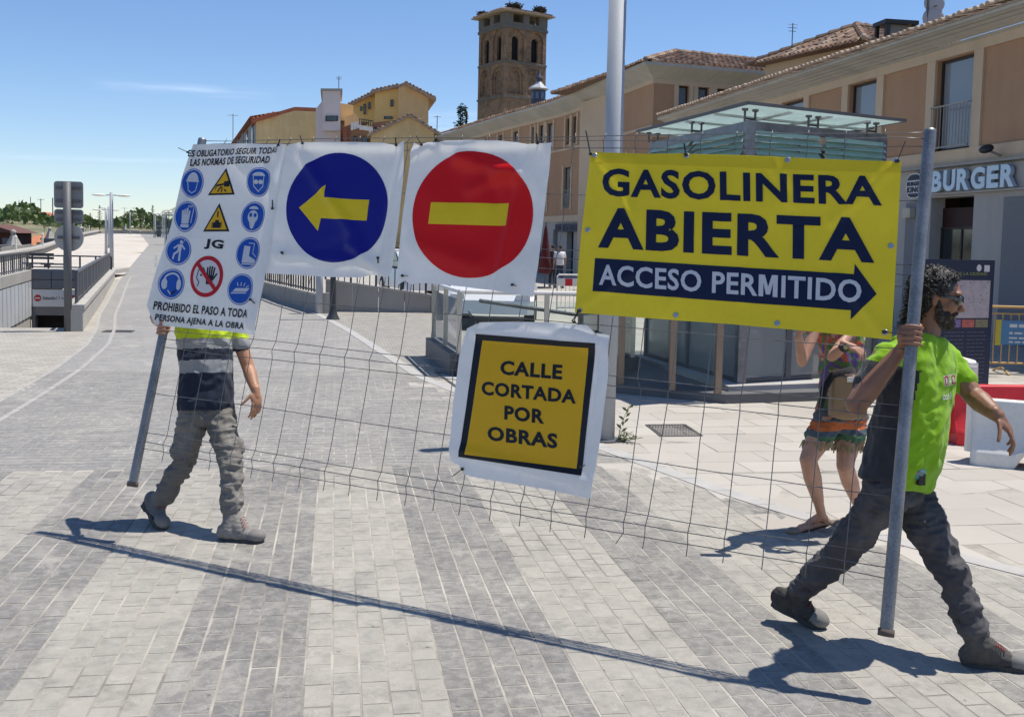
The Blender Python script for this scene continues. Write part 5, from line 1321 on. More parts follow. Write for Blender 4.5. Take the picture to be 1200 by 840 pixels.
# ------------------------------------------------------------------ second ramp wall and railings in the middle
mw = thing('ramp_wall', 'grey stone clad ramp wall with upright bar railing behind the blue banner', 'wall', (-1.2, 27.5, 0))
a = V((-2.6, 33.0, 0)); c = V((-.44, 24.7, 0)); nn = V(((c - a).y, -(c - a).x, 0)).normalized()
def panelwall(name, a, c, z0, z1a, z1c, n, m, parent, thk=.22):
    a = V(a); c = V(c); nn = V(((c - a).y, -(c - a).x, 0)).normalized()
    for k in range(n):
        t0, t1 = k / n + .0015, (k + 1) / n - .0015; p, q = a.lerp(c, t0), a.lerp(c, t1); MB().prism([p + V((0, 0, z0)), q + V((0, 0, z0)), q + V((0, 0, z1a + (z1c - z1a) * t1)), p + V((0, 0, z1a + (z1c - z1a) * t0))], -nn * thk).build(name, m, parent)
    cm = MB(); Z = V((0, 0, 1)); cm.prism([a + nn * .03 + Z * z1a, c + nn * .03 + Z * z1c, c - nn * (thk + .03) + Z * z1c, a - nn * (thk + .03) + Z * z1a], (0, 0, .05)); cm.build('coping', M['concrete'], parent)
panelwall('stone_panel', a, c, -.1, .42, .42, 6, M['greypanel'].copy() if 0 else M['greywall'], mw)
railing(a, c, .47, .98, 30, 'dark upright bar railing on the ramp wall left of the white pillar', mid=.035, thick_every=5)
a2 = V((-.25, 25.35, 0)); c2 = V((2.95, 25.2, 0))
mw2 = thing('ramp_wall', 'long grey wall panels falling to the right behind the banner bottoms', 'wall', (1.3, 25.2, 0))
panelwall('stone_panel', a2, c2, -.1, .76, .33, 5, M['greywall'], mw2)
c3 = V((4.6, 25.0, 0))
rl2 = thing('railing', 'grey railing with slim posts on the long falling wall', 'railing', a2)
MB().beam(a2 + V((0, 0, 1.30)), c2 + V((0, 0, .95)), .06, .05).build('handrail', M['darkmetal'], rl2)
for k in range(22):
    p = a2.lerp(c2, k / 21); z0 = .80 - .43 * k / 21; z1 = 1.30 - .35 * k / 21; w = .05 if k % 4 == 0 else .025; MB().box(p + V((0, 0, (z0 + z1) / 2)), (w, w, z1 - z0)).build('post' if k % 4 == 0 else 'baluster', M['darkmetal'], rl2)
wp_ = G(374, 368); o = thing('white_pillar', 'white round pillar at the end of the ramp wall under the blue banner', 'pillar', wp_)
MB().cyl(wp_, wp_ + V((0, 0, 1.55)), .09, n=14).build('shaft', M['lampgrey'], o, smooth=True); MB().box(wp_ + V((.16, .1, .25)), (.14, .1, .5)).build('cabinet', M['concrete'], o); MB().cyl(wp_ + V((0, 0, 1.55)), wp_ + V((0, 0, 1.6)), .11, n=14).build('cap', M['steel_dull'], o)
lp = G(390, 375); o = thing('dark_post', 'dark tapered post with flared foot below the blue arrow banner', 'post', lp)
MB().revolve(lp, [(.16, 0), (.15, .03), (.10, .12), (.075, .26), (.065, .4), (.06, 2.6), (.09, 2.62), (.09, 2.75), (0, 2.8)], n=14).build('shaft', M['darkmetal'], o, smooth=True)
# ------------------------------------------------------------------ tall lamp pole
lb = G(709, 517); lo = thing('lamp_post', 'tall pale grey lamp pole rising out of the picture behind the yellow banner', 'lamp post', lb)
MB().cyl(lb, lb + V((0, 0, 4.32)), .086, .078, n=24).build('pole', M['lampgrey'], lo, smooth=True); MB().cyl(lb, lb + V((0, 0, .025)), .15, n=24).build('base_plate', M['steel_dull'], lo)
MB().beam(lb + V((.0, 0, 4.28)), lb + V((.5, 0, 4.30)), .07, .05).build('arm', M['lampgrey'], lo)
for s_ in (1,): MB().ell(lb + V((.72, 0, 4.28)), (.34, 0, 0), (0, .17, 0), (0, 0, .06)).build('lamp_head', M['plasticwhite'], lo, smooth=True)
wd_ = thing('weed', 'small leafy weed growing at the foot of the tall lamp pole', 'plant', lb + V((.12, -.05, 0))); mb = MB(); st_ = MB(); rg = random.Random(9)
def leaf(mb, p, d, L, w, upn=(0, 0, 1)):
    d = V(d).normalized(); s_ = d.cross(V(upn)).normalized() * w; m_ = p + d * L * .5 + V((0, 0, L * .05)); mb.add([p, m_ + s_, p + d * L, m_ - s_, ], [(0, 1, 2, 3)])
b0 = lb + V((.10, -.08, .012)); tip = b0 + V((.10, 0, .34)); st_.tube([b0, b0 + V((.02, 0, .15)), tip], [.004, .003, .002], n=5)
for k in range(9):
    p = b0.lerp(tip, .25 + .08 * k); a = k * 2.3; leaf(mb, p, (math.cos(a), math.sin(a) * .5, .7), .075, .013, (0, 1, 0))
for j in range(9):
    a = rg.uniform(-.9, .9); e = b0 + V((math.cos(a) * rg.uniform(.08, .26), math.sin(a) * .16 - .04, rg.uniform(.02, .1))); st_.tube([b0, e], [.003, .002], n=4)
    for k in range(9): p = b0.lerp(e, .2 + .09 * k); q = rg.uniform(0, 6.28); leaf(mb, p, (math.cos(q), math.sin(q), rg.uniform(0, .6)), .045, .010)
mb.build('leaf_mass', M['leaf3'], wd_); st_.build('stem', M['leaf3'], wd_)
# ------------------------------------------------------------------ glazed stairwell with canopy
gs = thing('glass_stairwell', 'glazed stairwell pavilion with dark stone kerb, louvred top and pale glass canopy', 'pavilion', (5.4, 12.6, 0))
RA, RB, RC = V((4.30, 14.55, 0)), V((4.62, 11.22, 0)), V((7.10, 12.10, 0)); RD = RA + RC - RB
rc_ = (RA + RC) / 2; ins = lambda p, k=.86: rc_ + (p - rc_) * k
Z = V((0, 0, 1)); BA, BB, BC, BD = [ins(p) for p in (RA, RB, RC, RD)]
KP = [V((3.24, 11.95, 0)), V((4.40, 11.0, 0)), V((7.5, 11.45, 0)), V((7.2, 15.6, 0)), V((3.9, 15.6, 0)), V((3.3, 13.5, 0))]
MB().prism(KP, (0, 0, .12)).build('stone_kerb', M['darkstone'], gs)
MB().prism([rc_ + (p - rc_) * .985 + Z * .12 for p in (RA, V((4.5, 11.2, 0)), RC + V((.1, -.35, 0)), RD)], (0, 0, .06)).build('stone_plinth', M['kerbstone'], gs)
# corner frame and glazed walls
def glwall(p, q, n, z0=.18, z1=2.72, midrail=None):
    for k in range(n):
        a = p.lerp(q, k / n); c = p.lerp(q, (k + 1) / n); d = (c - a).normalized() * .035; nn = V((-d.y, d.x, 0)).normalized() * .012
        MB().prism([a + d + Z * z0, c - d + Z * z0, c - d + Z * z1, a + d + Z * z1], nn).build('glass_pane', M['glass'], gs)
        MB().beam(c + Z * .18, c + Z * 3.2, .07, .07).build('upright', M['steel_dull'], gs)
    MB().beam(p + Z * .2, q + Z * .2, .06, .06).build('bottom_rail', M['steel_dull'], gs); MB().beam(p + Z * 2.76, q + Z * 2.76, .08, .07).build('transom', M['steel'], gs)
    MB().beam(p + Z * 3.22, q + Z * 3.22, .10, .10).build('top_rail', M['steel'], gs)
glwall(BB, BA, 2); glwall(BB, BC, 3); glwall(BA, BD, 3); glwall(BC, BD, 2)
for p_, q_, ts in ((BB, BA, (.18, .42, .72)), (BA, BD, (.15, .5, .8)), (BC, BD, (.3, .7))):  # milky strips added inside, standing in for bright bands on the dark glass
    for t_ in ts:
        a, c = p_.lerp(q_, t_), p_.lerp(q_, t_ + .09); a = rc_ + (a - rc_) * .93; c = rc_ + (c - rc_) * .93; MB().prism([a + Z * .2, c + Z * .2, c + Z * 2.7, a + Z * 2.7], V((-(c - a).y, (c - a).x, 0)).normalized() * .012).build('added_milky_strip', M['louvre'], gs)
MB().beam(BB + Z * .18, BB + Z * 3.28, .11, .11).build('corner_post', M['steel'], gs)
for p, q, n in ((BB, BA, 2), (BB, BC, 2), (BC, BD, 2)):
    for j in range(5):
        for k in range(n):
            a = p.lerp(q, k / n + .02); c = p.lerp(q, (k + 1) / n - .02); d = (c - a).normalized(); nn = V((-d.y, d.x, 0)) * (1 if (V((-d.y, d.x, 0))).dot(a - rc_) > 0 else -1)
            z = 2.84 + j * .075; MB().prism([a + nn * .09 + Z * (z - .03), c + nn * .09 + Z * (z - .03), c + nn * .02 + Z * (z + .05), a + nn * .02 + Z * (z + .05)], nn * .008).build('louvre_slat', M['louvre'], gs)
for k in range(4):  # pale panes and mullions added inside to brighten the grey front glass
    a = BB.lerp(BC, .30 + .165 * k) + (BA - BB) * .30; c = BB.lerp(BC, .30 + .165 * (k + 1) - .02) + (BA - BB) * .30
    MB().prism([a + Z * .24, c + Z * .24, c + Z * 2.66, a + Z * 2.66], V((0, .02, 0))).build('added_pale_pane', M['louvre'], gs)
    MB().beam(c + Z * .2, c + Z * 2.7, .03, .05).build('added_pane_mullion', M['steel_dull'], gs)
for k in range(3):  # more pale panes added along the side, again to lighten the glass
    a = BB.lerp(BA, .30 + .22 * k) + (BC - BB) * .24; c = BB.lerp(BA, .30 + .22 * (k + 1) - .03) + (BC - BB) * .24
    MB().prism([a + Z * .24, c + Z * .24, c + Z * 2.66, a + Z * 2.66], V((.02, 0, 0))).build('added_side_pane', M['louvre'], gs)
# canopy glass with bars and spider fittings
cz = 3.43
MB().prism([RA + Z * cz, RB + Z * cz, RC + Z * cz, RD + Z * cz], (0, 0, .025)).build('canopy_glass', M['frosted'], gs)
ed = MB()
for a, c in ((RA, RB), (RB, RC), (RC, RD), (RD, RA)): ed.beam(a + Z * (cz + .012), c + Z * (cz + .012), .03, .035)
ed.build('canopy_edge', M['steel_dull'], gs)
for k in range(1, 4):
    t_ = k / 4; MB().beam(RB.lerp(RA, t_) + Z * (cz - .02), RC.lerp(RD, t_) + Z * (cz - .02), .05, .025).build('canopy_bar', M['panelmetal'], gs); MB().beam(RB.lerp(RC, t_) + Z * (cz - .045), RA.lerp(RD, t_) + Z * (cz - .045), .05, .02).build('canopy_bar', M['panelmetal'], gs)
for p in (BB, BB.lerp(BC, .45), BB.lerp(BC, .9), BB.lerp(BA, .5), BA):
    f = MB()
    for s_ in (-.08, .08):
        d = (BC - BB).normalized(); f.cyl(p + d * s_ + Z * 3.27, p + d * s_ + Z * 3.40, .014, n=6); f.cyl(p + d * s_ + Z * 3.39, p + d * s_ + Z * 3.415, .04, n=8); f.beam(p - d * .08 + Z * 3.30, p + d * .08 + Z * 3.30, .02, .02)
    f.build('spider_fitting', M['steel_dull'], gs)
MB().prism([rc_ + (p - rc_) * .84 + Z * .181 for p in (RA, RB, RC, RD)], (0, 0, .004)).build('inner_floor', M['concrete'], gs)
# inside: stair flight, rear wall and lift glazing
mb = MB()
mb.box((6.6, 14.2, .45), (.6, .5, .5))
mb.build('ticket_plinth', M['kerbstone'], gs)
MB().box((5.35, 13.2, .95), (.05, 2.2, 1.7)).build('inner_glass', M['glass'], gs)
# bronze posts with low glass screen on the left of the kerb
gb = thing('glass_balustrade', 'low glass balustrade with bronze posts on the kerb left of the stairwell', 'balustrade', (3.9, 11.4, .12))
bp_ = [W(727, 449, 12.35), W(787, 457, 11.95), W(841, 459.5, 11.75)]; bp_ = [V((p.x, p.y, .12)) for p in bp_]; bk = [V((3.45, 14.2, .12)), V((3.42, 13.0, .12))]
allp = bk + bp_
for p in allp: MB().beam(p, p + Z * 1.22, .075, .05).build('post', M['bronze'], gb)
for a, c in zip(allp, allp[1:]):
    d = (c - a).normalized() * .06; MB().prism([a + d + Z * .08, c - d + Z * .08, c - d + Z * 1.1, a + d + Z * 1.1], V((-d.y, d.x, 0)).normalized() * .012).build('glass_pane', M['glass'], gb)
MB().tube([p + Z * 1.26 for p in allp], .025).build('handrail', M['stainless'], gb)
# ------------------------------------------------------------------ second glass balustrade (behind CALLE CORTADA banner)
g2 = thing('glass_balustrade', 'glass stair balustrade with steel handrails and black kerb behind the small yellow sign', 'balustrade', (2.0, 14.2, 0))
qA = G(537, 441); qA = V((qA.x, qA.y, 0)); qB = qA + V((-.12, 2.3, 0)); qC = qA + V((2.3, -.3, 0)); qD = qC + V((-.1, 2.3, 0))
for a, c in ((qB, qA), (qA, qC), (qC, qD)):
    d = (c - a).normalized(); n_ = V((-d.y, d.x, 0))
    MB().prism([a - n_ * .12, c - n_ * .12, c + n_ * .12, a + n_ * .12], (0, 0, .30)).build('black_kerb', M['darkstone'], g2)
    for k in range(2):
        p, q = a.lerp(c, k / 2), a.lerp(c, (k + 1) / 2); MB().prism([p + d * .05 + Z * .32, q - d * .05 + Z * .32, q - d * .05 + Z * 1.02, p + d * .05 + Z * 1.02], n_ * .015).build('glass_pane', M['glass'], g2)
        MB().beam(p + Z * .3, p + Z * 1.12, .06, .06).build('post', M['stainless'], g2)
    MB().tube([a + Z * 1.13, c + Z * 1.13], .03).build('handrail', M['plasticwhite'], g2)
MB().tube([qA + V((.3, .2, 1.0)), qA + V((1.9, 1.2, .75))], .028).build('sloping_handrail', M['steel'], g2)
dp = G(560, 447); o = thing('drain_cover', 'dark framed square drain cover in the paving left of the small yellow sign', 'drain cover', dp); f = MB(); pp = [G(510, 437), G(560, 447), G(600, 470), G(545, 462)]
for i in range(4): f.beam(pp[i] + Z * .016, pp[(i + 1) % 4] + Z * .016, .035, .012)
f.build('rim', M['iron'], o); MB().add([p + Z * .015 for p in pp], [(0, 1, 2, 3)]).build('lid', M['kerbstone'], o)
# ------------------------------------------------------------------ cars
def car(loc, rz, label, van=False):
    o = thing('parked_car', label, 'car', loc, rz, 'white cars parked behind the banners'); inv = WM[o.name]
    Tl = lambda x, y, z: (x, y, z)
    L_, Wd = 4.2, 1.75; prof = [(-2.1, .35), (-2.12, .75), (-1.98, 1.0), (-1.7, 1.42), (-1.2, 1.5), (.1, 1.47), (.9, 1.02), (1.85, .84), (2.08, .62), (2.1, .35)]
    b_ = MB(); secs = [(0.0, 1.0), (.12, 1.0)]
    n = len(prof); vs = []; ws = [(-1, .96), (-.86, 1.0), (.86, 1.0), (1, .96)]
    for sy, k in ws:
        for x, z in prof: vs.append((x * k, sy * Wd / 2 * (1 if z < .95 else .86), z if abs(sy) < 1 else (z - .03 if z > .9 else z)))
    fs = []
    for j in range(3): fs += [(j * n + i, j * n + i + 1, (j + 1) * n + i + 1, (j + 1) * n + i) for i in range(n - 1)] + [(j * n + n - 1, j * n, (j + 1) * n, (j + 1) * n + n - 1)]
    fs += [tuple(range(n)), tuple(range(3 * n, 4 * n))[::-1]]
    b_.add(vs, fs); b_.build('body', M['carpaint'], o, local=True)
    for sy in (-1, 1):
        y = sy * (Wd / 2 * .86 + .012); MB().add([(-1.55, y + sy * .05, 1.0), (.75, y + sy * .05, 1.0), (.05, y, 1.4), (-1.3, y, 1.4)], [(0, 1, 2, 3)]).build('side_window', M['carglass'], o, local=True)
    MB().add([(-2.03, -.68, 1.02), (-2.03, .68, 1.02), (-1.76, .6, 1.38), (-1.76, -.6, 1.38)], [(0, 1, 2, 3)]).build('rear_window', M['carglass'], o, local=True)
    MB().add([(.87, -.68, 1.07), (.87, .68, 1.07), (.2, .62, 1.43), (.2, -.62, 1.43)], [(0, 1, 2, 3)]).build('windscreen', M['carglass'], o, local=True)
    for x in (-1.3, 1.3):
        for sy in (-1, 1):
            w = MB().cyl((x, sy * (Wd / 2 - .2), .32), (x, sy * (Wd / 2 + .01), .32), .32, n=20).build('wheel', M['rubber'], o, local=True)
            MB().cyl((x, sy * (Wd / 2 + .0), .32), (x, sy * (Wd / 2 + .02), .32), .19, n=12).build('rim', M['stainless'], w, local=True)
    for sy in (-1, 1): MB().box((-2.1, sy * .72, .82), (.06, .2, .22)).build('tail_lamp', M['lampred'], o, local=True); MB().box((2.0, sy * .66, .68), (.12, .28, .12)).build('headlight', M['panelmetal'], o, local=True)
    MB().box((-2.13, 0, .45), (.08, 1.6, .16)).build('bumper', M['carpaint'], o, local=True); MB().box((-2.125, 0, .72), (.03, .5, .12)).build('number_plate', M['plasticwhite'], o, local=True)
q = W(600, 300, 20.5); car((q.x, q.y + 2, 0), R(-102), 'white parked car seen nose on through the stair handrails under the red banner')
q = W(498, 300, 29.5); car((q.x, q.y + 2, 0), R(-80), 'white parked car behind the railing below the gap between the blue and red banners')
# ------------------------------------------------------------------ pedestrian barriers, info board, water barriers
def ped_barrier(a, c, m, label, board=False, z0=.0):
    a = V(a); c = V(c); o = thing('pedestrian_barrier', label, 'barrier', a); Lq = (c - a).length; d = (c - a) / Lq; nn = V((-d.y, d.x, 0)); f = MB()
    MB().tube([a + Z * .02, a + Z * .96, a + Z * 1.0 + d * .04, c + Z * 1.0 - d * .04, c + Z * .96, c + Z * .02], .02, n=8).build('frame', m, o)
    MB().tube([a + Z * .16, c + Z * .16], .017, n=8).build('lower_rail', m, o); MB().tube([a + Z * .9, c + Z * .9], .012, n=8).build('upper_rail', m, o)
    n_ = int(Lq / .115)
    for k in range(1, n_): p = a + d * Lq * k / n_; MB().cyl(p + Z * .16, p + Z * .9, .008, n=6).build('bar', m, o)
    for p in (a + d * .25, c - d * .25): MB().tube([p + nn * .3 + Z * .02, p + Z * .1, p - nn * .3 + Z * .02], .016, n=6).build('foot', m, o)
    if board:
        bo = MB().prism([a + d * .18 - nn * .03 + Z * .44, a + d * 2.0 - nn * .03 + Z * .44, a + d * 2.0 - nn * .03 + Z * .80, a + d * .18 - nn * .03 + Z * .80], -nn * .012).build('notice_board', mat('blue_notice', (.10, .24, .42), .5, amt=.1), o)
        for r_, (z, h) in enumerate(((.70, .05), (.60, .03), (.53, .025), (.47, .025))):
            lm_ = MB(); rg = random.Random(r_); x = .32
            while x < 1.9: w = rg.uniform(.04, .12); lm_.prism([a + d * x - nn * .043 + Z * z, a + d * (x + w) - nn * .043 + Z * z, a + d * (x + w) - nn * .043 + Z * (z + h), a + d * x - nn * .043 + Z * (z + h)], -nn * .002); x += w + .025
            lm_.build('printed_line', M['plasticwhite'], bo)['kind'] = 'stuff'
        MB().prism([a + d * .12 - nn * .045 + Z * .43, a + d * .2 - nn * .045 + Z * .43, a + d * .2 - nn * .045 + Z * .81, a + d * .12 - nn * .045 + Z * .81], -nn * .004).build('yellow_edge', mat('yellow_strip', (.55, .45, .05), .5), bo)
yb_m = mat('yellow_ochre_barrier_paint', (.55, .34, .12), .5)
a = W(1153, 432, 15.3); a.z = .0; ped_barrier(a, (a.x + 2.5, a.y - .62, 0), yb_m, 'ochre yellow pedestrian barrier with a blue notice at the right edge', True)
a = W(652, 375, 26); a.z = 0; ped_barrier(a, (a.x + 1.6, a.y + .3, 0), M['plasticwhite'], 'white pedestrian barrier with red stripes near the pedestrians')
c = V((a.x + 1.6, a.y + .3, 0)); o = MB()
d = (c - a)
st_ = thing('striped_board', 'red and white striped board hung on the white barrier', 'board', a + Z * .75)
for k in range(8):
    p, q = a + d * (k / 8), a + d * ((k + 1) / 8); MB().prism([p + V((0, -.04, .72)), q + V((0, -.04, .72)), q + V((0, -.04, .90)), p + V((0, -.04, .90))], (0, -.01, 0)).build('stripe', M['plasticred'] if k % 2 else M['plasticwhite'], st_)
# info board
ib = thing('information_board', 'tall dark blue information board with a pale map behind the right worker', 'information board', G(1112, 476))
a = W(1068, 470, 11.9); c = W(1157, 470, 12.25); a.z = c.z = 0; d = (c - a); Lq = d.length; d.normalize(); nn = V((d.y, -d.x, 0)); zt = W(1110, 304, 12.0).z
navyb = mat('navy_board', (.022, .028, .06), .4, amt=.08); P = lambda s_, z, o_=0: a + d * (Lq * s_) + nn * o_ + Z * z
def pq(name, s0_, s1_, z0, z1, o_, m, dep=.003): return MB().prism([P(s0_, z0, o_), P(s1_, z0, o_), P(s1_, z1, o_), P(s0_, z1, o_)], nn * dep).build(name, m, ib)
MB().prism([P(0, .02), P(1, .02), P(1, zt), P(0, zt)], -nn * .09).build('panel', navyb, ib)
pq('map', .06, .95, zt * .60, zt * .86, .001, mat('printed_map', (.42, .36, .38), .5, amt=.25, scale=14))
rg = random.Random(11); mp = MB()
for k in range(60):
    s_ = rg.uniform(.08, .92); z = rg.uniform(.61, .85) * zt; w = rg.uniform(.006, .02); mp.prism([P(s_, z, .0045), P(s_ + w, z + rg.uniform(-.008, .008), .0045), P(s_ + w, z + .012, .0045), P(s_, z + .012, .0045)], nn * .001)
mp.build('map_blocks', mat('map_green', (.12, .22, .12), .6, amt=.4, scale=30), ib)['kind'] = 'stuff'
for k, (cc) in enumerate(((.25, .15, .25), (.35, .17, .12), (.20, .15, .3), (.45, .12, .10), (.22, .2, .12))): pq('photo', .06 + .18 * k, .06 + .18 * k + .165, zt * .535, zt * .59, .001, mat('printed_photo', cc, .5, amt=.5, scale=18))
tx = MB()
for r_ in range(16):
    z = zt * (.50 - .026 * r_)
    for s0_, s1_ in ((.07, .34), (.38, .64), (.68, .93)):
        s_ = s0_
        while s_ < s1_ - .02: w = rg.uniform(.02, .07); tx.prism([P(s_, z, .001), P(min(s_ + w, s1_), z, .001), P(min(s_ + w, s1_), z + .006, .001), P(s_, z + .006, .001)], nn * .001); s_ += w + .012
tx.build('printed_text', mat('grey_print', (.16, .16, .2), .6), ib)['kind'] = 'stuff'
solid_text('heading', 'PLANO DE LA CIUDAD', P(.28, zt * .895, .001), d, Z, Lq * .62, .035, nn, .002, mat('olive_print', (.25, .27, .08), .6), ib, .01)
MB().ell(P(.79, zt * .945, .002), d * .035, Z * .04, nn * .002).build('crest', wht, ib); pq('pictogram', .86, .93, zt * .92, zt * .965, .001, wht)
# water-filled road barriers
def nj(a, c, h, m, label, w=.36, name='road_barrier', arch=0):
    a = V(a); c = V(c); o = thing(name, label, 'barrier', (a + c) / 2); d = (c - a).normalized(); n_ = V((-d.y, d.x, 0)); L_ = (c - a).length
    prof = [(-.5, 0), (-.5, .22), (-.42, .30), (-.20, .62), (-.17, 1), (.17, 1), (.20, .62), (.42, .30), (.5, .22), (.5, 0)]
    xs_ = [0, .04, .12, .22, .26, .34, .66, .74, .78, .88, .96, 1.0]; sc_ = [.80, 1, 1, .98, .9, .88, .88, .9, .98, 1, 1, .80]; vs = []
    for x, k in zip(xs_, sc_):
        for px_, pz in prof: vs.append(a + d * (L_ * x) + n_ * (px_ * w * k) + Z * (max(pz, (arch if .3 < x < .7 else 0)) * h * (1 if k > .85 else .93)))
    n = len(prof); fs = [(j * n + i, j * n + i + 1, (j + 1) * n + i + 1, (j + 1) * n + i) for j in range(len(xs_) - 1) for i in range(n - 1)] + [tuple(range(n)), tuple(range((len(xs_) - 1) * n, len(xs_) * n))[::-1]]
    b_ = MB().add(vs, fs).build('body', m, o)
    md = b_.modifiers.new('bevel', 'BEVEL'); md.width = .018; md.segments = 3; md.limit_method = 'ANGLE'; b_.data.polygons.foreach_set('use_smooth', [True] * len(b_.data.polygons))
    for s_ in () if arch else (.12, .88):
        p = a.lerp(c, s_); MB().box(p + Z * .05 - n_ * (w * .505), (.09, .012, .05), rz=math.atan2(d.y, d.x)).build('foot_slot', M['black'], o)
    MB().cyl(a.lerp(c, .5) + Z * h, a.lerp(c, .5) + Z * (h + .02), .045, n=12).build('filler_cap', M['ink'], o)
    for p in (a + d * .0, c): MB().cyl(p + Z * .10, p + Z * (h * .9), .05, n=10).build('connector', m, o)
    return o
q = G(1118, 522); nj((q.x, q.y + .1, 0), (q.x + 1.7, q.y - .05, 0), .56, M['plasticred'], 'red plastic road barrier behind the white one')
q = G(1140, 545); nj((q.x + .05, q.y + .12, 0), (q.x + 1.1, q.y - .60, 0), .56, M['plasticwhite'], 'white plastic road barrier in front of the red one', w=.40, arch=.30)
q = W(1139, 446, 11.2); q.z = 0; nj((q.x, q.y, 0), (q.x + .25, q.y + 1.0, 0), .62, M['plasticwhite'], 'white plastic barrier end standing beside the information board', w=.3)
# ------------------------------------------------------------------ fence panel carried by the two workers
K = 1.0
Q0, Q1, Q2, Q3 = V((-.818, 6.587, 2.378)), V((2.519, 4.096, 2.311)), V((2.179, 3.675, .264)), V((-1.159, 6.166, .331))
PU = (Q1 - Q0).normalized(); PVt = (Q3 - Q0).normalized(); PN_ = PU.cross(PVt).normalized()
if PN_.dot(fw) < 0: PN_ = -PN_
LS, LT = (Q1 - Q0).length, (Q3 - Q0).length
def SP(s, t, h=0.0): return Q0 + PU * s + PVt * t - PN_ * h
def ON(x, y):
    d = ray(x, y); k = (Q0 - CAM).dot(PN_) / d.dot(PN_); p = CAM + d * k - Q0; return V((p.dot(PU), p.dot(PVt)))
fp = thing('fence_panel', 'wire mesh construction fence panel with two steel poles carried by the two workers', 'fence panel', (Q2 + Q3) / 2)
for a, c in ((Q0, Q3), (Q1, Q2)):
    d = (c - a).normalized(); mb = MB(); mb.tube([a - d * .012, a, c - d * .028, c - d * .028 + d * .001], [.0245, .026, .026, .026], n=20); po = mb.build('pole', M['steel'], fp, smooth=True)
    for e in po.data.polygons: pass
    MB().cyl(c - d * .028, c, .0322, n=20).build('pole_end', M['rust'], fp, smooth=True)
WT = [0.0, .032, .066, .31, .59, .64, .69, .955, 1.19, 1.24, 1.29, 1.565, 1.80, 1.85, 1.895]
APEX = (.032, .64, 1.24, 1.85)
rg = random.Random(21)
for t_ in WT:
    h = .019 if t_ in APEX else 0; pts = []; ph = rg.uniform(0, 6); n_ = 42
    for i in range(n_ + 1):
        s_ = LS * i / n_; e = min(1, min(s_, LS - s_) / .12); pts.append(SP(s_, t_ + e * .004 * math.sin(s_ * 3.1 + ph) + .003 * noise.noise(V((s_ * 4, t_ * 9, 1))), h * e + e * .006 * noise.noise(V((s_ * 2.3, t_ * 5, 7)))))
    MB().tube(pts, .0021, n=6).build('horizontal_wire', M['wire'], fp, smooth=True)
for k in range(1, 25):
    s0_ = .165 * k + .02; pts = []; lean = rg.gauss(0, .004); tt = [-.018, 0, .032, .066, .19, .31, .45, .59, .64, .69, .82, .955, 1.07, 1.19, 1.24, 1.29, 1.43, 1.565, 1.68, 1.80, 1.85, 1.895, 1.95]
    for t_ in tt:
        h = (.019 if t_ in APEX else 0) - .0055; bend = 0
        if k == 19 and t_ > 1.2: bend = -.03 * (t_ - 1.2) / .7
        if k == 18 and 1.2 < t_ < 1.9: bend = .03
        pts.append(SP(s0_ + lean * t_ + bend + .0025 * noise.noise(V((k * 1.7, t_ * 6, 3))), t_, h + .006 * noise.noise(V((s0_ * 2.3, t_ * 5, 7)))))
    MB().tube(pts, .0021, n=6).build('vertical_wire', M['wire'], fp, smooth=True)

# ------------------------------------------------------------------ banners
def conform(pts2, faces, H, step=.0175):
    bm = bmesh.new(); vs = [bm.verts.new((x, y, 0)) for x, y in pts2]
    for f in faces:
        try: bm.faces.new([vs[i] for i in f])
        except ValueError: pass
    xs_ = [p[0] for p in pts2]; ys_ = [p[1] for p in pts2]
    for ax, lo, hi in ((0, min(xs_), max(xs_)), (1, min(ys_), max(ys_))):
        k = math.floor(lo / step) + 1
        while k * step < hi:
            co = [0, 0, 0]; co[ax] = k * step; no = [0, 0, 0]; no[ax] = 1
            bmesh.ops.bisect_plane(bm, geom=bm.verts[:] + bm.edges[:] + bm.faces[:], plane_co=co, plane_no=no, dist=1e-6); k += 1
    bmesh.ops.triangulate(bm, faces=bm.faces[:]); bm.verts.ensure_lookup_table(); bm.verts.index_update()
    out = [SP(v.co.x, v.co.y, H(v.co.x, v.co.y)) for v in bm.verts]; fs = [tuple(v.index for v in f.verts) for f in bm.faces]; bm.free()
    # face the camera
    mb = MB()
    for f in fs:
        n_ = (out[f[1]] - out[f[0]]).cross(out[f[2]] - out[f[0]]); mb.f.append(f if n_.dot(PN_) < 0 else f[::-1])
    mb.v = out; mb.m = [0] * len(mb.f); return mb
def smoothpoly(pts, k=1):
    return pts
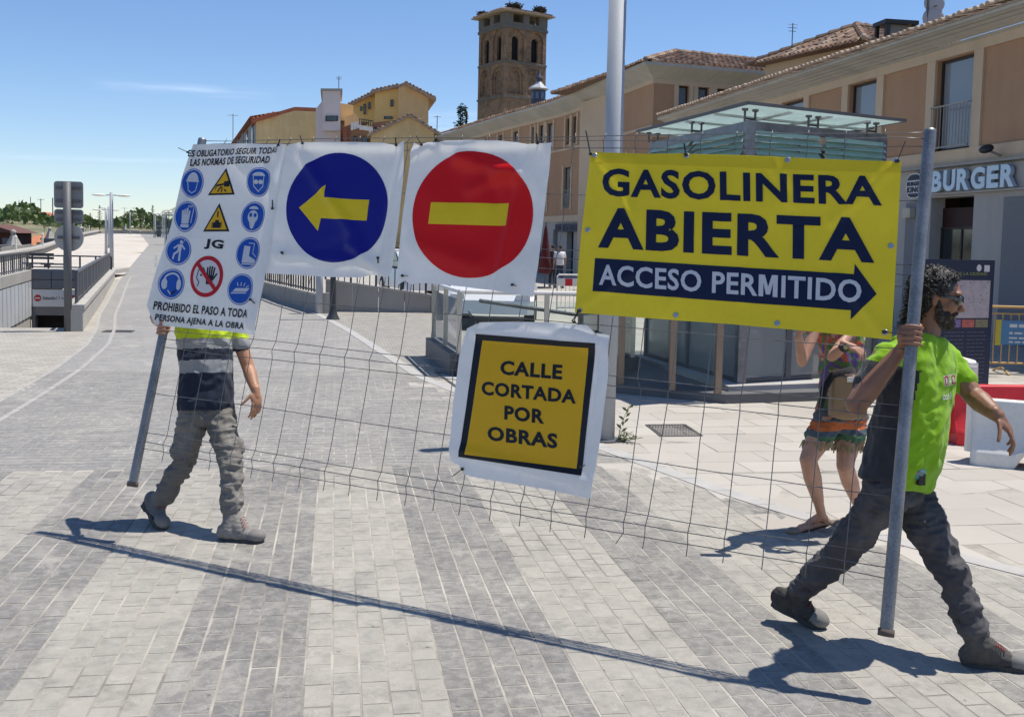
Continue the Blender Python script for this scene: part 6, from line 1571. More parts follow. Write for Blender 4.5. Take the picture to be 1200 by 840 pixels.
class Banner:
    def __init__(s, label, outline, m, wr, base=.036, ties=()):
        s.o = [ON(*p) for p in outline]; s.wr = wr; s.base = base; c = sum(s.o, V((0, 0))) / len(s.o)
        s.t = thing('banner', label, 'banner', SP(c.x, c.y, 0)); s.lv = 0
        b_ = conform([tuple(p) for p in s.o], [tuple(range(len(s.o)))], s.H(0)).build('sheet', m, s.t, smooth=True)
        sh = b_; 
        for (x, y, dx, dy) in ties:
            p = ON(x, y); q = ON(x + dx, y + dy); hh = max(s.H(0)(p.x, p.y), .03); mb = MB()
            mb.beam(SP(p.x, p.y, hh + .006), SP(q.x, q.y, hh + .02), .007, .003); mb.box(SP(p.x, p.y, hh + .006), (.014, .014, .012)); mb.beam(SP(p.x, p.y, hh), SP(p.x, p.y, -.012), .006, .004); mb.build('cable_tie', M['ink'], s.t)
    def H(s, lift):
        return lambda x, y: max(.0285, s.base + s.wr(x, y)) + lift * 1.25
    def poly(s, name, pts, m, lift=.0022, st=False):
        pts = pts if st else [ON(*p) for p in pts]
        return conform([tuple(p) for p in pts], [tuple(range(len(pts)))], s.H(lift)).build(name, m, s.t, smooth=True)
    def polys(s, name, plist, m, lift):
        v = []; f = []
        for pts in plist: f.append(tuple(range(len(v), len(v) + len(pts)))); v += [tuple(p) for p in pts]
        return conform(v, f, s.H(lift)).build(name, m, s.t, smooth=True)
    def text(s, name, txt, quad, m, lift=.0025, bold=.03):
        vs, fs, asp = text_mesh(txt, bold, 3); tl, tr_, br, bl = [ON(*p) for p in quad]
        pts = [tuple((bl.lerp(br, x)).lerp(tl.lerp(tr_, x), y)) for x, y in vs]
        return conform(pts, fs, s.H(lift)).build(name, m, s.t, smooth=True)
def ell_px(c, rx, ry, n=48, shear=0.0): return [(c[0] + rx * math.cos(2 * math.pi * i / n) + shear * ry * math.sin(2 * math.pi * i / n), c[1] - ry * math.sin(2 * math.pi * i / n)) for i in range(n)]
def ridge(s, t, p, q, w, a):
    p = V(p); q = V(q); x = V((s, t)); d = q - p; k = max(0, min(1, (x - p).dot(d) / d.dot(d))); r = (x - (p + d * k)).length
    return a * math.exp(-(r / w) ** 2)
NZ = lambda s, t, f, sd: noise.noise(V((s * f, t * f, sd)))
def vinyl(name, col, amt=.05, tr=.12, rough=.33):
    return mat(name, col, rough, amt=amt, scale=2.5, fine=.04, spec=.28, transl=tr)
V_white = vinyl('white_vinyl', (.84, .84, .83), .09, .30); V_blue = vinyl('blue_vinyl', (.012, .012, .23)); V_red = vinyl('red_vinyl', (.66, .008, .008), .08)
V_yel = vinyl('yellow_vinyl', (.83, .60, .015), .06); V_sign = vinyl('yellow_green_vinyl', (.80, .62, .025), .06); V_navy = vinyl('navy_vinyl', (.010, .014, .045), .05, .03)
V_amb = vinyl('amber_vinyl', (.80, .45, .01), .05); V_black = vinyl('black_vinyl', (.012, .012, .016), .05, .02); V_sblue = vinyl('safety_blue_print', (.015, .09, .45), .05); V_grey = vinyl('pale_grey_print', (.62, .63, .68), .04)
V_sred = vinyl('safety_red_print', (.50, .012, .02), .05)

# yellow GASOLINERA ABIERTA banner
WDR = [((2.62, .13), (2.85, .40), .006), ((3.05, .10), (3.0, .30), .005), ((3.5, .12), (3.62, .34), .005), ((4.03, .17), (3.80, .42), .007), ((2.66, .88), (2.92, .70), .006), ((3.1, .88), (3.2, .70), .004), ((4.05, .90), (3.85, .66), .006), ((3.3, .2), (3.45, .8), .004)]
def wD(s, t):
    r_ = sum(ridge(s, t, p, q, .022, a) for p, q, a in WDR)
    return .012 * NZ(s, t, 1.3, 1) + .005 * NZ(s, t, 5, 2) + .003 * math.sin((s - 2.6) * 5.2) * math.sin(3 * t) + r_
D = Banner('large yellow banner with navy lettering and an arrow pointing right', [(696, 178), (740, 179.5), (800, 179.5), (880, 181), (960, 184), (1058, 187.5), (1054, 250), (1049, 330), (1045, 394), (960, 385.5), (860, 377), (760, 370.5), (677, 365), (681, 310), (688, 245)], V_sign, wD,
           ties=[(696, 181, -4, -26), (807, 181, -1, -12), (1053, 188, 10, -22), (683, 363, -8, 13), (1037, 385, 26, 4)])
hem = [D.poly('hem', q, vinyl('yellow_hem', (.72, .56, .022), .05), .0012) for q in ([(696, 178), (1058, 187.5), (1057, 201), (696, 190)], )]
D.text('lettering', 'GASOLINERA', [(710, 197), (1034, 204.4), (1035, 239.3), (709.5, 230)], V_navy, bold=.03)
D.text('lettering', 'ABIERTA', [(706, 243), (1025.5, 253.5), (1025.6, 305), (704.5, 289.5)], V_navy, bold=.034)
D.poly('arrow', [(701, 301.8), (1001.6, 318), (1002.7, 306), (1028, 341), (997.5, 370.8), (998, 360), (697.6, 340)], V_navy)
D.text('lettering', 'ACCESO PERMITIDO', [(706, 309), (1011, 325), (1010, 352), (705.5, 333)], V_grey, .004, bold=.022)
for x, y in ((700.3, 182), (807.6, 182), (925, 186), (1052, 187), (692.5, 269), (1045, 285), (682.5, 362.6), (794, 366.7), (912, 375.5), (1037.5, 385.5)):
    p = ON(x, y); hh = D.H(.001)(p.x, p.y); MB().cyl(SP(p.x, p.y, hh), SP(p.x, p.y, hh + .004), .014, .011, n=14).build('eyelet', M['stainless'], D.t)

# red no-entry banner
oC = ON(490, 168)
def wC(s, t):
    x = s - oC.x
    return (.009 * NZ(s, t, 2.2, 5) + .006 * NZ(s, t, 6, 6) + ridge(x, t, (.30, .12), (.66, .22), .045, .024) + ridge(x, t, (.40, .30), (.62, .18), .04, .013) + ridge(x, t, (.70, .04), (.64, .85), .035, .018)
            + ridge(x, t, (.0, .10), (.10, .06), .03, .02) + ridge(x, t, (.20, .05), (.75, .04), .03, .022) + ridge(x, t, (.1, .6), (.5, .7), .05, .010) - ridge(x, t, (.42, .1), (.55, .35), .04, .008))
Cb = Banner('white banner with a red disc and yellow bar, a no entry sign', [(489, 168), (496, 172), (505, 169), (530, 167), (560, 166.5), (590, 167), (612, 169), (625, 172), (640, 169), (650, 167), (647, 200), (641, 250), (634, 310), (628, 347), (600, 343), (575, 339), (545, 335.5), (520, 333), (498, 331), (484, 333), (478, 328), (467, 335), (472, 280), (480, 220)], V_white, wC,
            ties=[(500, 172, -4, -9), (636, 170, 0, -10), (604, 333, 6, 2), (475, 323, 8, 1)])
Cb.poly('red_disc', ell_px((557.8, 252.2), 70.6, 73.5, 64, .04), V_red)
Cb.poly('yellow_bar', [(509.7, 237.9), (600.6, 238.5), (597.6, 264.7), (506, 262.9)], V_yel, .003)
# blue arrow banner
oB = ON(343, 171)
def wB(s, t):
    x = s - oB.x
    return (.010 * NZ(s, t, 2.0, 9) + .0045 * NZ(s, t, 7, 3) + ridge(x, t, (.10, .10), (.62, .62), .032, .012) + ridge(x, t, (.1, .04), (.75, .05), .03, .022) + ridge(x, t, (.80, .02), (.78, .70), .025, .020)
            + ridge(x, t, (.08, .70), (.70, .72), .03, .016) + ridge(x, t, (.55, .62), (.78, .76), .03, .02) - ridge(x, t, (.3, .70), (.5, .62), .04, .008))
B = Banner('white banner with a blue disc and a yellow arrow pointing left', [(341, 174), (347, 171), (380, 170), (420, 169), (455, 170), (470, 173), (480, 167.5), (477, 210), (470, 270), (462, 318), (458, 325), (440, 322), (423, 325), (390, 325), (355, 323), (315, 321), (322, 275), (331, 225)], V_white, wB,
           ties=[(363, 172, -1, -8), (471, 173, 1, -8), (337, 298, 3, 3), (448, 303, 2, 7)])
B.poly('blue_disc', ell_px((400, 244.8), 59.2, 64, 64, .05), V_blue)
B.poly('yellow_arrow', [(355.5, 245), (387.3, 218.5), (385.7, 233.3), (437.2, 235.4), (434.1, 259.5), (380.8, 257), (377, 271.8)], V_yel, .003)
# CALLE CORTADA sign
oE = ON(545, 380)
def wE(s, t):
    x = s - oE.x; y = t - oE.y
    return .006 * NZ(s, t, 2.4, 12) + .002 * NZ(s, t, 7, 4) + ridge(x, y, (.55, .0), (.80, .05), .035, .016) + ridge(x, y, (.1, .02), (.5, .03), .03, .012) + ridge(x, y, (.0, .62), (.8, .68), .03, .010) + ridge(x, y, (.78, .1), (.75, .7), .03, .010)
E_ = Banner('small white edged amber sign with black frame hung low on the fence mesh', [(551, 384), (566, 377), (600, 376), (640, 376), (690, 379), (700, 388), (717, 391), (715, 440), (706, 510), (693.5, 580.5), (650, 571), (600, 563), (562, 557), (546, 553), (541, 543), (531, 537), (530, 520), (534, 470), (542, 415)], V_white, wE, base=.040,
            ties=[(564, 377, -9, -12), (676, 376, 6, -14), (702, 387, 8, 2), (545, 547, -10, 9), (684, 544, 6, -2)])
E_.poly('black_frame', [(562, 390.7), (701.8, 401), (684.8, 554), (540.7, 533)], V_black)
E_.poly('amber_panel', [(569.5, 398), (693, 406.3), (678.5, 545.8), (548.5, 530.3)], V_amb, .003)
for tx_, q in (('CALLE', [(591, 421), (662.6, 425.5), (661.6, 443), (590, 437.5)]), ('CORTADA', [(568.5, 445), (678.5, 454.5), (678, 471), (568, 461)]), ('POR', [(595, 473), (641.5, 477.5), (641, 494.5), (594.5, 489.5)]), ('OBRAS', [(575, 497), (656.5, 505.5), (656, 523), (574.5, 513.5)])):
    E_.text('lettering', tx_, q, V_black, .0045, bold=.036)
# safety rules banner
def wA(s, t):
    return .010 * NZ(s, t, 1.6, 22) + .003 * NZ(s, t, 6, 8) + ridge(s, t, (.66, .05), (.70, 1.1), .04, .022) + ridge(s, t, (.35, .12), (.62, .28), .07, .014) + max(0, -s) * .25
A_ = Banner('white safety rules banner with blue pictogram discs and two yellow warning triangles', [(232, 172), (260, 171), (300, 170.5), (341, 172), (337, 200), (325, 270), (315, 335), (303, 393), (270, 389), (230, 386), (187, 382), (180.5, 361), (188, 330), (206, 270), (221, 206)], V_white, wA,
            ties=[(227, 182, -9, -4), (334, 174, 4, -6), (301, 353, 7, 5), (326, 247, 2, -9)])
A_.text('lettering', 'ES OBLIGATORIO SEGUIR TODAS', [(228, 179), (333, 174.5), (331, 182), (226.5, 187)], V_black, .003, .03)
A_.text('lettering', 'LAS NORMAS DE SEGURIDAD', [(229.5, 189), (322, 185), (320.5, 193.5), (228, 197.5)], V_black, .003, .03)
A_.text('lettering', 'PROHIBIDO EL PASO A TODA', [(188.5, 355), (296.8, 364), (295.4, 374), (186.5, 365)], V_black, .003, .03)
A_.text('lettering', 'PERSONA AJENA A LA OBRA', [(189, 369.5), (291.8, 379.5), (290.5, 389), (187, 379)], V_black, .003, .03)
A_.text('monogram', 'JG', [(246, 281.5), (268, 283.5), (265, 297), (244, 293.5)], V_black, .003, .04)
def disc(c, rx, ry, prims, ground=V_sblue, name='pictogram_disc'):
    """prims: (polygon in unit-disc coordinates, 'w'|'b'|'k')"""
    c0 = ON(*c); ux = ON(c[0] + rx, c[1] + rx * .04) - c0; uy = ON(c[0] + ry * .12, c[1] - ry) - c0
    mp = lambda p: c0 + ux * p[0] + uy * p[1]
    cir = lambda r, o_=(0, 0), n=36: [(o_[0] + r * math.cos(2 * math.pi * i / n), o_[1] + r * math.sin(2 * math.pi * i / n)) for i in range(n)]
    A_.polys('disc_rim', [[mp(p) for p in cir(1.0)]], ground, .0012); A_.polys('disc_gap', [[mp(p) for p in cir(.95)]], V_white, .0020); A_.polys(name, [[mp(p) for p in cir(.89)]], ground, .0028)
    for lv, (key, m_) in enumerate((('w', V_grey), ('b', ground), ('k', V_black))):
        pl = [[mp(q) for q in p] for p, k in prims if k == key]
        if pl: A_.polys('pictogram', pl, m_, .0036 + .0008 * lv)
def ep(cx, cy, rx, ry, a0=0, a1=360, n=20): return [(cx + rx * math.cos(R(a0 + (a1 - a0) * i / n)), cy + ry * math.sin(R(a0 + (a1 - a0) * i / n))) for i in range(n + (a1 - a0 != 360))]
def ln(x0, y0, x1, y1, w=.05):
    d = V((x1 - x0, y1 - y0)).normalized() * w; return [(x0 - d.y, y0 + d.x), (x0 + d.y, y0 - d.x), (x1 + d.y, y1 - d.x), (x1 - d.y, y1 + d.x)]
disc((230.7, 217), 12.2, 17, [(ep(0, .12, .52, .62, 0, 180), 'w'), ([(-.58, .08), (.58, .08), (.58, .18), (-.58, .18)], 'w'), (ln(-.45, .05, -.35, -.5, .03), 'w'), (ln(.45, .05, .35, -.5, .03), 'w'), (ln(-.35, -.5, .0, -.68, .03), 'w'), (ln(.35, -.5, 0, -.68, .03), 'w')])
disc((223, 256), 12.6, 18, [([(-.42, -.7), (.35, -.7), (.35, -.5), (-.42, -.5)], 'w'), ([(-.36, -.46), (.28, -.46), (.34, .15), (-.42, .15)], 'w')] + [([(-.42 + .2 * k, .1), (-.26 + .2 * k, .1), (-.26 + .2 * k, .40 + .08 * (k % 3)), (-.42 + .2 * k, .40 + .08 * (k % 3))], 'w') for k in range(4)] + [(ln(.1 + .13 * k, .6, .16 + .13 * k, .75, .03), 'w') for k in range(4)] + [(ln(.62, .55, .5, -.4, .035), 'w')])
disc((215, 296), 14, 16.6, [(ep(.12, .62, .12, .13), 'w'), ([(-.12, .46), (.25, .46), (.2, .0), (-.12, .0)], 'w'), (ln(-.12, .4, -.45, .15, .06), 'w'), (ln(.22, .4, .5, .1, .06), 'w'), (ln(-.02, .0, -.38, -.25, .08), 'w'), (ln(-.36, -.2, -.42, -.6, .07), 'w'), (ln(.12, .0, .1, -.7, .08), 'w'), (ln(.45, .8, .2, .45, .02), 'w')])
disc((206.5, 334.5), 14.5, 17.6, [(ep(-.55, -.02, .2, .36), 'w'), (ep(.55, -.02, .2, .36), 'w'), (ep(0, .25, .62, .5, 10, 170) + ep(0, .25, .5, .38, 170, 10), 'w'), (ep(0, -.02, .38, .5), 'b'), (ln(-.3, -.4, 0, -.7, .04), 'w'), (ln(0, -.7, .35, -.45, .05), 'k')])
disc((309, 215.5), 15, 16.8, [(ep(0, .45, .45, .2, 0, 180), 'w'), (ln(-.5, .42, .5, .42, .04), 'w'), (ln(-.42, .35, -.38, -.3, .03), 'w'), (ln(.42, .35, .38, -.3, .03), 'w'), (ln(-.38, -.3, 0, -.65, .03), 'w'), (ln(.38, -.3, 0, -.65, .03), 'w'), (ep(-.19, -.02, .19, .15), 'w'), (ep(.19, -.02, .19, .15), 'w')])
disc((301, 255.7), 14.3, 17.8, [(ep(0, .5, .38, .2, 0, 180), 'w'), (ep(0, .0, .42, .42), 'w'), ([(-.3, -.2), (.3, -.2), (.16, -.62), (-.16, -.62)], 'w'), (ep(0, -.66, .14, .12), 'w'), (ep(-.18, .1, .12, .14), 'b'), (ep(.18, .1, .12, .14), 'b'), (ep(-.18, .1, .06, .08), 'w'), (ep(.18, .1, .06, .08), 'w')])
disc((296, 298), 14.6, 18.5, [([(-.38, .45), (.12, .42), (.1, -.2), (.62, -.42), (.66, -.62), (-.42, -.62)], 'w'), (ln(-.05, .62, .42, .6, .025), 'w'), (ln(.42, .6, .36, .0, .025), 'w'), (ln(.36, 0, .7, -.25, .025), 'w'), (ln(-.4, -.7, .68, -.7, .04), 'w')])
disc((287.5, 340.5), 15.6, 18.3, [([(-.72, -.3), (.42, -.25), (.70, .1), (-.38, .06)], 'w'), (ln(-.6, -.2, .55, -.14, .02), 'b'), (ln(0, .2, 0, .45, .03), 'w'), (ln(-.2, .2, -.3, .42, .03), 'w'), (ln(.2, .2, .3, .42, .03), 'w'), (ln(.4, .15, .6, .25, .03), 'w')])
def tri(ap, l, r_, prims):
    ap, l, r_ = [ON(*p) for p in (ap, l, r_)]; c = (ap + l + r_) / 3; A_.polys('triangle_border', [[ap, l, r_]], V_black, .0015)
    A_.polys('warning_triangle', [[c + (p - c) * .80 for p in (ap, l, r_)]], V_amb, .0024); m_ = (l + r_) / 2; ux = (r_ - l) / 2; uy = ap - m_
    A_.polys('pictogram', [[m_ + ux * x + uy * y for x, y in p] for p in prims], V_black, .0032)
tri((270, 199), (248, 231), (279.5, 230), [ln(-.45, .35, .3, .42, .035), [(.1, .30), (.5, .30), (.42, .52), (.05, .5)], ln(-.1, .32, -.3, .12, .04), ln(-.02, .3, .0, .1, .04), ln(-.45, .35, -.5, .2, .03), ln(.15, .2, .35, .12, .03)])
tri((261.6, 240), (243, 273.5), (273.5, 273), [ln(0, .72, 0, .5, .05), [(-.28, .12), (.28, .12), (.28, .32), (-.28, .32)], [(-.14, .3), (.14, .3), (.14, .4), (-.14, .4)], ln(-.34, .12, -.34, .32, .03), ln(.34, .12, .34, .32, .03)])
# prohibition disc with a hand
c0 = ON(247.3, 325.6); ux = ON(247.3 + 19.5, 326.4) - c0; uy = ON(247.3 + 2.6, 325.6 - 24) - c0; mp = lambda p: c0 + ux * p[0] + uy * p[1]
A_.polys('prohibition_ring', [[mp(p) for p in ep(0, 0, 1, 1, n=40)]], V_sred, .0014); A_.polys('prohibition_field', [[mp(p) for p in ep(0, 0, .80, .80, n=40)]], V_white, .0022)
hand_p = [[(.02, -.38), (.36, -.38), (.45, .05), (.0, .05)]] + [ln(.06 + .11 * k, .0, .04 + .14 * k, .52 - .05 * abs(k - 1.5), .045) for k in range(4)] + [ln(.4, -.15, .62, .15, .045)]
A_.polys('hand_pictogram', [[mp(p) for p in q] for q in hand_p], V_black, .0030)
A_.polys('face_pictogram', [[mp(p) for p in q] for q in [ln(-.5, .3, -.2, .4, .025), ln(-.5, .3, -.58, -.1, .025), ln(-.58, -.1, -.4, -.3, .025), ln(-.4, -.3, -.5, -.5, .025), ln(-.2, .4, -.1, .2, .025), ep(-.32, .05, .07, .05)]], V_navy, .0028)
A_.polys('prohibition_bar', [[mp(p) for p in ln(-.62, .62, .62, -.62, .10)]], V_sred, .0040)
A_.text('small_print', 'MED-2041', [(190, 316), (191.2, 303), (193.4, 303.3), (192.2, 316.3)], V_grey, .003, 0)
# ------------------------------------------------------------------ people
def fuse(name, mb, m, parent, voxel=.009, sm=6, zone=None, wrinkle=None, factor=.5):
    me = bpy.data.meshes.new('tmp'); me.from_pydata([tuple(q) for q in mb.v], [], mb.f); o = bpy.data.objects.new('tmp', me); COL.objects.link(o)
    md = o.modifiers.new('r', 'REMESH'); md.mode = 'VOXEL'; md.voxel_size = voxel; md.use_smooth_shade = True
    if sm: s_ = o.modifiers.new('s', 'SMOOTH'); s_.factor = factor; s_.iterations = sm
    dg = bpy.context.evaluated_depsgraph_get(); r_ = bpy.data.meshes.new_from_object(o.evaluated_get(dg)); bpy.data.objects.remove(o); bpy.data.meshes.remove(me)
    if wrinkle:
        ns = [v.normal.copy() for v in r_.vertices]
        for v, n_ in zip(r_.vertices, ns): v.co = v.co + n_ * wrinkle(v.co)
    if zone:
        zi = [zone(p.center.copy(), p.normal.copy()) for p in r_.polygons]
    inv = WM[parent.name].inverted(); r_.transform(inv); r_.polygons.foreach_set('use_smooth', [True] * len(r_.polygons)); r_.name = name; r_.update()
    ob = link(name, r_, parent)
    ob.data.materials.clear()
    for q in (m if isinstance(m, (list, tuple)) else [m]): ob.data.materials.append(q)
    if zone: ob.data.polygons.foreach_set('material_index', zi); ob.data.update()
    return ob
def cloth_noise(a1, f1, seed, stretch=(1, 1, 1.6), a2=.0025, f2=38):
    def w(p):
        q = V((p.x * stretch[0], p.y * stretch[1], p.z * stretch[2])); n1 = noise.noise(q * f1 + V((seed, 0, 0))); n2 = noise.noise(q * f2 + V((0, seed, 0))); n3 = noise.noise(V((q.x * .8 + q.z * .5, q.y, q.z * 1.3 - q.x * .5)) * f1 * 2.1 + V((3, seed, 0)))
        return a1 * (.9 - 2.6 * abs(n1)) * .7 + a1 * .55 * (.6 - 2.6 * abs(n3)) + a2 * n2
    return w
def frame(f, u):
    f = V(f).normalized(); u = (V(u) - f * V(u).dot(f)).normalized(); return f, u.cross(f).normalized(), u   # forward, left, up
def head_parts(mb, c, f, l, u, k=1.0):
    P = lambda a, b_, z: c + (f * a + l * b_ + u * z) * k
    mb.ell(P(-.012, 0, .035), f * .098 * k, l * .077 * k, u * .092 * k); mb.ell(P(.022, 0, -.035), f * .072 * k, l * .062 * k, u * .085 * k)
    mb.ell(P(.045, 0, -.078), f * .045 * k, l * .044 * k, u * .035 * k); mb.ell(P(.078, 0, -.096), f * .020 * k, l * .022 * k, u * .018 * k)       # jaw, chin
    mb.ell(P(.075, 0, .042), f * .022 * k, l * .052 * k, u * .018 * k)                                                                              # brow
    mb.capsule(P(.088, 0, .020), .010 * k, P(.113, 0, -.022), .0135 * k); mb.ell(P(.100, 0, -.030), f * .014 * k, l * .018 * k, u * .010 * k)       # nose
    for s_ in (-1, 1):
        mb.ell(P(.060, s_ * .040, -.015), f * .032 * k, l * .024 * k, u * .030 * k)                                                                 # cheek
        mb.ell(P(-.008, s_ * .078, -.004), (f * .016 - l * s_ * .004) * k, l * .008 * k, u * .032 * k); mb.ell(P(-.016, s_ * .084, .006), f * .016 * k, l * .005 * k, u * .022 * k)
    mb.ell(P(.090, 0, -.053), f * .012 * k, l * .026 * k, u * .007 * k); mb.ell(P(.087, 0, -.066), f * .012 * k, l * .023 * k, u * .008 * k)        # lips
def finger(mb, p, d, curl_axis, lens, r, bends):
    d = V(d).normalized(); p = V(p)
    for L_, b_ in zip(lens, bends):
        d = Matrix.Rotation(b_, 3, curl_axis) @ d; q = p + d * L_; mb.capsule(p, r, q, r * .9, n=8); p = q; r *= .93
def relaxed_hand(mb, wrist, d, back, side, k=1.0, curl=.35):
    """d: pointing direction of the hand, back: normal of the back of the hand, side: direction of the thumb side"""
    d = V(d).normalized(); back = (V(back) - d * V(back).dot(d)).normalized(); side = d.cross(back).normalized() * (1 if d.cross(back).dot(V(side)) > 0 else -1)
    mb.ell(wrist + d * .045 * k, d * .052 * k, side * .042 * k, back * .017 * k); mb.capsule(wrist - d * .02, .027 * k, wrist + d * .03 * k, .024 * k)
    ax = d.cross(back).normalized()
    for i, (o_, L_) in enumerate(((.030, .043), (.010, .048), (-.011, .045), (-.030, .035))):
        p = wrist + d * (.086 - .004 * abs(i - 1)) * k + side * o_ * k
        finger(mb, p, d + side * o_ * 1.5, ax, (L_ * k, L_ * .62 * k, L_ * .48 * k), .0090 * k, (-curl * (.7 + .15 * i), -curl * 1.1, -curl * .8))
    finger(mb, wrist + d * .02 * k + side * .034 * k - back * .004, d * .75 + side * .6 - back * .25, ax, (.036 * k, .030 * k, .022 * k), .0108 * k, (-.1, -.2, -.15))
def grip_hand(mb, pole_c, pole_d, from_d, r_pole, k=1.0, handed=1):
    """fingers wrapped round a pole; from_d = direction from the pole to the palm/wrist side; pole_d towards the thumb"""
    a = V(from_d); pd = V(pole_d).normalized(); a = (a - pd * a.dot(pd)).normalized(); b_ = pd.cross(a).normalized() * handed
    R_ = r_pole + .0095 * k
    mb.ell(pole_c + a * (r_pole + .016) + pd * .002, a * .018 * k, b_ * .040 * k, pd * .044 * k)
    for i in range(4):
        c = pole_c + pd * (.034 - .0235 * i) * k; pts = []
        for j in range(7):
            th_ = R(18 + 36 * j); pts.append(c + (a * math.cos(th_) + b_ * math.sin(th_)) * R_ + a * (.012 if j == 0 else 0))
        n_ = 7 - (1 if i == 3 else 0)
        for j in range(n_ - 1): mb.capsule(pts[j], (.0094 - .0002 * j) * k, pts[j + 1], (.0092 - .0002 * j) * k, n=8)
    c = pole_c + pd * .048 * k; pts = [pole_c + a * (r_pole + .012) - b_ * .018 + pd * .02] + [c + (a * math.cos(R(-t_)) + b_ * math.sin(R(-t_))) * R_ for t_ in (30, 75, 120)]
    for p, q in zip(pts, pts[1:]): mb.capsule(p, .0115 * k, q, .0105 * k, n=8)
    return pole_c + a * (r_pole + .03)
def boot(parent, ankle, heel, toe, m_up, m_sole, shaft_dir, k=1.0, upn=(0, 0, 1), name='boot'):
    h, t_, a = V(heel), V(toe), V(ankle); d = (t_ - h).normalized(); u = (V(upn) - d * V(upn).dot(d)).normalized(); l = u.cross(d)
    L_ = (t_ - h).length; mb = MB(); mb.ell(h + u * .052 + d * .02, d * .046 * k, l * .038 * k, u * .052 * k); mb.capsule(h + u * .055 + d * .05, .042 * k, h + d * L_ * .62 + u * .042, .044 * k)
    mb.ell(h + d * (L_ - .055) + u * .036, d * .062 * k, l * .048 * k, u * .040 * k); sd_ = V(shaft_dir).normalized()
    mb.capsule(h + d * .055 + u * .06, .052 * k, a, .050 * k); mb.capsule(a, .050 * k, a + sd_ * .11, .056 * k); mb.ell(a + sd_ * .125, sd_ * .022, sd_.orthogonal().normalized() * .062, sd_.cross(sd_.orthogonal()).normalized() * .062)
    mb.capsule(h + d * L_ * .45 + u * .07, .040 * k, a + d * .02, .044 * k)
    # tongue and laces
    mb.capsule(h + d * L_ * .60 + u * .078, .018, a + d * .045 + sd_ * .02, .024)
    b_ = fuse(name, mb, m_up, parent, .007, 3, wrinkle=cloth_noise(.0022, 30, 3))
    for v in b_.data.vertices:
        p = WM[parent.name] @ v.co; z = (p - h).dot(u)
        if z < .012: v.co = WM[parent.name].inverted() @ (p + u * (.012 - z))
    so = MB(); pts = []
    for s_, w in ((0, .022), (.02, .036), (.07, .039), (L_ * .45, .034), (L_ * .65, .047), (L_ * .85, .046), (L_ * .96, .030), (L_ + .005, .008)): pts.append((s_, w))
    ring_ = [h + d * (s_ - .004) + l * w * k for s_, w in pts] + [h + d * (s_ - .004) - l * w * k for s_, w in reversed(pts)]
    so.prism([p - u * .004 for p in ring_], u * .030); so.build('sole', m_sole, b_)
    cp_ = MB(); cp_.ell(h + d * (L_ - .050) + u * .040, d * .062 * k, l * .0505 * k, u * .040 * k); c_ = cp_.build('toe_cap', toecap_m, b_, smooth=True)
    hl_ = MB(); hl_.beam(h + d * .0 + u * -.002, h + d * .07 + u * -.002, .066, .012); hl_.build('heel', m_sole, b_)
    lc = MB()
    for j in range(4):
        c = (h + d * L_ * .60 + u * .094).lerp(a + d * .070 + sd_ * .02, j / 3.5); lc.tube([c - l * .028 - u * .004, c + u * .004, c + l * .028 - u * .004], .003, n=5)
    lc.build('laces', lace_m, b_)
    return b_
toecap_m = mat('scuffed_toe_cap', (.20, .19, .175), .8, amt=.4, scale=14, fine=.2)
lace_m = mat('boot_laces', (.30, .05, .05), .8)

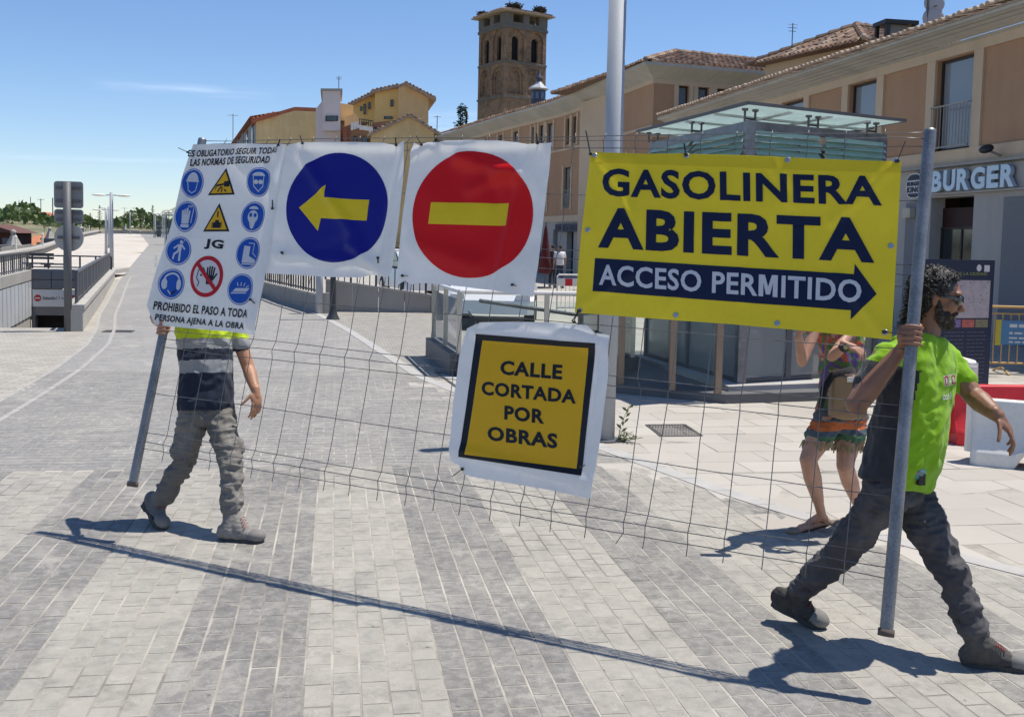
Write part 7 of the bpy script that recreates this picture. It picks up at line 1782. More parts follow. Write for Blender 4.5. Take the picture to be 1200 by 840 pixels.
def person(label, base, J, H=1.75, mats=None, belly=1.0, female=False, face=None, headc=None, grip=None, relax=None, group=None, quick=False, sleeve=.6, legskin=False, boots=True, headk=1.0, wr_seed=1, arm=1.0, shirt_zone=None, hem=-.04, cuff=.065, tors_w=1.0):
    """J: joints in world space"""
    k = H / 1.75; o = thing('person', label, 'person', base, 0, group); vx = .008 if not quick else .022
    pel, nk = J['pelvis'], J['neck']; sp = nk - pel; Ls = sp.length; u = sp.normalized()
    latS = (J['shL'] - J['shR']); lS = (latS - u * latS.dot(u)).normalized(); latH = (J['hipL'] - J['hipR']); lH = (latH - u * latH.dot(u)).normalized()
    def sec(t_, w, d, off=0.0, g=0.0):
        l = lH.lerp(lS, max(0, min(1, t_))).normalized(); f = l.cross(u).normalized()
        return (pel + sp * t_ + f * off * k, l * (w * tors_w + g) * k, f * (d + g) * k)
    bl = belly
    prof = [(-.16, .075, .075, 0), (-.10, .135, .10, 0), (0.0, .160, .108 * (1 + .3 * (bl - 1)), 0), (.14, .155, .105 * bl, .01 * bl), (.30, .148, .108 * bl, .018 * (bl - .6)), (.48, .152, .108 * (1 + .6 * (bl - 1)), .012), (.66, .168, .112, .004), (.82, .176, .105, -.004), (.93, .155, .082, -.006), (1.0, .085, .060, 0), (1.05, .055, .052, .005)]
    if female: prof = [(a, w * (.92 if .2 < a < .6 else (1.04 if a < .1 else .90)), d * (1.0), off) for a, w, d, off in prof]
    fC = lS.cross(u).normalized()
    # ---- body: one continuous surface
    mb = MB(); mb.loft([sec(*p[:3], off=p[3], g=-.014) for p in prof])
    hc = headc; hf, hl, hu = frame(face, (0, 0, 1) if 'headup' not in J else J['headup'])
    mb.capsule(nk - u * .03, .060 * k, hc + hf * -.012 - hu * .05, .052 * k); head_parts(mb, hc, hf, hl, hu, headk)
    for sd in ('R', 'L'):
        sh, el_, wr = J['sh' + sd], J['el' + sd], J['wr' + sd]; ak = arm; c_ = nk - u * .06
        mb.capsule(c_, .05 * k, sh - u * .01, .05 * k); mb.capsule(sh, .052 * k * ak, el_, .041 * k * ak)
        m_ = el_.lerp(wr, .3); mb.capsule(el_, .040 * k * ak, m_, .043 * k * ak); mb.capsule(m_, .043 * k * ak, wr, .027 * k * ak)
        if grip and sd in grip: grip_hand(mb, *grip[sd], k=k); pc = grip[sd][0]; mb.capsule(wr, .026 * k, pc + (wr - pc) * .5, .026 * k)
        if relax and sd in relax: relaxed_hand(mb, wr, *relax[sd][:3], k=k * (.9 if female else 1), curl=relax[sd][3])
        hp, kn, an = J['hip' + sd], J['kn' + sd], J['an' + sd]
        if legskin:
            mb.capsule(hp, .095 * k, hp.lerp(kn, .5), .082 * k); mb.capsule(hp.lerp(kn, .5), .082 * k, kn, .056 * k); back = (hp - kn).cross(lH).normalized()
            cf = kn.lerp(an, .33); mb.capsule(kn, .055 * k, cf, .059 * k); mb.capsule(cf, .059 * k, kn.lerp(an, .75), .037 * k); mb.capsule(kn.lerp(an, .7), .036 * k, an, .030 * k)
            he, to = J['he' + sd], J['to' + sd]; d = (to - he).normalized(); mb.capsule(an, .032 * k, he + V((0, 0, .03)) + d * .02, .030 * k); mb.capsule(he + V((0, 0, .028)) + d * .03, .028 * k, he.lerp(to, .72) + V((0, 0, .022)), .028 * k); mb.capsule(he.lerp(to, .7) + V((0, 0, .02)), .028 * k, to + V((0, 0, .012)) - d * .02, .018 * k); mb.capsule(an, .031 * k, he.lerp(to, .5) + V((0, 0, .045)), .024 * k)
        else: mb.capsule(hp, .075 * k, kn, .05 * k); mb.capsule(kn, .05 * k, an, .036 * k)
    body = fuse('body', mb, mats['skin'], o, .0055 if not quick else .018, 1)
    if not quick:
        for s_ in (-1, 1):
            e = MB().sph(hc + (hf * .076 + hl * s_ * .031 + hu * .013) * headk, .0125 * headk).build('eye', eye_m, body, smooth=True)
            MB().sph(hc + (hf * .0835 + hl * s_ * .0315 + hu * .013) * headk, .0062 * headk).build('iris', M['ink'], body, smooth=True)
    # ---- shirt
    mb = MB(); ps = [p for p in prof if p[0] >= hem]; p0_ = (hem,) + tuple(prof[2][1:]) ; mb.loft([sec(*p[:3], off=p[3], g=.018) for p in [p0_] + [q for q in ps if q[0] > hem + .02 and q[0] < 1.0]] + [sec(.985, .085, .06, g=.008)])
    for sd in ('R', 'L'):
        sh, el_ = J['sh' + sd], J['el' + sd]; mb.capsule(nk - u * .06, .055 * k, sh - u * .008, .060 * k)
        mb.capsule(sh, .064 * k if not female else .05 * k, sh.lerp(el_, sleeve), .060 * k if not female else .046 * k)
    zone = shirt_zone(pel, u, fC, lS, Ls) if shirt_zone else None
    shirt = fuse('shirt', mb, mats['shirt'], o, vx, 4, zone=zone, wrinkle=cloth_noise(.011, 7, wr_seed, (1.1, 1.1, .7)) if not quick else None)
    # ---- trousers or shorts
    mb = MB(); mb.loft([sec(*p[:3], off=p[3], g=(.010 if p[0] < hem else -.008)) for p in prof[:4]])
    for sd in ('R', 'L'):
        hp, kn, an = J['hip' + sd], J['kn' + sd], J['an' + sd]
        if legskin: mb.capsule(hp, .098 * k, hp.lerp(kn, .42), .092 * k)
        else:
            mb.capsule(hp, .098 * k, hp.lerp(kn, .5), .083 * k); mb.capsule(hp.lerp(kn, .5), .083 * k, kn, .068 * k); mb.capsule(kn, .068 * k, kn.lerp(an, .5), .065 * k); an = an.lerp(kn, .24); mb.capsule(kn.lerp(an, .5), .065 * k, an, .060 * k)
            if not quick:
                ax = (kn - an).normalized()
                for j in range(3): c = an + ax * (.02 + .045 * j); q = .063 * k; a_ = ax.orthogonal().normalized(); b2 = ax.cross(a_); mb.ell(c + a_ * .008 * (-1) ** j, a_ * q, b2 * q, ax * .018)
                sidev = (hp - pel).normalized(); c = hp.lerp(kn, .55) + sidev * .075 * k; mb.ell(c, (kn - hp).normalized() * .09 * k, (kn - hp).normalized().cross(sidev) * .07 * k, sidev * .028 * k)
    tr_ = fuse('shorts' if legskin else 'trousers', mb, mats['trousers'], o, vx, 3, wrinkle=cloth_noise(.016, 8, wr_seed + 5, (.9, .9, 1.35), .003, 30) if not quick else None, zone=mats.get('tz') and mats['tz'](pel, u))
    if boots:
        for sd in ('R', 'L'):
            up_n = V((0, 0, 1)) if (J['to' + sd].z - J['he' + sd].z) > -.05 else (J['kn' + sd] - J['an' + sd]).normalized()
            if quick:
                h, t_ = J['he' + sd], J['to' + sd]; MB().capsule(h + Z * .04, .045, t_ + Z * .035, .04).build('shoe', mats['boot'], o, smooth=True)
            else: boot(o, J['an' + sd], J['he' + sd], J['to' + sd], mats['boot'], mats['sole'], J['kn' + sd] - J['an' + sd], upn=up_n)
    return o, body, shirt, tr_, (hc, hf, hl, hu)
def skin(name, c):
    t = NT(name); o = t.obj(); n_ = t.noise(o, 9, 5); c_ = t.mix(t.ramp(n_, .3, .7), sc(c, .82), sc(c, 1.12)); t.out(c_, .52); t.b.inputs['Subsurface Weight'].default_value = .08; t.b.inputs['Subsurface Radius'].default_value = (.01, .004, .002)
    t.bump(t.noise(o, 220, 3), .15, .002); return t.mat
eye_m = mat('eye_white', (.6, .58, .55), .3, amt=.02)
skinM = skin('tanned_skin', (.26, .125, .075)); skinW = skin('fair_skin', (.46, .25, .17)); skinL = skin('sunburnt_skin', (.40, .20, .12))
def fabric(name, c, amt=.14, rough=.9):
    t = NT(name); o = t.obj(); n_ = t.noise(o, 5, 6, .6); f = t.noise(o, 320, 2); k = t.ramp(n_, .25, .75, 1 - amt, 1 + amt)
    col = t.mix(1, c, t.comb(k, k, k), 'MULTIPLY'); t.out(col, rough); t.b.inputs['Specular IOR Level'].default_value = .2; t.b.inputs['Sheen Weight'].default_value = .15
    t.bump(t.m('ADD', f, t.m('MULTIPLY', t.noise(o, 26, 5, .6), 2.5)), .45, .004); return t.mat
def dusty(name, c, dust):
    t = NT(name); o = t.obj(); n_ = t.noise(o, 3.5, 7, .65); col = t.mix(t.ramp(n_, .45, .72, 0, .65), c, dust); t.out(col, .95); t.b.inputs['Specular IOR Level'].default_value = .15
    t.bump(t.m('ADD', t.noise(o, 300, 2), t.m('MULTIPLY', t.noise(o, 22, 5, .6), 3)), .5, .005); return t.mat

# ---- right worker
Jr = dict(pelvis=W(1050, 562, 4.60), neck=W(1086, 391, 4.60), shR=W(1038, 418, 4.44), shL=W(1108, 420, 4.72), elR=W(1004, 474, 4.36), wrR=W(1052, 414, 4.335), elL=W(1141, 464, 4.62), wrL=W(1169, 487, 4.46),
          hipR=W(1036, 582, 4.54), hipL=W(1068, 584, 4.68), knR=W(984, 650, 4.72), knL=W(1116, 672, 4.50), anR=W(927, 702, 4.88), anL=W(1147, 756, 4.42))
def gpt(x, y, z=0.0): q = G(x, y); return V((q.x, q.y, z))
Jr['toR'] = gpt(965, 738, .005); Jr['heR'] = W(905, 706, 4.92); Jr['heL'] = gpt(1130, 781, .002); Jr['toL'] = gpt(1206, 789, .01)
pole_at = lambda a, c, y_: min((a.lerp(c, i / 400) for i in range(401)), key=lambda p: abs((CY - F * (p - CAM).dot(up) / (p - CAM).dot(fw)) - y_))
pc = pole_at(Q1, Q2, 394); pdir = (Q1 - Q2).normalized()
lime = fabric('lime_green_shirt', (.22, .43, .015), .08); dkgrey = fabric('charcoal_panel', (.035, .037, .045)); 
def rz(pel, u, f, l, Ls):
    def z(c, n_):
        q = (c - pel); side = q.dot(l); fr = q.dot(f); h = q.dot(u) / Ls
        return 1 if (h < .74 and (side + .75 * fr < -.075)) else 0
    return z
trR = dusty('grey_work_trousers', (.075, .073, .078), (.19, .18, .175)); bootR = dusty('dusty_grey_boot', (.055, .052, .05), (.20, .19, .17)); soleM = mat('boot_sole', (.05, .05, .05), .8)
hcR = W(1098, 350, 4.59)
oR, bodyR, shirtR, trsR, HF = person('worker in lime green shirt and grey trousers gripping the right fence pole, wearing sunglasses', gpt(1070, 765), Jr, 1.78,
    dict(skin=skinM, shirt=[lime, dkgrey], trousers=trR, boot=bootR, sole=soleM), belly=1.28, arm=1.12, face=rt * .93 + fw * -.32 - up * .26, headc=hcR,
    grip={'R': (pc, pdir, -rt * .75 + fw * .66, .026)}, relax={'L': (rt * .50 - up * .72 - fw * .20, up * .4 + rt * .7 - fw * .5, -fw - rt * .4, .42)}, shirt_zone=rz, wr_seed=3, hem=-.03)
hc, hf, hl, hu = HF
# curly greying hair, beard, sunglasses
t = NT('greying_hair'); g = t.n.new('ShaderNodeNewGeometry'); o_ = t.obj(); c_ = t.mix(t.ramp(t.noise(o_, 60, 3), .52, .70), (.010, .009, .008), (.13, .125, .12)); t.out(c_, .5); hairM = t.mat
t = NT('dark_beard'); o_ = t.obj(); c_ = t.mix(t.ramp(t.noise(o_, 40, 3), .5, .7), (.022, .015, .012), (.10, .09, .08)); t.out(c_, .8); t.bump(t.noise(o_, 260, 3), .8, .004); beardM = t.mat
def curls(parent, hc, hf, hl, hu, n, m, seed, backlen=.06, k=1.0, r0=.014, thick=.004):
    rg = random.Random(seed); mb = MB()
    mb.ell(hc + (hf * -.020 + hu * .042) * k, hf * .101 * k, hl * .085 * k, hu * .092 * k); mb.ell(hc + (hf * -.055 - hu * .02) * k, hf * .062 * k, hl * .078 * k, hu * .080 * k)
    cap = fuse('hair', mb, m, parent, .008, 1, wrinkle=lambda p: .006 * noise.noise(p * 60) - .001)
    # trim the cap away from the face
    inv = WM[parent.name]; bm = bmesh.new(); bm.from_mesh(cap.data)
    kill = [v for v in bm.verts if ((inv @ v.co) - hc).dot(hf) > (.052 + .35 * max(0, ((inv @ v.co) - hc).dot(hu) - .065)) * k and ((inv @ v.co) - hc).dot(hu) < .088 * k or (((inv @ v.co) - hc).dot(hf) > .0 and ((inv @ v.co) - hc).dot(hu) < .012 * k)]
    bmesh.ops.delete(bm, geom=kill, context='VERTS'); bm.to_mesh(cap.data); bm.free()
    cu_ = MB()
    for i in range(n):
        for _ in range(60):
            d = V((rg.gauss(0, 1), rg.gauss(0, 1), rg.gauss(0, 1))).normalized(); a, b_, c = d.dot(hf), d.dot(hl), d.dot(hu)
            if c > .72 or (a < .35 and c > -.1) or (a < -.15 and c > -.75): break
        c0_ = hc + (hf * -.018 + hu * .038) * k; p = c0_ + (hf * a * .104 + hl * b_ * .088 + hu * c * (.098 if c > 0 else .13)) * k; nrm = (p - c0_).normalized(); t1 = nrm.orthogonal().normalized(); t2 = nrm.cross(t1); ph = rg.uniform(0, 6.28); rr = r0 * rg.uniform(.6, 1.2)
        pts = [p + (t1 * math.cos(ph + q * 1.15) + t2 * math.sin(ph + q * 1.15)) * rr + nrm * (.002 * q - .002) - hu * .0025 * q for q in range(6)]
        cu_.tube(pts, [thick * .8, thick, thick, thick, thick * .8, thick * .3], n=5)
    cu_.build('curls', m, cap, smooth=True)
curls(oR, hc, hf, hl, hu, 1000, hairM, 4, k=1.03, r0=.015, thick=.0034)
fz = MB(); rgh = random.Random(16); c0h = hc - hf * .018 + hu * .038
for i_ in range(900):
    d = V((rgh.gauss(0, 1), rgh.gauss(0, 1), rgh.gauss(0, 1))).normalized(); a, b_, c = d.dot(hf), d.dot(hl), d.dot(hu)
    if not (c > .66 or (a < .30 and c > -.05) or (a < -.15 and c > -.8)): continue
    p = c0h + (hf * a * .107 + hl * b_ * .091 + hu * c * (.099 if c > 0 else .14)); nrm = (p - c0h).normalized(); t1 = nrm.orthogonal().normalized(); t2 = nrm.cross(t1); ph = rgh.uniform(0, 6.28); rr = rgh.uniform(.006, .014); rise = rgh.uniform(.0015, .0045)
    fz.tube([p - nrm * .006 + (t1 * math.cos(ph + q * .95) + t2 * math.sin(ph + q * .95)) * rr + nrm * rise * q - hu * .0012 * q for q in range(9)], [.0022] * 8 + [.0008], n=4)
fz.build('loose_curls', hairM, oR, smooth=True)
nkh = MB(); rgh = random.Random(6)
for i_ in range(150):
    a_ = hc - hf * rgh.uniform(.05, .12) + hl * rgh.uniform(-.06, .06) - hu * rgh.uniform(.02, .15); ph = rgh.uniform(0, 6.28); t1, t2 = hl, hf
    nkh.tube([a_ + (t1 * math.cos(ph + q) + t2 * math.sin(ph + q)) * .012 - hu * .006 * q for q in range(6)], [.003, .005, .005, .005, .004, .001], n=5)
nkh.build('nape_curls', hairM, oR, smooth=True)
P = lambda a, b_, z: hc + hf * a + hl * b_ + hu * z
mb = MB(); mb.ell(P(.040, 0, -.080), hf * .058, hl * .057, hu * .048); mb.ell(P(.015, 0, -.105), hf * .055, hl * .055, hu * .040); mb.ell(P(.080, 0, -.098), hf * .026, hl * .030, hu * .026); mb.ell(P(.094, 0, -.044), hf * .010, hl * .028, hu * .008)
for s_ in (-1, 1): mb.capsule(P(.004, s_ * .072, -.01), .011, P(.030, s_ * .058, -.075), .022); mb.ell(P(.045, s_ * .048, -.060), hf * .030, hl * .014, hu * .024); mb.capsule(P(.06, s_ * .035, -.075), .018, P(.088, s_ * .022, -.048), .010)
fuse('beard', mb, beardM, oR, .0045, 2, wrinkle=lambda p: .004 * noise.noise(p * 110))
sgl = MB()
for s_ in (-1, 1):
    sgl.ell(P(.094, s_ * .033, .016), hf * .010, hl * .033 + hf * -.012 * s_, hu * .025)
    sgl.beam(P(.084, s_ * .062, .022), P(-.02, s_ * .084, .018), .006, .012)
sgl.beam(P(.100, -.012, .022), P(.100, .012, .022), .008, .008); sgl.build('sunglasses', M['carglass'], oR, smooth=True)
# chest print: letter squares and a word, laid on the cloth
def decal(name, polys, org, ux, uy, nrm, target, m, parent, lift=.002):
    me = target.data; off = WM[target.name]; bvh = BVHTree.FromPolygons([off @ v.co for v in me.vertices], [tuple(p.vertices) for p in me.polygons]); mb = MB(); bm = bmesh.new()
    for poly in polys:
        vs = [bm.verts.new((x, y, 0)) for x, y in poly]
        try: bm.faces.new(vs)
        except ValueError: pass
    xs_ = [v.co.x for v in bm.verts]; ys_ = [v.co.y for v in bm.verts]
    for ax, lo, hi in ((0, min(xs_), max(xs_)), (1, min(ys_), max(ys_))):
        q = math.floor(lo / .008) + 1
        while q * .008 < hi:
            co = [0, 0, 0]; co[ax] = q * .008; no = [0, 0, 0]; no[ax] = 1; bmesh.ops.bisect_plane(bm, geom=bm.verts[:] + bm.edges[:] + bm.faces[:], plane_co=co, plane_no=no); q += 1
    bmesh.ops.triangulate(bm, faces=bm.faces[:]); bm.verts.index_update(); out = []
    for v in bm.verts:
        p = org + ux * v.co.x + uy * v.co.y; h = bvh.ray_cast(p + nrm * .3, -nrm, .6); out.append((h[0] if h[0] is not None else p) + nrm * lift)
    mb.add(out, [tuple(v.index for v in f.verts) for f in bm.faces]); bm.free(); return mb.build(name, m, parent, smooth=True)
fC = (Jr['shL'] - Jr['shR']).cross(Jr['neck'] - Jr['pelvis']).normalized(); lC = (Jr['shL'] - Jr['shR']).normalized(); uC = (Jr['neck'] - Jr['pelvis']).normalized()
if fC.dot(fw) > 0: fC = -fC
nD = (fC * .6 - fw * .8).normalized(); org = W(1103, 446, 4.5)
Tx, Ty = rt, up
def rect(x0, y0, x1, y1): return [(x0, y0), (x1, y0), (x1, y1), (x0, y1)]
redp = mat('shirt_print_red', (.40, .02, .03), .7); whp = mat('shirt_print_white', (.62, .64, .60), .7)
decal('chest_print', [rect(-.002, -.022, .088, .024)], org, Tx, Ty, nD, shirtR, whp, oR, .0015)
decal('chest_print', [rect(.002, -.019, .026, .021), rect(.060, -.019, .085, .021)], org, Tx, Ty, nD, shirtR, redp, oR, .0028)
decal('chest_print', [rect(.030, -.019, .056, .021)], org, Tx, Ty, nD, shirtR, lime, oR, .0028)
def txt_polys(s, x0, y0, w, h):
    vs, fs, a = text_mesh(s, .02, 2); return [[(x0 + vs[i][0] * w, y0 + vs[i][1] * h) for i in f] for f in fs]
decal('chest_print', txt_polys('B', .007, -.012, .015, .026) + txt_polys('B', .065, -.012, .015, .026), org, Tx, Ty, nD, shirtR, whp, oR, .004)
decal('chest_print', txt_polys('&', .035, -.012, .016, .026), org, Tx, Ty, nD, shirtR, whp, oR, .004)
decal('chest_print', txt_polys('con', -.012, -.082, .055, .024) + txt_polys(')', .050, -.084, .008, .036), org, Tx, Ty, nD, shirtR, whp, oR, .002)
# collar and belt pouch (tape measure)
cl = MB(); c = Jr['neck'] + uC * -.005; ring_ = [c + (lC * math.cos(a * math.pi / 10) * .068 + fC * math.sin(a * math.pi / 10) * .066) - uC * (.012 * math.sin(a * math.pi / 10)) for a in range(20)]
cl.tube(ring_ + [ring_[0]], .009, n=6); cl.build('collar', dkgrey, oR, smooth=True)
tp = thing('tape_measure', 'pale teal tape measure clipped to the belt of the right worker', 'tape measure', W(1076, 553, 4.42)); c = W(1076, 553, 4.44)
mb = MB(); mb.ell(c, rt * .034, up * .034, fw * .020); mb.build('case', mat('teal_case', (.07, .24, .25), .4), tp, smooth=True); MB().ell(c - fw * .016, rt * .018, up * .013, fw * .006).build('label_disc', M['steel'], tp, smooth=True); MB().box(c + up * -.03 + rt * .01, (.03, .03, .05)).build('clip', M['ink'], tp)

# ---- left worker
Jl = dict(pelvis=W(241, 478, 6.34), neck=W(241, 352, 6.42), shR=W(213, 364, 6.36), shL=W(268, 363, 6.46), elR=W(183, 371, 6.50), wrR=W(188, 380, 6.27), elL=W(291, 431, 6.42), wrL=W(300, 459, 6.30),
          hipR=W(228, 482, 6.32), hipL=W(256, 482, 6.36), knR=W(213, 546, 6.30), knL=W(272, 548, 6.14), anR=W(182, 596, 6.36), anL=W(271, 608, 6.06))
Jl['toR'] = gpt(190, 623, .004); Jl['heR'] = W(171, 591, 6.45); Jl['heL'] = gpt(259, 634, .002); Jl['toL'] = gpt(309, 638, .01)
pc2 = pole_at(Q0, Q3, 384)
hivis = fabric('hi_vis_yellow', (.46, .60, .02), .06); silver = fabric('silver_band', (.26, .27, .29), .12, .5); navyc = fabric('navy_shirt', (.018, .024, .045), .1)
def lz(pel, u, f, l, Ls):
    def z(c, n_):
        d = (c - CAM); zz_ = d.dot(fw); y = CY - F * d.dot(up) / zz_; q = (c - pel).dot(u) / Ls
        return 0 if q > .63 else 1 if q > .535 else 2 if q > .43 else 1 if q > .315 else 2
    return z
trL = dusty('dusty_work_trousers', (.165, .155, .142), (.37, .35, .32)); bootL = dusty('dusty_boot', (.16, .15, .14), (.40, .38, .35))
oL, bodyL, shirtL, trsL, HFl = person('worker in yellow and navy reflective shirt holding the left fence pole behind the safety banner', gpt(235, 630), Jl, 1.70,
    dict(skin=skinL, shirt=[hivis, silver, navyc], trousers=trL, boot=bootL, sole=soleM), face=rt * .75 - fw * .65 - up * .05, headc=W(246, 322, 6.40),
    grip={'R': (pc2, pdir, -rt * .35 + fw * .9, .026)}, relax={'L': (-up * .9 + rt * .10 - fw * .2, rt * .6 - fw * .6, -fw * .7 - rt * .5, .40)}, shirt_zone=lz, wr_seed=8, hem=-.02, tors_w=.98)
curls(oL, *HFl, 260, mat('dark_hair', (.03, .02, .015), .6), 9)

# ---- woman behind
Jw = dict(pelvis=W(984, 484, 6.50), neck=W(988, 352, 6.46), shR=W(962, 370, 6.36), shL=W(1012, 368, 6.52), elR=W(940, 424, 6.22), wrR=W(936, 392, 6.12), elL=W(975, 418, 6.24), wrL=W(992, 404, 6.14),
          hipR=W(971, 492, 6.44), hipL=W(999, 492, 6.54), knR=W(947, 538, 6.34), knL=W(990, 545, 6.44), anR=W(963, 604, 6.50), anL=W(1008, 600, 6.78))
Jw['heR'] = gpt(969, 617, .012); Jw['toR'] = gpt(926, 627, .006); Jw['heL'] = gpt(1016, 611, .012); Jw['toL'] = gpt(976, 618, .006)
t = NT('multicolour_top'); o_ = t.obj(); P_, xyz = t.pos()
c_ = t.mix(t.ramp(t.noise(o_, 9, 2), .45, .5), (.44, .09, .05), (.08, .15, .045)); c_ = t.mix(t.ramp(t.noise(o_, 7, 2, .5, 2), .55, .58), c_, (.10, .06, .20)); c_ = t.mix(t.ramp(t.noise(o_, 15, 2), .60, .62), c_, (.36, .27, .20)); topM = t.out(c_, .85)
t = NT('striped_shorts'); P_, (X_, Y_, Z_) = t.pos(); w_n = t.m('ADD', Z_, t.m('MULTIPLY', t.noise(P_, 7, 2), .05)); cr_ = t.n.new('ShaderNodeValToRGB'); t.l.new(t.ramp(w_n, .58, .86), cr_.inputs[0])
cr_.color_ramp.interpolation = 'CONSTANT'
for i, (p_, cc) in enumerate(((0, (.20, .13, .07)), (.16, (.05, .13, .07)), (.32, (.07, .09, .12)), (.44, (.48, .12, .03)), (.62, (.09, .09, .10)))):
    e = cr_.color_ramp.elements[i] if i < 2 else cr_.color_ramp.elements.new(p_); e.position = p_; e.color = cc + (1,)
shM = t.out(cr_.outputs[0], .9)
oW, bodyW, shirtW, shW, HFw = person('woman in colourful top and striped shorts with a tan bag, standing behind the right worker', gpt(965, 620), Jw, 1.66,
    dict(skin=skinW, shirt=topM, trousers=shM, boot=bootL, sole=soleM), female=True, arm=.80, face=-rt * .8 - fw * .35, headc=W(984, 318, 6.42), legskin=True, boots=False,
    relax={'R': (up * .9 + rt * .2, -rt * .8 - fw * .3, -fw * .6 + rt, .45), 'L': (rt * .8 - up * .35 - fw * .2, up * .7 - fw * .5, up, .45)}, sleeve=.35, wr_seed=14, headk=.95)
hc, hf, hl, hu = HFw; brown_h = mat('brown_hair', (.07, .035, .02), .5, fine=.2)
mb = MB(); mb.ell(hc + hf * -.02 + hu * .035, hf * .105, hl * .085, hu * .097); mb.ell(hc - hf * .07 - hu * .06, hf * .055, hl * .085, hu * .12); hr = fuse('hair', mb, brown_h, oW, .009, 2, wrinkle=lambda p: .004 * noise.noise(V((p.x * 60, p.y * 60, p.z * 8))))
inv = WM[oW.name]; bm = bmesh.new(); bm.from_mesh(hr.data); kill = [v for v in bm.verts if ((inv @ v.co) - hc).dot(hf) > .05 and ((inv @ v.co) - hc).dot(hu) < .07]; bmesh.ops.delete(bm, geom=kill, context='VERTS'); bm.to_mesh(hr.data); bm.free()
shoeM = mat('taupe_flat_shoe', (.22, .18, .13), .6)
for sd in ('R', 'L'):
    h, t_ = Jw['he' + sd], Jw['to' + sd]; d = (t_ - h).normalized(); l = V((-d.y, d.x, 0)); L_ = (t_ - h).length + .02; mb = MB()
    ring_ = [(0, .02), (.03, .032), (.10, .028), (L_ * .65, .040), (L_ * .88, .034), (L_, .008)]; rr_ = [h - d * .005 + d * s_ + l * w for s_, w in ring_] + [h - d * .005 + d * s_ - l * w for s_, w in reversed(ring_)]
    mb.prism([p - Z * .010 for p in rr_], Z * .014); mb.build('shoe_sole', M['ink'], oW)
    mb = MB(); mb.ell(h + d * .01 + Z * .022, d * .036, l * .034, Z * .030); mb.ell(h + d * (L_ - .045) + Z * .018, d * .052, l * .041, Z * .024); mb.capsule(h + d * .01 + Z * .014, .014, h + d * (L_ - .05) + Z * .014, .014); fuse('shoe', mb, shoeM, oW, .006, 2)
fr = MB(); rg = random.Random(2)
for sd in ('R', 'L'):
    c = Jw['hip' + sd].lerp(Jw['kn' + sd], .50); ax = (Jw['kn' + sd] - Jw['hip' + sd]).normalized()
    for k in range(60):
        a = rg.uniform(0, 6.28); p = c + (rt * math.cos(a) + fw * math.sin(a)) * .090 + ax * .01; fr.beam(p, p - Z * rg.uniform(.03, .06) + rt * rg.gauss(0, .008), .006, .004)
fr.build('fringe', mat('shorts_fringe', (.30, .24, .14), .9, amt=.5, scale=30), oW)
wt = MB(); c = Jw['elL'].lerp(Jw['wrL'], .80); ax = (Jw['wrL'] - Jw['elL']).normalized(); wt.cyl(c - ax * .012, c + ax * .012, .030, n=16); wt.cyl(c - fw * .026, c - fw * .040, .022, n=16); wt.build('watch', M['ink'], oW, smooth=False); MB().cyl(c - fw * .040, c - fw * .042, .014, n=14).build('watch_face', mat('watch_dial', (.4, .33, .12), .3), oW)
bg_ = thing('shoulder_bag', 'tan shoulder bag with black straps worn by the woman in striped shorts', 'bag', W(992, 470, 6.30)); c = W(994, 464, 6.30)
mb = MB(); mb.box(c, (.22, .09, .26), rz=-YAW); mb.ell(c - up * .10, rt * .115, up * .05, fw * .055); fuse('bag_body', mb, fabric('tan_leather', (.27, .18, .11)), bg_, .009, 4)
MB().box(c + up * .105 - fw * .052 + rt * .0, (.05, .012, .03), rz=-YAW).build('white_tag', M['plasticwhite'], bg_)
st_ = MB(); st_.tube([W(1000, 432, 6.28), W(975, 440, 6.24), W(966, 455, 6.24), W(962, 478, 6.26)], [.020, .022, .024, .020], n=8); st_.build('black_strap', fabric('black_strap', (.012, .012, .014)), bg_, smooth=True)
cm_ = thing('camera', 'small dark compact camera held up by the woman behind the yellow banner', 'camera', W(941, 372, 6.05)); c = W(944, 372, 6.06)
mb = MB(); mb.box(c, (.12, .05, .075), rz=-YAW); mb.build('camera_body', M['darkmetal'], cm_); MB().cyl(c - rt * .0 + fw * .0 - rt * .05, c - rt * .10, .026, n=16).build('lens', M['ink'], cm_)
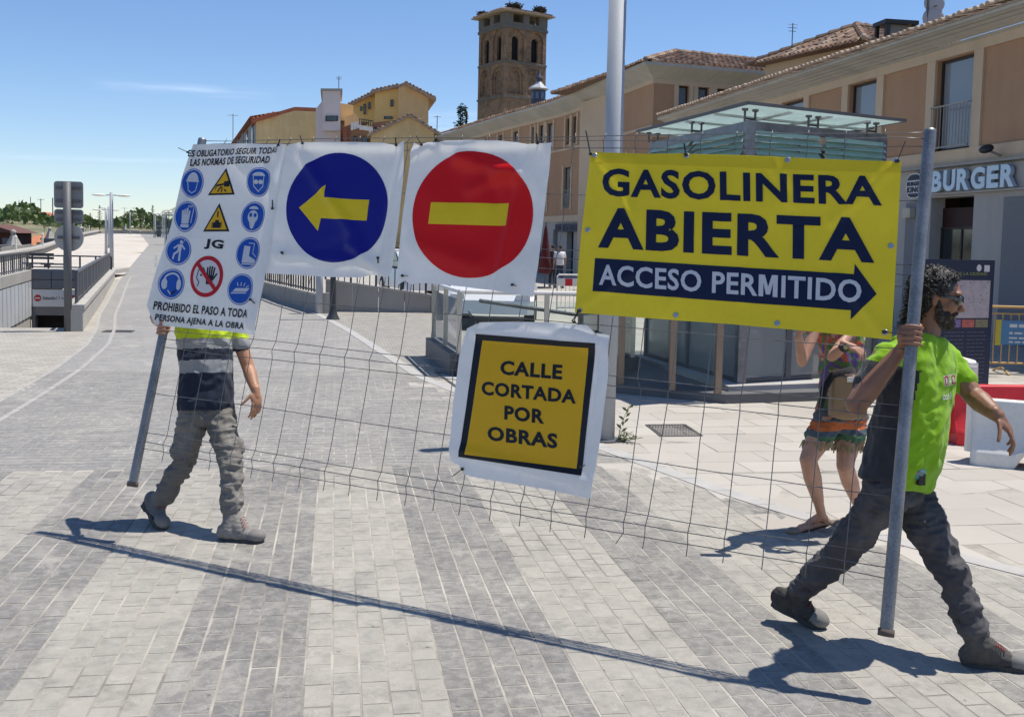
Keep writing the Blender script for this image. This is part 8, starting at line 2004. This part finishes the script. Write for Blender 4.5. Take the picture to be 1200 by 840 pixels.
# ---- passers-by far away near the shop
def far_person(px, pyb, D, label, shirt_c, leg_c, rot=0, h=1.72, grp=None):
    q = W(px, pyb, D); b_ = V((q.x, q.y, T(q.x, q.y) + .01)); cz, sz_ = math.cos(rot), math.sin(rot); L = lambda x, y, z: b_ + V((x * cz - y * sz_, x * sz_ + y * cz, z)) * 1.0
    k = h / 1.75; l = lambda x, y, z: L(x * k, y * k, z * k)
    J = dict(pelvis=l(0, 0, .95), neck=l(0, 0, 1.48), shR=l(.18, 0, 1.42), shL=l(-.18, 0, 1.42), elR=l(.24, .02, 1.14), elL=l(-.24, .02, 1.14), wrR=l(.22, -.06, .92), wrL=l(-.22, -.06, .92), hipR=l(.085, 0, .92), hipL=l(-.085, 0, .92), knR=l(.10, -.05, .50), knL=l(-.10, .04, .50), anR=l(.11, 0, .10), anL=l(-.11, .10, .10))
    J['heR'] = l(.11, .05, .01); J['toR'] = l(.12, -.18, .01); J['heL'] = l(-.11, .16, .01); J['toL'] = l(-.12, -.07, .01)
    f = l(0, -1, 0) - l(0, 0, 0)
    o, *_ , HF_ = person(label, b_, J, h, dict(skin=skinW, shirt=mat('far_shirt', shirt_c, .9), trousers=mat('far_trousers', leg_c, .9), boot=M['ink'], sole=soleM), face=f, headc=l(0, -.02, 1.62), quick=True,
        relax={'R': (V((0, 0, -1)), f * -1 + V((.3, 0, 0)), f, .4), 'L': (V((0, 0, -1)), f * -1, f, .4)}, group=grp)
    hc, hf, hl, hu = HF_; mb = MB(); mb.ell(hc + hf * -.025 + hu * .04, hf * .095, hl * .083, hu * .09); mb.build('hair', M['twig'], o, smooth=True)
far_person(655, 340, 40.5, 'pedestrian in a white T-shirt and jeans near the arched shop doorway', (.72, .72, .74), (.03, .045, .09), 3.3)
far_person(647, 340, 41.5, 'pedestrian in dark clothes just left of the one in the white T-shirt', (.03, .03, .035), (.04, .03, .03), 2.7)
far_person(690, 341, 39.5, 'pedestrian in a khaki shirt at the left edge of the yellow banner', (.22, .22, .17), (.04, .04, .05), 2.2)
q = W(638, 342, 40); z0 = 0; pr = thing('closed_parasol', 'dark red closed parasol standing beside the pedestrians', 'parasol', (q.x, q.y, 0))
MB().revolve((q.x, q.y, 0), [(.02, 2.5), (.07, 2.3), (.20, 1.2), (.26, .7), (.16, .6), (.02, .6)], n=12).build('canopy', mat('dark_red_cloth', (.085, .012, .015), .9), pr, smooth=True)
MB().cyl((q.x, q.y, .0), (q.x, q.y, 2.6), .03).build('pole', M['steel_dull'], pr); MB().cyl((q.x, q.y, 0), (q.x, q.y, .08), .28, n=14).build('foot', M['darkstone'], pr)

# name the camera-less leftovers of helper use
for o in list(COL.objects):
    if o.type == 'EMPTY' and not o.children: bpy.data.objects.remove(o)
